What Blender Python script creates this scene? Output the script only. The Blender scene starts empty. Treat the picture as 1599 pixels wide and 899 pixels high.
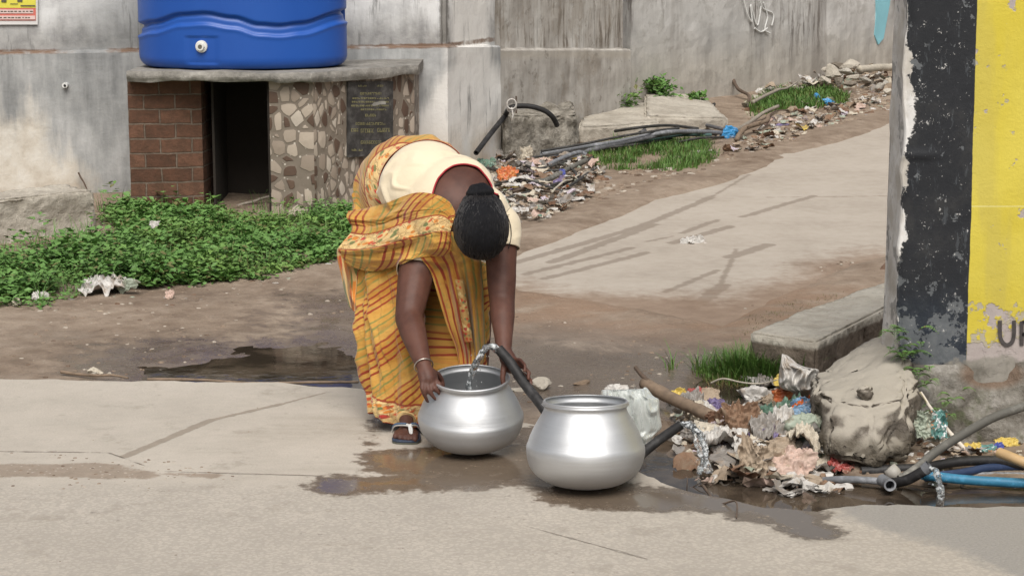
import bpy, bmesh, math, random
import numpy as np
from mathutils import Vector, Matrix, noise
from mathutils.bvhtree import BVHTree
import mathutils.geometry as mgeo

random.seed(7)
SC = bpy.context.scene
COL = SC.collection
R = math.radians

# ------------------------------------------------------------------ camera
W, H = 1599.0, 899.0
F = 3000.0
PITCH = math.atan(542.5 / F)
CH = 1.65
cam_d = bpy.data.cameras.new('camera')
cam = bpy.data.objects.new('camera', cam_d)
COL.objects.link(cam)
cam.location = (0, 0, CH)
cam.rotation_euler = (math.pi / 2 - PITCH, 0, 0)
cam_d.sensor_width = 36.0
cam_d.lens = 36.0 * F / W
cam_d.clip_start = 0.05
cam_d.clip_end = 2000
SC.camera = cam
SC.render.resolution_x = 1024
SC.render.resolution_y = 575
CP = Vector((0, 0, CH))

def ray(px, py):
    a = (px - W / 2) / F
    b = -(py - H / 2) / F
    return Vector((a, math.cos(PITCH) + b * math.sin(PITCH), -math.sin(PITCH) + b * math.cos(PITCH)))

def P(px, py, Y):
    d = ray(px, py)
    return CP + d * (Y / d.y)

def Z(px, py, z):
    d = ray(px, py)
    return CP + d * ((z - CH) / d.z)

def sstep(a, b, x):
    t = min(1.0, max(0.0, (x - a) / (b - a)))
    return t * t * (3 - 2 * t)

def hbase(x, y):
    t = (y - 10.0) / 0.8
    if t > 20:
        s = t
    else:
        s = math.log1p(math.exp(t))
    s *= 0.8
    if s > 30: s = 30
    return 0.05 * s

def G(px, py):
    d = ray(px, py)
    t = 3.0
    while t < 80:
        p = CP + d * t
        if p.z <= hbase(p.x, p.y):
            lo, hi = t - 0.1, t
            for _ in range(20):
                m = (lo + hi) / 2
                q = CP + d * m
                if q.z <= hbase(q.x, q.y): hi = m
                else: lo = m
            q = CP + d * hi
            q.z = hbase(q.x, q.y)
            return q
        t += 0.1
    return CP + d * 80

def onplane(px, py, A, B):
    """pixel ray against the vertical plane through A and B"""
    d = ray(px, py)
    n = Vector((B.y - A.y, A.x - B.x, 0))
    t = (A - CP).dot(n) / d.dot(n)
    return CP + d * t

def inpoly(x, y, poly):
    c = False
    n = len(poly)
    j = n - 1
    for i in range(n):
        xi, yi = poly[i][0], poly[i][1]
        xj, yj = poly[j][0], poly[j][1]
        if (yi > y) != (yj > y) and x < (xj - xi) * (y - yi) / (yj - yi) + xi:
            c = not c
        j = i
    return c

def pdist(x, y, poly):
    best = 1e9
    n = len(poly)
    for i in range(n):
        ax, ay = poly[i][0], poly[i][1]
        bx, by = poly[(i + 1) % n][0], poly[(i + 1) % n][1]
        dx, dy = bx - ax, by - ay
        t = ((x - ax) * dx + (y - ay) * dy) / (dx * dx + dy * dy + 1e-12)
        t = max(0, min(1, t))
        d = math.hypot(x - ax - t * dx, y - ay - t * dy)
        if d < best: best = d
    return best

def sdist(x, y, poly):
    d = pdist(x, y, poly)
    return -d if inpoly(x, y, poly) else d

def gp(pts):
    return [G(*p) for p in pts]

# ------------------------------------------------------------------ objects
def tag(o, label=None, cat=None, group=None, kind=None):
    if label: o['label'] = label
    if cat: o['category'] = cat
    if group: o['group'] = group
    if kind: o['kind'] = kind
    return o

def empty(name, loc, label=None, cat=None, group=None):
    o = bpy.data.objects.new(name, None)
    COL.objects.link(o)
    o.location = loc
    o.empty_display_size = 0.05
    return tag(o, label, cat, group)

def wloc(o):
    v = Vector((0, 0, 0))
    while o is not None:
        v += Vector(o.location)
        o = o.parent
    return v

def mk(name, verts, faces, mat, parent=None, smooth=False, uvs=None, mats=None, fmat=None, solid=0.0, subsurf=0):
    """verts are world positions; the object's origin goes to its base (or its parent's)"""
    me = bpy.data.meshes.new(name)
    vs = [Vector(v) for v in verts]
    if parent is not None:
        org = wloc(parent)
        loc = Vector((0, 0, 0))
    else:
        arr = np.array([tuple(v) for v in vs])
        org = Vector(((arr[:, 0].min() + arr[:, 0].max()) / 2, (arr[:, 1].min() + arr[:, 1].max()) / 2, arr[:, 2].min()))
        loc = org
    me.from_pydata([tuple(v - org) for v in vs], [], faces)
    me.validate()
    for m in (mats or [mat]):
        me.materials.append(m)
    if fmat is not None:
        for p, k in zip(me.polygons, fmat): p.material_index = k
    if uvs is not None:
        ul = me.uv_layers.new(name='UVMap')
        for l in me.loops:
            ul.data[l.index].uv = uvs[l.vertex_index]
    if smooth:
        me.polygons.foreach_set('use_smooth', [True] * len(me.polygons))
    me.update()
    o = bpy.data.objects.new(name, me)
    COL.objects.link(o)
    if parent is not None: o.parent = parent
    o.location = loc
    if subsurf:
        m = o.modifiers.new('sub', 'SUBSURF'); m.levels = subsurf; m.render_levels = subsurf
    if solid:
        m = o.modifiers.new('solid', 'SOLIDIFY'); m.thickness = solid; m.offset = 0
    return o

class MB:
    """collects geometry for one mesh"""
    def __init__(s):
        s.v = []; s.f = []; s.m = []
    def add(s, vs, fs, k=0):
        n = len(s.v)
        s.v += [Vector(v) for v in vs]
        s.f += [tuple(i + n for i in f) for f in fs]
        s.m += [k] * len(fs)
    def prism(s, base, z0, z1, k=0):
        """base: list of (x, y); z0, z1 numbers or lists"""
        n = len(base)
        a = z0 if isinstance(z0, (list, tuple)) else [z0] * n
        b = z1 if isinstance(z1, (list, tuple)) else [z1] * n
        vs = [(p[0], p[1], a[i]) for i, p in enumerate(base)] + [(p[0], p[1], b[i]) for i, p in enumerate(base)]
        fs = [tuple(range(n))[::-1], tuple(range(n, 2 * n))]
        fs += [(i, (i + 1) % n, n + (i + 1) % n, n + i) for i in range(n)]
        s.add(vs, fs, k)
    def tube(s, pts, rad, n=12, cap=True, k=0, open_end=False):
        pts = [Vector(p) for p in pts]
        rads = rad if isinstance(rad, (list, tuple)) else [rad] * len(pts)
        vs = []; fs = []
        up = Vector((0, 0, 1))
        prev = None
        for i, p in enumerate(pts):
            t = (pts[min(i + 1, len(pts) - 1)] - pts[max(i - 1, 0)]).normalized()
            if prev is None:
                u = t.cross(up)
                if u.length < 1e-3: u = t.cross(Vector((1, 0, 0)))
                u.normalize()
            else:
                u = (prev - t * prev.dot(t)).normalized()
            prev = u
            w = t.cross(u)
            for j in range(n):
                a = 2 * math.pi * j / n
                vs.append(p + (u * math.cos(a) + w * math.sin(a)) * rads[i])
        for i in range(len(pts) - 1):
            for j in range(n):
                fs.append((i * n + j, i * n + (j + 1) % n, (i + 1) * n + (j + 1) % n, (i + 1) * n + j))
        if cap:
            fs.append(tuple(range(n))[::-1])
            if not open_end: fs.append(tuple(range((len(pts) - 1) * n, len(pts) * n)))
        s.add(vs, fs, k)
    def build(s, name, mat, parent=None, smooth=False, mats=None, **kw):
        return mk(name, s.v, s.f, mat, parent, smooth, mats=mats, fmat=s.m if mats else None, **kw)

def crom(pts, n=8):
    """Catmull-Rom through points"""
    pts = [Vector(p) for p in pts]
    out = []
    for i in range(len(pts) - 1):
        p0 = pts[max(i - 1, 0)]; p1 = pts[i]; p2 = pts[i + 1]; p3 = pts[min(i + 2, len(pts) - 1)]
        for k in range(n):
            t = k / n
            out.append(0.5 * ((2 * p1) + (p2 - p0) * t + (2 * p0 - 5 * p1 + 4 * p2 - p3) * t * t + (3 * p1 - p0 - 3 * p2 + p3) * t ** 3))
    out.append(pts[-1])
    return out

def bevel(o, w=0.01, seg=2):
    m = o.modifiers.new('bevel', 'BEVEL'); m.width = w; m.segments = seg; m.limit_method = 'ANGLE'; m.angle_limit = R(35)
    return o

def nz(p, s=1.0, seed=0.0):
    return noise.noise(Vector((p[0] * s + seed * 13.7, p[1] * s - seed * 7.1, p[2] * s + seed * 3.3)))

def ridge(p, s, seed=0.0, octs=3):
    v = 0; a = 1
    for i in range(octs):
        v += a * (1 - abs(nz(p, s, seed + i)) * 2.2)
        s *= 2.1; a *= 0.5
    return v / 1.75

# ------------------------------------------------------------------ node language
class N:
    """float / colour socket wrapper"""
    tree = None
    def __init__(s, sock): s.s = sock
    @staticmethod
    def new(t):
        return N.tree.nodes.new(t)
    @staticmethod
    def put(inp, v):
        if isinstance(v, N): N.tree.links.new(v.s, inp)
        elif isinstance(v, (tuple, list, Vector)):
            v = tuple(v)
            if len(v) == 3 and len(inp.default_value) == 4: v = v + (1,)
            inp.default_value = v
        else: inp.default_value = v
    @staticmethod
    def math(op, a, b=0.0, c=0.0, clamp=False):
        n = N.new('ShaderNodeMath'); n.operation = op; n.use_clamp = clamp
        N.put(n.inputs[0], a); N.put(n.inputs[1], b)
        if op in ('MULTIPLY_ADD', 'SMOOTH_MIN', 'SMOOTH_MAX', 'WRAP', 'PINGPONG') : N.put(n.inputs[2], c)
        return N(n.outputs[0])
    def __add__(a, b): return N.math('ADD', a, b)
    __radd__ = __add__
    def __mul__(a, b): return N.math('MULTIPLY', a, b)
    __rmul__ = __mul__
    def __sub__(a, b): return N.math('SUBTRACT', a, b)
    def __rsub__(a, b): return N.math('SUBTRACT', b, a)
    def __truediv__(a, b): return N.math('DIVIDE', a, b)
    def __neg__(a): return N.math('MULTIPLY', a, -1.0)
    def abs(a): return N.math('ABSOLUTE', a)
    def sin(a): return N.math('SINE', a)
    def pow(a, b): return N.math('POWER', a, b)
    def fract(a): return N.math('FRACT', a)
    def clamp(a): return N.math('ADD', a, 0.0, clamp=True)
    def min(a, b): return N.math('MINIMUM', a, b)
    def max(a, b): return N.math('MAXIMUM', a, b)
    def step(a, lo, hi):
        n = N.new('ShaderNodeMapRange'); n.interpolation_type = 'SMOOTHSTEP'
        N.put(n.inputs[0], a); N.put(n.inputs[1], lo); N.put(n.inputs[2], hi)
        return N(n.outputs[0])

def tmin(*a):
    r = a[0]
    for b in a[1:]: r = N.math('MINIMUM', r, b)
    return r
def tmax(*a):
    r = a[0]
    for b in a[1:]: r = N.math('MAXIMUM', r, b)
    return r

def mix(f, a, b, mode='MIX'):
    n = N.new('ShaderNodeMix'); n.data_type = 'RGBA'; n.blend_type = mode
    N.put(n.inputs[0], f); N.put(n.inputs[6], a); N.put(n.inputs[7], b)
    return N(n.outputs[2])

def pos():
    return N(N.new('ShaderNodeNewGeometry').outputs['Position'])
def objco():
    return N(N.new('ShaderNodeTexCoord').outputs['Object'])
def uvco():
    return N(N.new('ShaderNodeTexCoord').outputs['UV'])
def xyz(v):
    n = N.new('ShaderNodeSeparateXYZ'); N.put(n.inputs[0], v)
    return N(n.outputs[0]), N(n.outputs[1]), N(n.outputs[2])
def vec(x, y, z):
    n = N.new('ShaderNodeCombineXYZ'); N.put(n.inputs[0], x); N.put(n.inputs[1], y); N.put(n.inputs[2], z)
    return N(n.outputs[0])
def scl(v, s):
    n = N.new('ShaderNodeVectorMath'); n.operation = 'MULTIPLY'
    N.put(n.inputs[0], v); N.put(n.inputs[1], s if isinstance(s, (tuple, N)) else (s, s, s))
    return N(n.outputs[0])
def vadd(v, w):
    n = N.new('ShaderNodeVectorMath'); n.operation = 'ADD'
    N.put(n.inputs[0], v); N.put(n.inputs[1], w)
    return N(n.outputs[0])
def tnoise(v, scale, detail=4.0, rough=0.55, dist=0.0, col=False):
    n = N.new('ShaderNodeTexNoise')
    N.put(n.inputs['Vector'], v); n.inputs['Scale'].default_value = scale
    n.inputs['Detail'].default_value = detail; n.inputs['Roughness'].default_value = rough
    n.inputs['Distortion'].default_value = dist
    return N(n.outputs['Color' if col else 'Fac'])
def tvor(v, scale, feature='F1', out='Distance', rnd=1.0):
    n = N.new('ShaderNodeTexVoronoi'); n.feature = feature
    N.put(n.inputs['Vector'], v); n.inputs['Scale'].default_value = scale
    n.inputs['Randomness'].default_value = rnd
    return N(n.outputs[out])
def ramp(f, stops, interp='LINEAR'):
    n = N.new('ShaderNodeValToRGB'); N.put(n.inputs[0], f)
    e = n.color_ramp; e.interpolation = interp
    while len(e.elements) < len(stops): e.elements.new(0.5)
    for el, (p, c) in zip(e.elements, stops):
        el.position = p
        el.color = tuple(c) + (1,) if len(c) == 3 else c
    return N(n.outputs[0])
def bump(h, strength=0.5, dist=0.01, normal=None):
    n = N.new('ShaderNodeBump'); N.put(n.inputs['Strength'], strength)
    n.inputs['Distance'].default_value = dist
    N.put(n.inputs['Height'], h)
    if normal is not None: N.put(n.inputs['Normal'], normal)
    return N(n.outputs[0])
def seg(x, y, a, b):
    """distance in plan from (x, y) to segment a-b"""
    dx, dy = b[0] - a[0], b[1] - a[1]
    L = dx * dx + dy * dy
    t = (((x - a[0]) * dx + (y - a[1]) * dy) / L).clamp()
    ex = x - a[0] - t * dx
    ey = y - a[1] - t * dy
    return N.math('SQRT', ex * ex + ey * ey)
def ell(x, y, c, rx, ry, rot=0.0):
    """<1 inside an ellipse in plan"""
    ca, sa = math.cos(rot), math.sin(rot)
    u = ((x - c[0]) * ca + (y - c[1]) * sa) / rx
    v = ((y - c[1]) * ca - (x - c[0]) * sa) / ry
    return N.math('SQRT', u * u + v * v)

def material(name, fn):
    m = bpy.data.materials.new(name)
    m.use_nodes = True
    t = m.node_tree
    for n in list(t.nodes): t.nodes.remove(n)
    out = t.nodes.new('ShaderNodeOutputMaterial')
    b = t.nodes.new('ShaderNodeBsdfPrincipled')
    t.links.new(b.outputs[0], out.inputs[0])
    old = N.tree
    N.tree = t
    d = fn() or {}
    names = {'col': 'Base Color', 'rough': 'Roughness', 'metal': 'Metallic', 'normal': 'Normal', 'spec': 'Specular IOR Level',
             'trans': 'Transmission Weight', 'ior': 'IOR', 'sss': 'Subsurface Weight', 'alpha': 'Alpha', 'sheen': 'Sheen Weight',
             'coat': 'Coat Weight', 'sssr': 'Subsurface Radius', 'ssss': 'Subsurface Scale'}
    for k, v in d.items():
        if k in names: N.put(b.inputs[names[k]], v)
    N.tree = old
    return m

def plain(name, col, rough=0.6, var=0.12, scale=20.0, bumpy=0.3, bd=0.004, **kw):
    def fn():
        p = objco()
        n = tnoise(p, scale, 4)
        n2 = tnoise(p, scale * 0.23, 3)
        c = mix((n * 0.6 + n2 * 0.4 - 0.5) * 2 * 1.0 + 0.5, tuple(v * (1 - 1.6 * var) for v in col), tuple(min(1, v * (1 + 1.6 * var)) for v in col))
        d = dict(col=c, rough=(n * 0.2 + (rough - 0.1)), normal=bump(tnoise(p, scale * 2.5, 5), bumpy, bd))
        d.update(kw)
        return d
    return material(name, fn)
# ------------------------------------------------------------------ light and sky
SUN_EL, SUN_AZ = R(54), R(178)   # azimuth measured from +Y towards +X: the sun is behind the camera, to the right
world = bpy.data.worlds.new('World'); SC.world = world
world.use_nodes = True
wt = world.node_tree
bg = wt.nodes['Background']
sky = wt.nodes.new('ShaderNodeTexSky')
sky.sky_type = 'NISHITA'; sky.sun_disc = False
sky.sun_elevation = SUN_EL; sky.sun_rotation = SUN_AZ
sky.air_density = 1.0; sky.dust_density = 5.0; sky.ozone_density = 0.6; sky.altitude = 50
hs = wt.nodes.new('ShaderNodeHueSaturation'); hs.inputs['Saturation'].default_value = 0.38
wt.links.new(sky.outputs[0], hs.inputs['Color'])
wt.links.new(hs.outputs[0], bg.inputs[0])
bg.inputs[1].default_value = 0.085
sl = bpy.data.lights.new('sun', 'SUN')
sl.energy = 2.3; sl.angle = R(40); sl.color = (1.0, 0.96, 0.9)
so = bpy.data.objects.new('sun', sl); COL.objects.link(so)
dirv = Vector((math.sin(SUN_AZ) * math.cos(SUN_EL), math.cos(SUN_AZ) * math.cos(SUN_EL), math.sin(SUN_EL)))
so.rotation_euler = dirv.to_track_quat('Z', 'Y').to_euler()
so.location = dirv * 30
SC.view_settings.view_transform = 'Standard'
SC.view_settings.look = 'None'
SC.view_settings.gamma = 1
SC.view_settings.exposure = 0.28

# ------------------------------------------------------------------ outlines on the ground (from the photograph, in metres)
left_pool = gp([(190, 580), (300, 548), (330, 520), (430, 512), (560, 500), (575, 600), (430, 592), (300, 590)])
drain = gp([(985, 688), (1040, 640), (1060, 600), (1120, 570), (1220, 585), (1260, 690), (1330, 722), (1420, 733), (1599, 738), (1800, 740), (1800, 792), (1330, 792), (1290, 835), (1180, 808), (1080, 770), (1000, 735)])
mound = gp([(1040, 640), (1110, 600), (1250, 600), (1300, 730), (1200, 750), (1120, 730), (1070, 680)])
MC = G(1180, 680)
road_pts = [(-900, 589), (0, 591), (180, 594), (300, 595), (430, 597), (560, 607), (640, 628), (760, 652), (850, 665), (930, 690), (985, 732), (1050, 757), (1120, 776), (1200, 792), (1270, 799), (1310, 793), (1350, 787), (1480, 789), (1620, 792), (2300, 796)]
lane_pts = [(690, 402), (760, 388), (850, 352), (930, 325), (985, 300), (1060, 282), (1110, 268), (1180, 243), (1240, 222), (1300, 204), (1390, 176), (1480, 150), (1640, 110), (1760, 130), (1640, 300), (1560, 360), (1400, 404), (1330, 430), (1262, 462), (1215, 492), (1160, 520), (1050, 500), (900, 470), (760, 450)]

def hfull(x, y):
    z = hbase(x, y)
    d = sdist(x, y, drain) if (0.2 < x < 4 and y < 9) else 9
    base = -0.035
    n = 0.012 * nz((x, y, 0), 2.3) + 0.006 * nz((x, y, 0), 9.0, 2) + 0.003 * nz((x, y, 0), 30.0, 4)
    z += base + n
    if -3 < x < 1 and 6 < y < 11:
        e = sdist(x, y, left_pool) + 0.10 * nz((x, y, 0), 3.0, 5) + 0.04 * nz((x, y, 0), 14.0, 6)
        z -= 0.022 * (1 - sstep(-0.22, 0.15, e))
    if d < 1:
        z -= 0.06 * (1 - sstep(-0.06, 0.05, d + 0.06 * nz((x, y, 0), 6.0, 8)))
    r = math.hypot((x - MC.x) / 0.42, (y - MC.y) / 0.42)
    if r < 2: z += 0.085 * math.exp(-r * r * 1.6) * (1 + 0.5 * nz((x, y, 0), 7.0, 9))
    if y > 11.0: # banks by the far wall
        z += 0.02 * nz((x, y, 0), 1.1, 11) * sstep(11, 13, y)
    return z

# dense grid near, coarse far
ys = [0.5, 2.0, 3.5, 4.4]
y = 4.6
while y < 17: ys.append(y); y += 0.030 * max(1.0, (y / 6.5) ** 1.6)
while y < 160: ys.append(y); y *= 1.15
xs = [-120, -60, -30, -15, -9, -6, -4.8]
x = -4.0
while x < 4.2: xs.append(x); x += 0.036
xs += [5, 6.5, 9, 15, 30, 60, 120]
lane_poly = gp(lane_pts)
gv = []; gf = []
for j, yy in enumerate(ys):
    for i, xx in enumerate(xs):
        z = hfull(xx, yy)
        if yy < 24 and -2 < xx < 8 and yy > 7:
            dl = sdist(xx, yy, lane_poly)
            z += 0.014 * (1 - sstep(0.05, 0.28, abs(dl + .03)))
            if dl < 0: z = z + (min(z, hbase(xx, yy) - 0.06) - z) * (1 - sstep(-0.30, -0.12, dl))
        gv.append((xx, yy, z))
nx = len(xs)
for j in range(len(ys) - 1):
    for i in range(nx - 1):
        a = j * nx + i
        gf.append((a, a + 1, a + nx + 1, a + nx))

def m_mud():
    p = pos(); x, y, z = xyz(p)
    flat = vec(x, y, 0.0)
    n1 = tnoise(flat, 1.6, 6, .6); n2 = tnoise(flat, 9, 6, .65); n3 = tnoise(flat, 55, 5, .7); n4 = tnoise(vec(x * 0.5, y, 0.0), 5, 5, .6)
    col = ramp(n1 * 0.5 + n2 * 0.5, [(0.30, (0.125, 0.083, 0.055)), (0.48, (0.245, 0.185, 0.135)), (0.64, (0.35, 0.28, 0.215))])
    # redder bank next to the lane, greyer silt in the middle
    c = G(1000, 470); red = (1 - ell(x, y, (c.x, c.y), 1.5, 0.9)).step(-0.3, 0.5) * n4.step(0.3, 0.6)
    col = mix(red * 0.7, col, (0.26, 0.165, 0.105))
    c = G(840, 560); silt = (1 - ell(x, y, (c.x, c.y), 1.1, 1.0)).step(-0.2, 0.5)
    col = mix(silt * 0.6, col, (0.215, 0.18, 0.15))
    # pale dust lumps and dark specks
    sp = tvor(flat, 48); col = mix((0.22 - sp).step(0.0, 0.12) * n2.step(0.5, 0.65), col, (0.42, 0.36, 0.29))
    col = mix(tvor(vadd(flat, (3, 1, 0)), 19).step(0.0, 0.16), mix(0.45, col, (0.06, 0.045, 0.035)), col)
    # wetness: near both pools and along the run between them
    a = G(300, 555); b = G(560, 540); c2 = G(560, 470); d = G(800, 560); e = G(1040, 590); f = G(1150, 590)
    w = tmin(seg(x, y, (a.x, a.y), (b.x, b.y)), seg(x, y, (b.x, b.y), (c2.x, c2.y)) + 0.12, seg(x, y, (b.x, b.y), (d.x, d.y)), seg(x, y, (d.x, d.y), (e.x, e.y)) + 0.15, seg(x, y, (e.x, e.y), (f.x, f.y)) - 0.1)
    w = w + (n2 - 0.5) * 0.7 + (n1 - 0.5) * 0.9
    wet = 1 - w.step(0.30, 0.72)
    low = 1 - z.step(-0.055, -0.025)
    wet = tmax(wet, low)
    col = mix((tnoise(vadd(flat, (4, 7, 0)), 2.4, 6, .68) - .5).step(0, .12) * .28, col, (0.14, 0.10, 0.07))
    col = mix(wet * 0.75, col, mix(0.7, col, (0.05, 0.036, 0.026)))
    rough = mix(wet, (0.9,) * 3, mix(n2.step(0.40, 0.6), (0.13,) * 3, (0.36,) * 3))
    h = n2 * 0.7 + n3 * 0.5 + sp * 0.25
    return dict(col=col, rough=rough, normal=bump(h, mix(wet, (0.8,) * 3, (0.22,) * 3), 0.015), spec=0.4)
MUD = material('mud', m_mud)
ground = mk('ground', gv, gf, MUD, smooth=True)
tag(ground, 'brown muddy earth ground with wet patches between the road and the walls', 'ground', kind='structure')

# ------------------------------------------------------------------ near road slab
def outline(pts, step=0.03, amp=0.02, seed=1.0, closed=False):
    w = gp(pts)
    if closed: w = w + [w[0]]
    out = []
    for a, b in zip(w[:-1], w[1:]):
        n = max(1, int((b - a).length / step))
        if n > 260: n = 260
        for k in range(n):
            q = a.lerp(b, k / n)
            q.x += amp * nz(q, 5, seed) + amp * 0.5 * nz(q, 19, seed); q.y += amp * nz(q, 6, seed + 1) + amp * 0.6 * nz(q, 22, seed)
            out.append(Vector((q.x, q.y, 0)))
    if not closed: out.append(Vector((w[-1].x, w[-1].y, 0)))
    return out

road_edge = outline(road_pts, 0.03, 0.025, 3)
ring = road_edge + [Vector((40, road_edge[-1].y, 0)), Vector((40, -10, 0)), Vector((-40, -10, 0)), Vector((-40, road_edge[0].y, 0))]
road_poly = [(v.x, v.y) for v in road_edge] + [(40, 5), (40, -10), (-40, -10), (-40, 6)]

def m_road():
    p = pos(); x, y, z = xyz(p)
    flat = vec(x, y, 0.0)
    n0 = tnoise(flat, 0.7, 4); n1 = tnoise(flat, 3.2, 6, .6); n2 = tnoise(flat, 22, 6, .7); n3 = tnoise(flat, 120, 4, .7)
    st = tnoise(vec(x * 0.28, y * 1.5, 0.0), 9, 5, .65)
    col = ramp(n1 * 0.45 + n2 * 0.3 + n0 * 0.25, [(0.33, (0.385, 0.345, 0.295)), (0.5, (0.455, 0.41, 0.35)), (0.68, (0.52, 0.47, 0.405))])
    # grittier, older surface nearest the viewer
    col = mix((n3 - .5).abs().step(.04, .2) * .35, col, mix(n3.step(.45, .55), (0.24, 0.21, 0.175), (0.60, 0.56, 0.49)))
    col = mix((tnoise(vec(x * .35, y * 1.2, 5.0), 2.2, 5, .7) - .53).step(0, .12) * .35, col, (0.30, 0.26, 0.21))
    g = 1 - (y + (n1 - 0.5) * 0.25).step(5.62, 5.80)
    col = mix(g * n2.step(0.4, 0.66) * 0.45, col, (0.35, 0.315, 0.27))
    pit = (0.36 - tnoise(flat, 38, 4, .6)).step(-0.01, 0.06) * n0.step(.35, .6)
    blot = (tnoise(vadd(flat, (9, 4, 0)), 4.5, 6, .7) - .56).step(0, .10)
    col = mix(blot * .42, col, (0.27, 0.235, 0.19))
    agg = tvor(flat, 75); col = mix(g * (agg - .42).step(0, .1) * .3, col, (0.26, 0.235, 0.205))
    col = mix(pit * 0.6, col, (0.24, 0.21, 0.18))
    streak = (st - 0.64).step(0.0, 0.12) * n0.step(.4, .7)
    col = mix(streak * 0.35, col, (0.25, 0.215, 0.175))
    # grey asphalt skin over the right corner
    A = G(1300, 800); B = G(1599, 905)
    side = (x - A.x) * 1.0 - (A.y - y) * ((B.x - A.x) / (A.y - B.y))
    asp = (side + (n1 - 0.5) * 0.5 + (n2 - 0.5) * 0.2).step(-0.04, 0.1)
    col = mix(asp, col, mix(n3, (0.20, 0.188, 0.172), (0.41, 0.385, 0.35)))
    # muddy rubble strip where two pours meet
    def sg(a, b, ww=0.0):
        a = G(*a); b = G(*b)
        return seg(x, y, (a.x, a.y), (b.x, b.y)) - ww
    jn = (n1 - 0.5) * 0.11 + (n2 - 0.5) * 0.06
    strip = tmin(sg((-300, 735), (160, 733), 0.070), sg((160, 738), (230, 740), 0.045), sg((230, 738), (330, 742), 0.012)) + jn
    sm = 1 - strip.step(-0.005, 0.018)
    col = mix(sm * 0.9, col, mix(n2, (0.20, 0.155, 0.115), (0.37, 0.30, 0.235)))
    gr = tvor(flat, 42); col = mix(sm * (0.2 - gr).step(0, 0.1) * 0.8, col, (0.5, 0.46, 0.4))
    # dark filled crack running up to the right
    fc = tmin(sg((195, 712), (330, 655), 0.017), sg((330, 655), (440, 630), 0.012), sg((440, 630), (505, 613), 0.005)) + (n2 - 0.5) * 0.024
    fm = 1 - fc.step(-0.003, 0.006)
    col = mix(fm * 0.85, col, mix(n2, (0.20, 0.165, 0.13), (0.33, 0.28, 0.22)))
    # hairline cracks
    hn = (n1 - 0.5) * 0.16 + (n2 - 0.5) * 0.05
    hc = tmin((sg((-100, 703), (170, 706)) + hn * 0.5).abs(), (sg((170, 706), (250, 735)) + hn * 0.3).abs(), (sg((250, 735), (500, 742)) + hn * 0.25).abs(), (sg((820, 820), (1010, 872)) + hn * 0.3).abs() + 0.002)
    hm = 1 - hc.step(0.001, 0.007)
    col = mix(hm * 0.75 * (n1 + 0.2).step(0.45, 0.75), col, (0.10, 0.08, 0.06))
    # water: spilt round the pots
    wn = (n1 - 0.5) * 0.30 + (n2 - 0.5) * 0.22 + (st - 0.5) * 0.16
    w = tmin(sg((620, 728), (820, 738), 0.12), sg((545, 757), (800, 742), 0.105), sg((600, 712), (800, 715), 0.085), sg((800, 715), (920, 765), 0.15), sg((900, 772), (1080, 780), 0.115), sg((1060, 775), (1240, 808), 0.10), sg((1235, 812), (1275, 828), 0.07), sg((860, 680), (960, 710), 0.14), sg((590, 655), (575, 715), 0.008)) + wn * 0.62 + (n2 - .5) * .06
    wet = 1 - w.step(-0.01, 0.03)
    film = 1 - (w + 0.045 + (n1 - .5) * 0.2).step(-0.02, 0.03)
    wc = mix(n1 * .5 + n2 * .5, (0.070, 0.048, 0.031), (0.165, 0.120, 0.082))
    wc = mix((x - G(900, 760).x).step(-0.1, 0.5) * 0.65, wc, (0.125, 0.108, 0.09))
    wc = mix((0.19 - tvor(flat, 33)).step(0.0, 0.08) * n2.step(.45, .6), wc, (0.33, 0.26, 0.19))
    col = mix(wet * 0.92, col, wc)
    rough = mix(wet, (0.88,) * 3, mix(film, (0.42,) * 3, (0.07,) * 3))
    h = n2 * 0.5 + n3 * 0.45 - pit * 0.5 * g + asp * n3 * 0.8 - hm * 1.2 - fm * 0.5 + sm * (n2 * 1.6 - 0.8)
    bs = mix(film, (0.6,) * 3, (0.05,) * 3)
    return dict(col=col, rough=rough, normal=bump(h, bs, 0.008), spec=0.45)
ROAD = material('road_concrete', m_road)
mbr = MB()
n = len(ring)
top = [Vector((v.x, v.y, 0.0)) for v in ring]
tris = mgeo.tessellate_polygon([top])
mbr.add(top, [tuple(t) for t in tris])
lo = [Vector((v.x, v.y, -0.07)) for v in road_edge]
tp = [Vector((v.x, v.y, 0.0)) for v in road_edge]
ne = len(tp)
mbr.add(tp + lo, [(i, i + 1, ne + i + 1, ne + i) for i in range(ne - 1)])
road = mbr.build('road', ROAD)
bm_ = bmesh.new(); bm_.from_mesh(road.data); bmesh.ops.recalc_face_normals(bm_, faces=bm_.faces); 
for f_ in bm_.faces:
    if abs(f_.normal.z) > 0.9 and f_.normal.z < 0: f_.normal_flip()
bm_.to_mesh(road.data); bm_.free()
tag(road, 'pale cracked concrete road in the foreground, wet around the pots', 'road', kind='structure')

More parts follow.
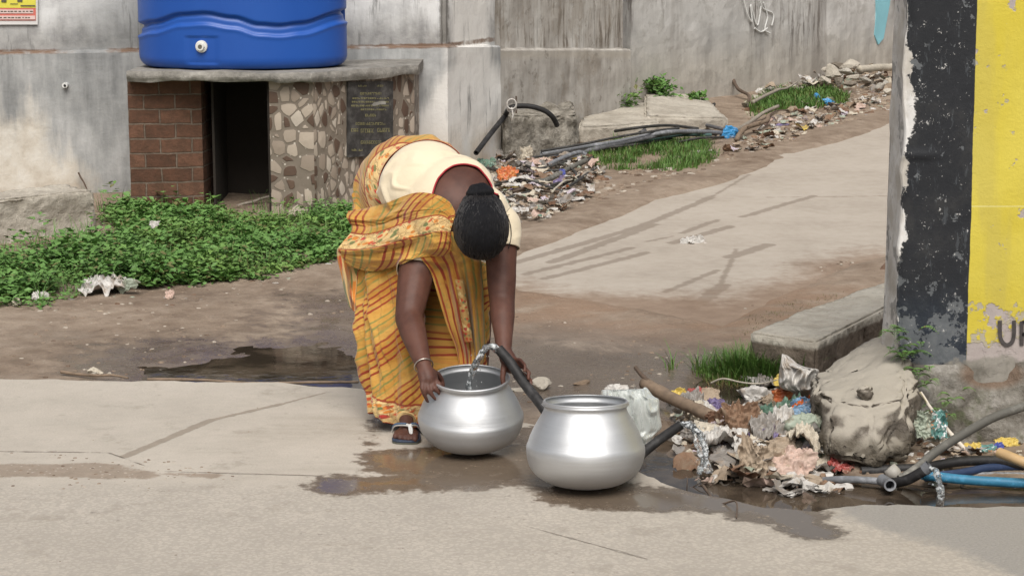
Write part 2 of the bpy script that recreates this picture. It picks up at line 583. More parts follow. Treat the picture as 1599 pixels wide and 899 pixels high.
# ------------------------------------------------------------------ concrete lane climbing to the right
def m_lane():
    p = pos(); x, y, z = xyz(p)
    flat = vec(x, y, 0.0)
    n1 = tnoise(flat, 1.7, 6, .6); n2 = tnoise(flat, 14, 6, .65); n3 = tnoise(flat, 80, 4, .7)
    col = ramp(n1 * 0.6 + n2 * 0.4, [(0.33, (0.335, 0.29, 0.24)), (0.5, (0.405, 0.355, 0.298)), (0.68, (0.46, 0.41, 0.35))])
    def sg(a, b, ww=0.0):
        a = G(*a); b = G(*b)
        return seg(x, y, (a.x, a.y), (b.x, b.y)) - ww
    jn = (n2 - 0.5) * 0.055
    d = tmin(sg((805, 400), (1000, 345), .022), sg((860, 400), (1020, 342), .024), sg((1000, 345), (1110, 300), .02), sg((1110, 300), (1170, 265), .0),
             sg((820, 418), (985, 378), .016), sg((850, 425), (1010, 385), .018), sg((1050, 370), (1140, 345), .022), sg((1065, 355), (1120, 335), .014), sg((1140, 392), (1200, 373), .03),
             sg((1160, 330), (1270, 298), .016), sg((1010, 368), (1050, 360), .004), sg((1080, 470), (1130, 435), .03), sg((1115, 455), (1150, 380), .004), sg((1040, 445), (1120, 412), .01), sg((1200, 300), (1390, 298), -.002)) + jn
    tr = 1 - d.step(0.0, 0.02)
    col = mix(tr * 0.62, col, (0.19, 0.15, 0.115))
    # mud creeping over the lower end and the sides
    a = G(760, 452); b = G(1000, 478); c = G(1130, 500); e = G(1200, 480); f = G(1330, 430); h_ = G(1420, 400)
    m = tmin(seg(x, y, (a.x, a.y), (b.x, b.y)) - 0.32, seg(x, y, (b.x, b.y), (c.x, c.y)) - 0.42, seg(x, y, (e.x, e.y), (f.x, f.y)) - 0.30, seg(x, y, (f.x, f.y), (h_.x, h_.y)) - 0.32)
    m = m + (n1 - 0.5) * 0.75 + (n2 - 0.5) * 0.42
    mm = 1 - m.step(-0.16, 0.26)
    col = mix(mm * 0.93, col, ramp(n2 * .5 + n1 * .5, [(0.35, (0.20, 0.138, 0.096)), (0.65, (0.31, 0.228, 0.165))]))
    sp = tvor(flat, 30); col = mix((0.13 - sp).step(0, 0.05) * n2.step(.55, .7), col, (0.22, 0.17, 0.13))
    wet = tr * 0.0 + (1 - (m + 0.25).step(-0.2, 0.1)) * 0.25
    return dict(col=col, rough=0.88 - wet * 0.5, normal=bump(n2 * 0.7 + n3 * 0.4, 0.45, 0.008), spec=0.35)
LANE = material('lane_concrete', m_lane)
lo_ = outline(lane_pts, 0.06, 0.05, 8, closed=True)
bm_ = bmesh.new()
vs_ = [bm_.verts.new((v.x, v.y, 0)) for v in lo_]
bm_.faces.new(vs_)
yc = 7.0
while yc < 40:
    bmesh.ops.bisect_plane(bm_, geom=bm_.verts[:] + bm_.edges[:] + bm_.faces[:], plane_co=(0, yc, 0), plane_no=(0, 1, 0))
    yc += 0.3
for v in bm_.verts: v.co.z = hbase(v.co.x, v.co.y) - 0.033
bmesh.ops.triangulate(bm_, faces=bm_.faces[:])
for f_ in bm_.faces:
    f_.normal_update()
    if f_.normal.z < 0: f_.normal_flip()
lv = [tuple(v.co) for v in bm_.verts]; bm_.verts.index_update()
lf = [tuple(v.index for v in f_.verts) for f_ in bm_.faces]
bm_.free()
lane = mk('lane', lv, lf, LANE)
tag(lane, 'pale concrete lane with dark wheel marks climbing to the right past the wall', 'lane', kind='structure')

# ------------------------------------------------------------------ standing water
def m_water():
    p = pos(); x, y, z = xyz(p)
    n = tnoise(vec(x, y * 1.0, 0.0), 14, 3, .5)
    sc = tnoise(vec(x, y, 3.0), 5, 4, .6)
    return dict(col=mix(sc.step(.42, .62), (0.034, 0.026, 0.019), (0.085, 0.064, 0.046)), rough=0.03, normal=bump(n, 0.05, 0.01), spec=0.5, ior=1.33)
WATER = material('muddy_water', m_water)
def water(name, poly_px, z, label, grow=1.0):
    w = gp(poly_px)
    cx = sum(v.x for v in w) / len(w); cy = sum(v.y for v in w) / len(w)
    w = [Vector((cx + (v.x - cx) * grow, cy + (v.y - cy) * grow, z)) for v in w]
    t = mgeo.tessellate_polygon([w])
    o = mk(name, w, [tuple(k) for k in t], WATER)
    for p_ in o.data.polygons:
        if p_.normal.z < 0: p_.flip()
    return tag(o, label, 'water', kind='structure')
water('puddle', [(150, 592), (240, 540), (330, 505), (450, 490), (600, 480), (640, 560), (640, 615), (560, 604), (430, 594), (300, 592)], -0.0445, 'brown puddle along the far edge of the road, mirroring the dark niche')
water('drain_water', [(975, 690), (1030, 610), (1100, 560), (1240, 575), (1300, 690), (1420, 712), (1700, 720), (1750, 788), (1480, 787), (1345, 786), (1308, 792), (1288, 836), (1180, 810), (1060, 768), (985, 733)], -0.052, 'dark dirty water standing in the drain beside the litter')
# ------------------------------------------------------------------ back walls
def m_plaster(kind):
    def fn():
        p = pos(); x, y, z = xyz(p)
        n0 = tnoise(p, 0.9, 3); n1 = tnoise(p, 2.6, 6, .62); n2 = tnoise(p, 11, 6, .65); n3 = tnoise(p, 60, 4, .7)
        vs = tnoise(vec(x * 1.0, y * 1.0, z * 0.16), 7, 5, .65)        # vertical runs
        vf = tnoise(vec(x * 1.0, y * 1.0, z * 0.10), 22, 5, .7)
        if kind == 'left':
            grey = ramp(n1 * .5 + vs * .5, [(0.32, (0.17, 0.175, 0.175)), (0.48, (0.34, 0.345, 0.34)), (0.62, (0.52, 0.52, 0.51))])
            wmd = (tnoise(vec(x, y, z * .5), 2.6, 5, .7) - .52).step(0, .12)
            white = ramp(n1 * .55 + vs * .25 + n2 * .2, [(0.34, (0.42, 0.42, 0.42)), (0.48, (0.66, 0.66, 0.65)), (0.62, (0.78, 0.78, 0.77))])
            # limewash above the ledge
            A = P(0, 88, LW[0].y); B = onplane(690, 72, *LW)
            zl = A.z + (x - A.x) * ((B.z - A.z) / (B.x - A.x))
            up = (z - zl + 0.0).step(-0.01, 0.03)
            band = 1 - ((z - zl - 0.04) + (vs - 0.5) * 0.35).step(0.0, 0.26)
            white = mix(wmd * .45, white, (0.27, 0.265, 0.25))
            wl = mix(band * 0.75, white, ramp(n2, [(.35, (0.15, 0.145, 0.14)), (.7, (0.36, 0.35, 0.33))]))
            x0 = onplane(205, 60, *LW).x
            wl = mix((1 - (x - x0).abs().step(0.05, 0.5)) * 0.5, wl, (0.16, 0.17, 0.165))
            col = mix(up, grey, wl)
            # cream lime splash rising from the ground
            cream = ramp(n1 * .6 + n2 * .4, [(0.35, (0.48, 0.41, 0.32)), (0.5, (0.66, 0.61, 0.52)), (0.62, (0.76, 0.73, 0.66))])
            s = 0.74 - z + (n0 - 0.5) * 1.1 + (vs - 0.5) * 0.7
            xr = onplane(190, 200, *LW).x
            s = s - (x - xr + (n1 - .5) * .6).step(-0.55, 0.1) * .9 + (n1 - .5) * .5
            col = mix(s.step(0.0, 0.35) * 0.85, col, cream)
            # white run-off widening downwards near the right end
            xa = onplane(735, 60, *LW2).x
            hw = 0.11 + (0.84 - z).max(0.0) * 0.60 + (vs - 0.5) * 0.18 + (n2 - .5) * .06
            m = 1 - ((x - xa).abs() - hw).step(-0.04, 0.09)
            col = mix(m * 0.92, col, mix((0.55 - z).step(0, .5) * n1.step(.35, .6), (0.76, 0.74, 0.70), (0.60, 0.49, 0.36)))
            # mould streak at px 695 and dark spots
            xm = onplane(693, 60, *LW).x
            ms = 1 - ((x - xm).abs() + (n2 - .5) * .04).step(0.018, 0.035)
            col = mix(ms * up * 0.8, col, (0.13, 0.12, 0.105))
            col = mix((vf - 0.55).step(0, .10) * tnoise(p, 1.3, 3).step(.42, .58) * (1 - s.step(0, .3)) * .65, col, (0.13, 0.13, 0.125))
            # brown rust line on the ledge
            ru = 1 - ((z - zl).abs() + (n2 - .5) * .03).step(0.006, 0.02)
            col = mix(ru * n1.step(.4, .55) * .9, col, (0.17, 0.10, 0.06))
            gm = (0.16 - z + (n1 - .5) * .3).step(0, .2)
            col = mix(gm * .5, col, (0.16, 0.14, 0.09))
        elif kind == 'mid':
            base = ramp(n1 * .5 + vs * .5, [(0.32, (0.24, 0.215, 0.185)), (0.48, (0.40, 0.375, 0.34)), (0.64, (0.54, 0.515, 0.47))])
            A = onplane(785, 79, *MW); B = onplane(978, 80, *MW)
            zl = A.z + (x - A.x) * ((B.z - A.z) / (B.x - A.x))
            up = (z - zl).step(0.0, 0.03)
            moss = (vf * .6 + n1 * .4 + (x - A.x) * 0.03).step(0.50, 0.62) * (1 - (z - zl).step(0.2, 1.1)) * up
            col = mix(moss * .8, base, ramp(n2, [(.3, (0.07, 0.052, 0.038)), (.7, (0.15, 0.12, 0.085))]))
            col = mix(up * (vs - .52).step(0, .1) * .45, col, (0.5, 0.49, 0.46))
            bl = 1 - ((z - zl + 0.03).abs() + (n2 - .5) * .05).step(0.0, 0.05)
            col = mix(bl * .6, col, (0.44, 0.40, 0.34))
            col = mix((n2 - .58).step(0, .07) * .5, col, (0.17, 0.15, 0.125))
            col = mix((tnoise(p, 3.4, 5, .7) - .52).step(0, .10) * .4, col, (0.24, 0.20, 0.155))
        else:
            base = ramp(n1 * .55 + vs * .25 + n0 * .2, [(0.34, (0.27, 0.262, 0.25)), (0.48, (0.43, 0.42, 0.40)), (0.64, (0.56, 0.55, 0.53))])
            low = (0.95 - z + (n1 - .5) * .5).step(0, .5)
            base = mix(low * .7, base, ramp(vs, [(.35, (0.30, 0.265, 0.215)), (.65, (0.46, 0.42, 0.355))]))
            cl_ = tnoise(vec(x, y, z * .25), 1.5, 3, .6).step(.46, .60)
            dk = (vf - 0.49).step(0, .10) * (z + (n0 - .5) * .8).step(0.35, 1.0) * cl_
            base = mix((n2 * .5 + n1 * .5 - .53).step(0, .08) * .4, base, (0.24, 0.225, 0.20))
            col = mix(dk * .85, base, (0.115, 0.10, 0.088))
            col = mix((tnoise(vec(x, y, z * .08), 3.0, 4) - .56).step(0, .09) * .35, col, (0.19, 0.17, 0.15))
        h = n1 * 1.2 + n2 * .7 + n3 * .3
        return dict(col=col, rough=0.93, normal=bump(h, 0.5, 0.012), spec=0.25)
    return fn

LW = (G(-420, 318), G(700, 270))
LW2 = (LW[1], G(782, 239))
MW = (G(782, 236), G(984, 176))
RW = (G(984, 168), G(1400, 101))
XR = RW[0] + (RW[1] - RW[0]) * 3.2
XL = LW[0]

def wall_strip(a, b, h0, h1, za, zb, thick, nseg, setback=0.05, bumpy=0.006, seed=0, bottom=-0.15):
    """wall from a to b: a lower lift standing proud up to a ledge (heights za..zb, world), then a set-back upper lift"""
    d = (b - a); d.z = 0
    L = d.length; d.normalize()
    nrm = Vector((d.y, -d.x, 0))          # towards the camera side
    if nrm.y > 0: nrm = -nrm
    mb = MB()
    prof_n = 26
    vs = []; rows = 0
    for i in range(nseg + 1):
        t = i / nseg
        q = a.lerp(b, t); zl = za + (zb - za) * t; gz = hbase(q.x, q.y) + bottom; ht = h0 + (h1 - h0) * t
        col = []
        for k in range(prof_n):
            z = gz + (zl - gz) * k / (prof_n - 1)
            o = bumpy * (nz((q.x, q.y, z), 3, seed) + .6 * nz((q.x, q.y, z), 9, seed))
            col.append((q + nrm * o, z))
        jit = 0.012 * nz((q.x, q.y, 1), 6, seed)
        col.append((q - nrm * (0.012), zl + 0.012 + jit))
        col.append((q - nrm * setback, zl + 0.016 + jit))
        for k in range(1, prof_n):
            z = zl + 0.016 + (ht - zl) * k / (prof_n - 1)
            o = bumpy * (nz((q.x, q.y, z), 3, seed) + .6 * nz((q.x, q.y, z), 9, seed))
            col.append((q - nrm * (setback - o), z))
        col.append((q - nrm * thick, ht + 0.016)); col.append((q - nrm * thick, gz))
        vs += [Vector((c[0].x, c[0].y, c[1])) for c in col]
        rows = len(col)
    fs = []
    for i in range(nseg):
        for k in range(rows - 1):
            fs.append((i * rows + k, (i + 1) * rows + k, (i + 1) * rows + k + 1, i * rows + k + 1))
    fs.append(tuple(range(rows))); fs.append(tuple(range(nseg * rows, (nseg + 1) * rows))[::-1])
    return vs, fs

v, f = wall_strip(XL, LW[1], 2.6, 2.6, onplane(-420, 92, *LW).z, onplane(700, 74, *LW).z, 0.3, 160, 0.045, seed=1)
v2, f2 = wall_strip(LW2[0], LW2[1], 2.6, 2.6, onplane(700, 74, *LW).z, onplane(782, 74, *LW2).z, 0.3, 40, 0.045, seed=1)
f = f + [tuple(i + len(v) for i in q) for q in f2]; v = v + v2
M_LEFT = material('limewashed_plaster', m_plaster('left'))
wl = mk('plastered_wall', v, f, M_LEFT)
tag(wl, 'grey plastered wall with whitewashed top behind the blue tank', 'wall')
v, f = wall_strip(MW[0], MW[1], 2.6, 2.8, onplane(785, 79, *MW).z, onplane(978, 80, *MW).z, 0.35, 60, 0.07, 0.010, seed=4)
wm = mk('retaining_wall', v, f, material('mossy_plaster', m_plaster('mid')))
tag(wm, 'brownish mossy wall section with a thick lower step, right of the whitewashed wall', 'wall')
v, f = wall_strip(RW[0], XR, 2.7, 3.2, 1.9, 3.0, 0.25, 160, 0.002, 0.010, seed=6)
wr = mk('compound_wall', v, f, material('streaked_plaster', m_plaster('right')))
tag(wr, 'long streaked grey wall running along the far side of the lane', 'wall')

def offs(q, A, B, d):
    n = Vector((B.y - A.y, A.x - B.x, 0)).normalized()
    if n.y > 0: n = -n
    return q + n * d
# chalk scrawl and light blue paint on the compound wall
mb = MB()
for pts in ([(1158, -6), (1164, 20), (1172, 34), (1170, 8), (1180, 40), (1186, 10)], [(1190, 4), (1196, 26), (1192, 46), (1200, 52)], [(1183, 0), (1190, 14), (1205, 22), (1203, 40)], [(1176, 44), (1186, 50), (1196, 44)]):
    q = crom([offs(onplane(a, b, *RW), *RW, 0.016) for a, b in pts], 5)
    mb.tube(q, 0.007, 6)
o = mb.build('chalk_mark', plain('chalk', (0.62, 0.62, 0.60), .9), parent=wr)
paint = plain('blue_paint', (0.22, 0.48, 0.55), .8, .1, 6)
mb = MB()
pl = [(1366, -60), (1367, 20), (1364, 55), (1370, 70), (1378, 60), (1388, 5), (1392, -60)]
q = [offs(onplane(a, b, *RW), *RW, 0.014) for a, b in pl]; q2 = [offs(onplane(a, b, *RW), *RW, -0.02) for a, b in pl]
nq = len(q)
mb.add(q + q2, [tuple(range(nq))] + [(i, (i + 1) % nq, nq + (i + 1) % nq, nq + i) for i in range(nq)])
mb.build('paint_patch', paint, parent=wr)
# small white plastic stub on the left wall
q = offs(onplane(101, 133, *LW), *LW, 0.03)
mb = MB(); mb.tube([q + Vector((0, .05, 0)), q + Vector((0, -.005, 0))], 0.017, 14); mb.tube([q + Vector((0, -.004, 0)), q + Vector((.004, -.012, -.002))], [0.008, .007], 10, k=1)
o = mb.build('pipe_stub', None, mats=[plain('white_plastic', (0.7, 0.7, 0.68), .4), plain('dark_hole', (0.03,) * 3, .8)])
tag(o, 'tiny white pipe stub sticking out of the grey plastered wall', 'pipe')

# ------------------------------------------------------------------ poster
PA, PB = LW
def quad_on(x0, y0, x1, y1, off, A=LW[0], B=LW[1]):
    return [offs(onplane(a, b, A, B), A, B, off) for a, b in ((x0, y1), (x1, y1), (x1, y0), (x0, y0))]
root = empty('poster', offs(onplane(20, 38, *LW), *LW, -0.02), 'yellow and red printed poster with a white border pasted high on the left wall', 'poster')
UO = -0.03
def pq(name, x0, y0, x1, y1, off, col, parent=root, th=0.003):
    q = quad_on(x0, y0, x1, y1, UO + off); q2 = quad_on(x0, y0, x1, y1, UO + off - th)
    mb = MB(); mb.add(q + q2, [(0, 1, 2, 3), (0, 4, 5, 1), (1, 5, 6, 2), (2, 6, 7, 3), (3, 7, 4, 0)])
    return mb.build(name, plain('print_' + name, col, .55, .05, 8, .05), parent)
pq('sheet', -60, -70, 59, 39, .004, (0.72, 0.70, 0.68))
pq('picture_panel', -56, -66, 56, 13, .008, (0.72, 0.66, 0.08))
pq('red_panel', -56, 13.3, 56, 32.5, .008, (0.66, 0.17, 0.13))
mbt = MB()
for (x0, y0, x1, y1) in [(-54, 15.5, 52, 21.5), (-54, 25, 55, 31)]:
    q = quad_on(x0, y0, x1, y1, UO + .011); mbt.add(q, [(0, 1, 2, 3)])
mbt.build('text_box', plain('print_pink', (0.74, 0.56, 0.52), .6, .05), root)
mbt = MB(); rr = random.Random(3)
for yy in (17.5, 27.2):
    xx = -52
    while xx < 48:
        w_ = rr.uniform(2, 5)
        q = quad_on(xx, yy, xx + w_, yy + 1.6, UO + .013); mbt.add(q, [(0, 1, 2, 3)])
        xx += w_ + rr.uniform(1.0, 2.5)
for (x0, y0, x1, y1) in [(2, -6, 10, 4), (27, -5, 35, 3.4), (16, 6, 28, 7.2), (32, 8.6, 55, 10.4), (-30, -5, -20, 4)]:
    q = quad_on(x0, y0, x1, y1, UO + .013); mbt.add(q, [(0, 1, 2, 3)])
mbt.build('lettering', plain('print_dark', (0.10, 0.09, 0.06), .6, .05), root)

# ------------------------------------------------------------------ tank platform (slab, brick pier, pebble-clad pier)
FA = G(198, 322); FB = G(492, 328); FC = Z(648, 292, hbase(1, 12.5)); 
def zat(px, py, A, B): return onplane(px, py, A, B).z
plat = empty('tank_platform', Vector(((FA.x + FC.x) / 2, FA.y + .3, 0)), 'low masonry stand, brick on the left and pebble clad on the right', 'platform')
def wall_at(x): # y of the left wall plane at x
    A, B = LW
    return A.y + (x - A.x) * (B.y - A.y) / (B.x - A.x)
zt = (zat(300, 112, FA, FB) + zat(480, 112, FA, FB)) / 2
zb_ = zat(430, 128, FA, FB)
# slab: ragged edge
edge = []
pts = [FA + Vector((0.035, -0.04, 0)), FB + Vector((0.0, -0.06, 0)), FC + Vector((0.03, -0.05, 0))]
for a, b in zip(pts[:-1], pts[1:]):
    for k in range(40):
        q = a.lerp(b, k / 40); q.y += 0.012 * nz(q, 5, 2) + .012 * nz(q, 16, 3); edge.append(q)
edge.append(pts[-1])
mb = MB(); rowsn = 7; vs = []
for q in edge:
    for k in range(rowsn):
        t = k / (rowsn - 1)
        zz = zb_ + (zt - zb_) * t + (0.014 * nz((q.x, q.y, 0), 7, 5) if k == 0 else 0) + (0.006 * nz((q.x, q.y, 9), 7, 5) if k == rowsn - 1 else 0)
        o = 0.014 * math.sin(math.pi * t) + 0.012 * nz((q.x, q.y, zz), 14, 7) 
        vs.append(Vector((q.x, q.y - o, zz)))
    vs.append(Vector((q.x, wall_at(q.x) - 0.004, zt))); vs.append(Vector((q.x, wall_at(q.x) - .004, zb_)))
rn = rowsn + 2; fs = []
for i in range(len(edge) - 1):
    for k in range(rn - 1): fs.append((i * rn + k, (i + 1) * rn + k, (i + 1) * rn + k + 1, i * rn + k + 1))
    fs.append((i * rn + rn - 1, (i + 1) * rn + rn - 1, (i + 1) * rn, i * rn))
fs.append(tuple(range(rn))); fs.append(tuple(range((len(edge) - 1) * rn, len(edge) * rn))[::-1])
mb.add(vs, fs)
def m_slab():
    p = pos(); n1 = tnoise(p, 5, 6, .65); n2 = tnoise(p, 26, 5, .7)
    return dict(col=ramp(n1 * .6 + n2 * .4, [(.32, (0.11, 0.105, 0.095)), (.5, (0.25, 0.235, 0.21)), (.68, (0.42, 0.40, 0.36))]), rough=.95, normal=bump(n1 + n2 * .8, .8, .015), spec=.2)
mb.build('slab', material('rough_slab', m_slab), plat)
# brick pier
def m_brick():
    u = uvco()
    n = N.new('ShaderNodeTexBrick')
    N.put(n.inputs['Vector'], vadd(u, scl(vadd(tnoise(u, 6, 3, col=True), (-.5, -.5, -.5)), 0.022)))
    n.inputs['Color1'].default_value = (0.115, 0.056, 0.036, 1); n.inputs['Color2'].default_value = (0.185, 0.095, 0.062, 1)
    n.inputs['Mortar'].default_value = (0.20, 0.155, 0.12, 1)
    n.inputs['Scale'].default_value = 1.0; n.inputs['Mortar Size'].default_value = 0.006; n.inputs['Brick Width'].default_value = 0.185; n.inputs['Row Height'].default_value = 0.088
    n.inputs['Mortar Smooth'].default_value = 0.3
    nn = tnoise(u, 14, 5, .7); c = mix(nn.step(.35, .7), mix(.5, N(n.outputs[0]), (0.05, 0.035, 0.025)), N(n.outputs[0]))
    return dict(col=c, rough=.93, normal=bump(N(n.outputs['Fac']) * -1.0 + nn * .6, .9, .02), spec=.2)
BRICK = material('brown_brick', m_brick)
def uvbox(name, base, z0, z1, mat, parent, uoff=0.0, n=10):
    """upright prism with continuous uv round its sides in metres"""
    vs = []; uv = []; fs = []; u = uoff
    m = len(base)
    for i in range(m):
        a = Vector((base[i][0], base[i][1], 0)); b = Vector((base[(i + 1) % m][0], base[(i + 1) % m][1], 0)); L = (b - a).length
        k = len(vs)
        for (q, uu) in ((a, u), (b, u + L)):
            for zz in (z0, z1): vs.append(Vector((q.x, q.y, zz))); uv.append((uu, zz - z0))
        fs.append((k, k + 2, k + 3, k + 1)); u += L
    k = len(vs)
    for q in base: vs.append(Vector((q[0], q[1], z1))); uv.append((q[0], q[1]))
    fs.append(tuple(range(k, k + m)))
    return mk(name, vs, fs, mat, parent, uvs=uv)
ba = FA + Vector((0.02, 0.04, 0)); bb = onplane(312, 316, FA, FB) + Vector((0, .16, 0))
uvbox('brick_pier', [(ba.x, ba.y), (bb.x, bb.y), (bb.x + .05, wall_at(bb.x) - .004), (ba.x, wall_at(ba.x) - .004)], -0.05, zb_ + .012, BRICK, plat)
# added near-black panels: the shade inside the niche put into their colour
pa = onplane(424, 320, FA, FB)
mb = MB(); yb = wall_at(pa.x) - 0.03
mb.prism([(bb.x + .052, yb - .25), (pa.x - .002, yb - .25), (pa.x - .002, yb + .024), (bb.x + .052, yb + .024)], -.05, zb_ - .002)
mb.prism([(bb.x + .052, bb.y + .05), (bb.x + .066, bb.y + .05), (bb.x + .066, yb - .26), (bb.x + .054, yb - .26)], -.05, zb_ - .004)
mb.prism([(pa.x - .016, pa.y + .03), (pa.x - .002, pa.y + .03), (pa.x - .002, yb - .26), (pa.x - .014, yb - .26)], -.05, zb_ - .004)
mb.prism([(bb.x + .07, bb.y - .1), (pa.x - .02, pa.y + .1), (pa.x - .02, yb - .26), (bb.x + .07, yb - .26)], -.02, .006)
mb.build('niche_shade_panels', plain('niche_shade_black', (0.028, 0.022, 0.017), .95), plat)
# pebble pier
def m_pebble():
    u = uvco(); x, y, z = xyz(u)
    w = vadd(u, scl(vadd(tnoise(u, 9, 2, col=True), (-.5, -.5, -.5)), 0.02))
    sc = 11.5
    d = tvor(w, sc, 'DISTANCE_TO_EDGE', rnd=.85); cell = xyz(tvor(w, sc, 'F1', 'Color', rnd=.85))[0]; f1 = tvor(w, sc, 'F1', rnd=.85)
    d2 = tvor(vadd(w, (5, 3, 0)), 30, 'F1', rnd=.8)
    gap = 1 - (d - (f1 - .30).max(0.0) * .20).step(0.028, 0.052)
    c = ramp(cell, [(0.0, (0.095, 0.052, 0.034)), (0.22, (0.12, 0.07, 0.046)), (0.27, (0.40, 0.33, 0.265)), (0.50, (0.50, 0.42, 0.34)), (0.72, (0.33, 0.265, 0.21)), (0.88, (0.56, 0.49, 0.41))], 'CONSTANT')
    nn = tnoise(u, 60, 4, .7)
    c = mix(nn * .35, c, (0.18, 0.15, 0.12))
    grout = mix((0.24 - d2).step(0, .1), (0.20, 0.165, 0.13), (0.54, 0.49, 0.42))
    c = mix(gap, c, grout)
    return dict(col=c, rough=.6, normal=bump((1 - gap) * .8 - f1 * .8 + nn * .1, .7, .012), spec=.35)
PEB = material('pebble_cladding', m_pebble)
fcx = FC.x
# uv is squeezed on the oblique face, as the tiles are in the photograph
base = [(pa.x, pa.y), (FB.x, FB.y), (FC.x, FC.y), (FC.x, wall_at(FC.x) - .004), (pa.x, wall_at(pa.x) - .004)]
pier = uvbox('pebble_pier', base, -0.05, zb_ + .012, PEB, plat)
uvl = pier.data.uv_layers[0].data
for p_ in pier.data.polygons:
    c_ = p_.center + wloc(plat)
    if FB.x + .02 < c_.x < FC.x - .01 and p_.normal.y < -.3:
        for li in p_.loop_indices: uvl[li].uv.x = (uvl[li].uv.x - 0.2) * 1.75
# dark granite plaque with worn yellow lettering
def onF(px, py, off): return offs(onplane(px, py, FB, FC), FB, FC, off)
plq = empty('plaque', onF(575, 244, 0.01), 'black granite plaque with faded yellow inscription set in the pebble cladding', 'plaque')
mb = MB(); cs = [(541, 246), (611, 240), (611, 127), (541, 128)]
mb.add([onF(a, b, .016) for a, b in cs] + [onF(a, b, -.004) for a, b in cs], [(0, 1, 2, 3), (0, 4, 5, 1), (1, 5, 6, 2), (2, 6, 7, 3), (3, 7, 4, 0)])
def m_gran():
    p = pos(); n = tnoise(p, 14, 5, .7)
    return dict(col=mix(n.step(.4, .7), (0.035, 0.033, 0.032), (0.11, 0.105, 0.10)), rough=.45, spec=.4, normal=bump(n, .1, .004))
mb.build('stone_panel', material('granite', m_gran), plq)
mb = MB(); mb2 = MB(); rr = random.Random(11)
rows_ = [(134, 556, 569, 2.6), (134, 584, 595, 2.6), (146, 559, 592, 3.4), (153.5, 547, 604, 2.2), (159, 546, 603, 2.4), (165, 545, 604, 2.4), (171, 560, 600, 2.4), (180, 567, 584, 4.0), (193, 552, 598, 4.0), (203, 545, 556, 5), (204, 560, 581, 6), (203, 586, 605, 6), (222, 560, 592, 4.6), (234, 546, 562, 3)]
for (yy, a, b, hh) in rows_:
    xx = a
    while xx < b:
        ww = rr.uniform(1.6, 3.4)
        e = min(xx + ww, b); sk = rr.uniform(-.4, .4)
        for (x0, y0, x1, y1) in ((xx, yy - hh / 2, e, yy - hh / 2 + .9), (xx, yy - hh / 2, xx + .8, yy + hh / 2), (xx + sk + .6, yy + hh / 2 - .8, e, yy + hh / 2), (e - .7, yy, e, yy + hh / 2)):
            if rr.random() < .8: mb.add([onF(p_[0], p_[1], .0185) for p_ in ((x0, y1), (x1, y1), (x1, y0), (x0, y0))], [(0, 1, 2, 3)])
        xx += ww + rr.uniform(.5, 1.0)
mb.build('inscription', plain('gilt', (0.27, 0.25, 0.12), .6, .3, 30), plq)
sc_ = [(577, 164), (580, 160), (592, 158), (599, 158.5), (599, 163), (590, 163), (580, 166)]
mb.add([], [])
mb2.add([onF(a, b, .0195) for a, b in sc_][::-1], [tuple(range(len(sc_)))])
mb2.build('scuff', plain('scuffed', (0.30, 0.29, 0.26), .7, .2), plq)

# ------------------------------------------------------------------ blue water tank
tc = Vector((0, 0, 0))
L_ = P(219, 60, FA.y + 0.42); R_ = P(542, 60, FA.y + 0.42)
TR = (R_.x - L_.x) / 2; TD = 0.66                                    # the tank is oval: shallower than it is wide
tc = Vector(((L_.x + R_.x) / 2, FA.y + TR * TD - .02, zt + .004))
tank = empty('water_tank', tc, 'big blue plastic water tank standing on the slab platform', 'water tank')
TH = 1.15
def m_tank():
    p = objco(); n = tnoise(p, 3, 4, .6); n2 = tnoise(p, 40, 4, .6)
    return dict(col=mix(n, (0.008, 0.065, 0.33), (0.014, 0.095, 0.41)), rough=.34 + n2 * .12, spec=.5, normal=bump(n2, .06, .004))
TANKM = material('blue_plastic', m_tank)
na = 220; nzr = 150
vs = []; fs = []
# wavy groove position as a function of angle, traced from the front
ptsw = [(219, 42), (250, 36), (300, 24), (335, 22), (380, 28), (420, 38), (450, 40), (480, 37), (541, 22)]
def groove(ax):
    px = 380 + 162 * ax
    for (a, b), (c, d) in zip(ptsw[:-1], ptsw[1:]):
        if a <= px <= c:
            t = (px - a) / (c - a); t = t * t * (3 - 2 * t)
            return b + (d - b) * t
    return 42 if px < 219 else 22
kpx = 1 / 247.0
for j in range(nzr + 1):
    z = TH * j / nzr
    for i in range(na):
        a = 2 * math.pi * i / na
        ax = math.cos(a); sgn = -math.sin(a)   # front is -Y
        gpy = groove(ax) if sgn > -0.2 else groove(-ax)
        zg = (108 - gpy) * kpx - 0.012
        r = TR
        # bottom rounding and top dome
        if z < 0.07: r -= 0.07 - math.sqrt(max(0, 0.07 ** 2 - (0.07 - z) ** 2))
        if z > TH - .22:
            t = (z - (TH - .22)) / .22; r = TR * (1 - 0.62 * t * t) if t < 1 else TR * .38
        u = z - zg
        # band: crisp groove on its upper edge, soft shoulder on its lower edge
        r -= 0.030 * (1 - sstep(0.0, 0.018, abs(u) )) if False else 0
        r -= 0.020 * sstep(-0.075, -0.052, u) * (1 - sstep(-0.004, 0.012, u))
        r -= 0.016 * math.exp(-((u + 0.010) / 0.012) ** 2)
        r += 0.006 * math.exp(-((u + 0.075) / 0.012) ** 2)
        for zz in (0.56, 0.74):
            r -= 0.018 * math.exp(-((z - zz - .02 * math.sin(2 * a)) / 0.016) ** 2)
        # square recess for the outlet
        if sgn > 0:
            px = 380 + 162 * ax
            m = sstep(306, 309, px) * (1 - sstep(352, 355, px)) * sstep(0.030, 0.040, z) * (1 - sstep(0.190, 0.199, z))
            r -= 0.012 * m
        vs.append(Vector((math.cos(a) * r, math.sin(a) * r * TD, z)) + tc)
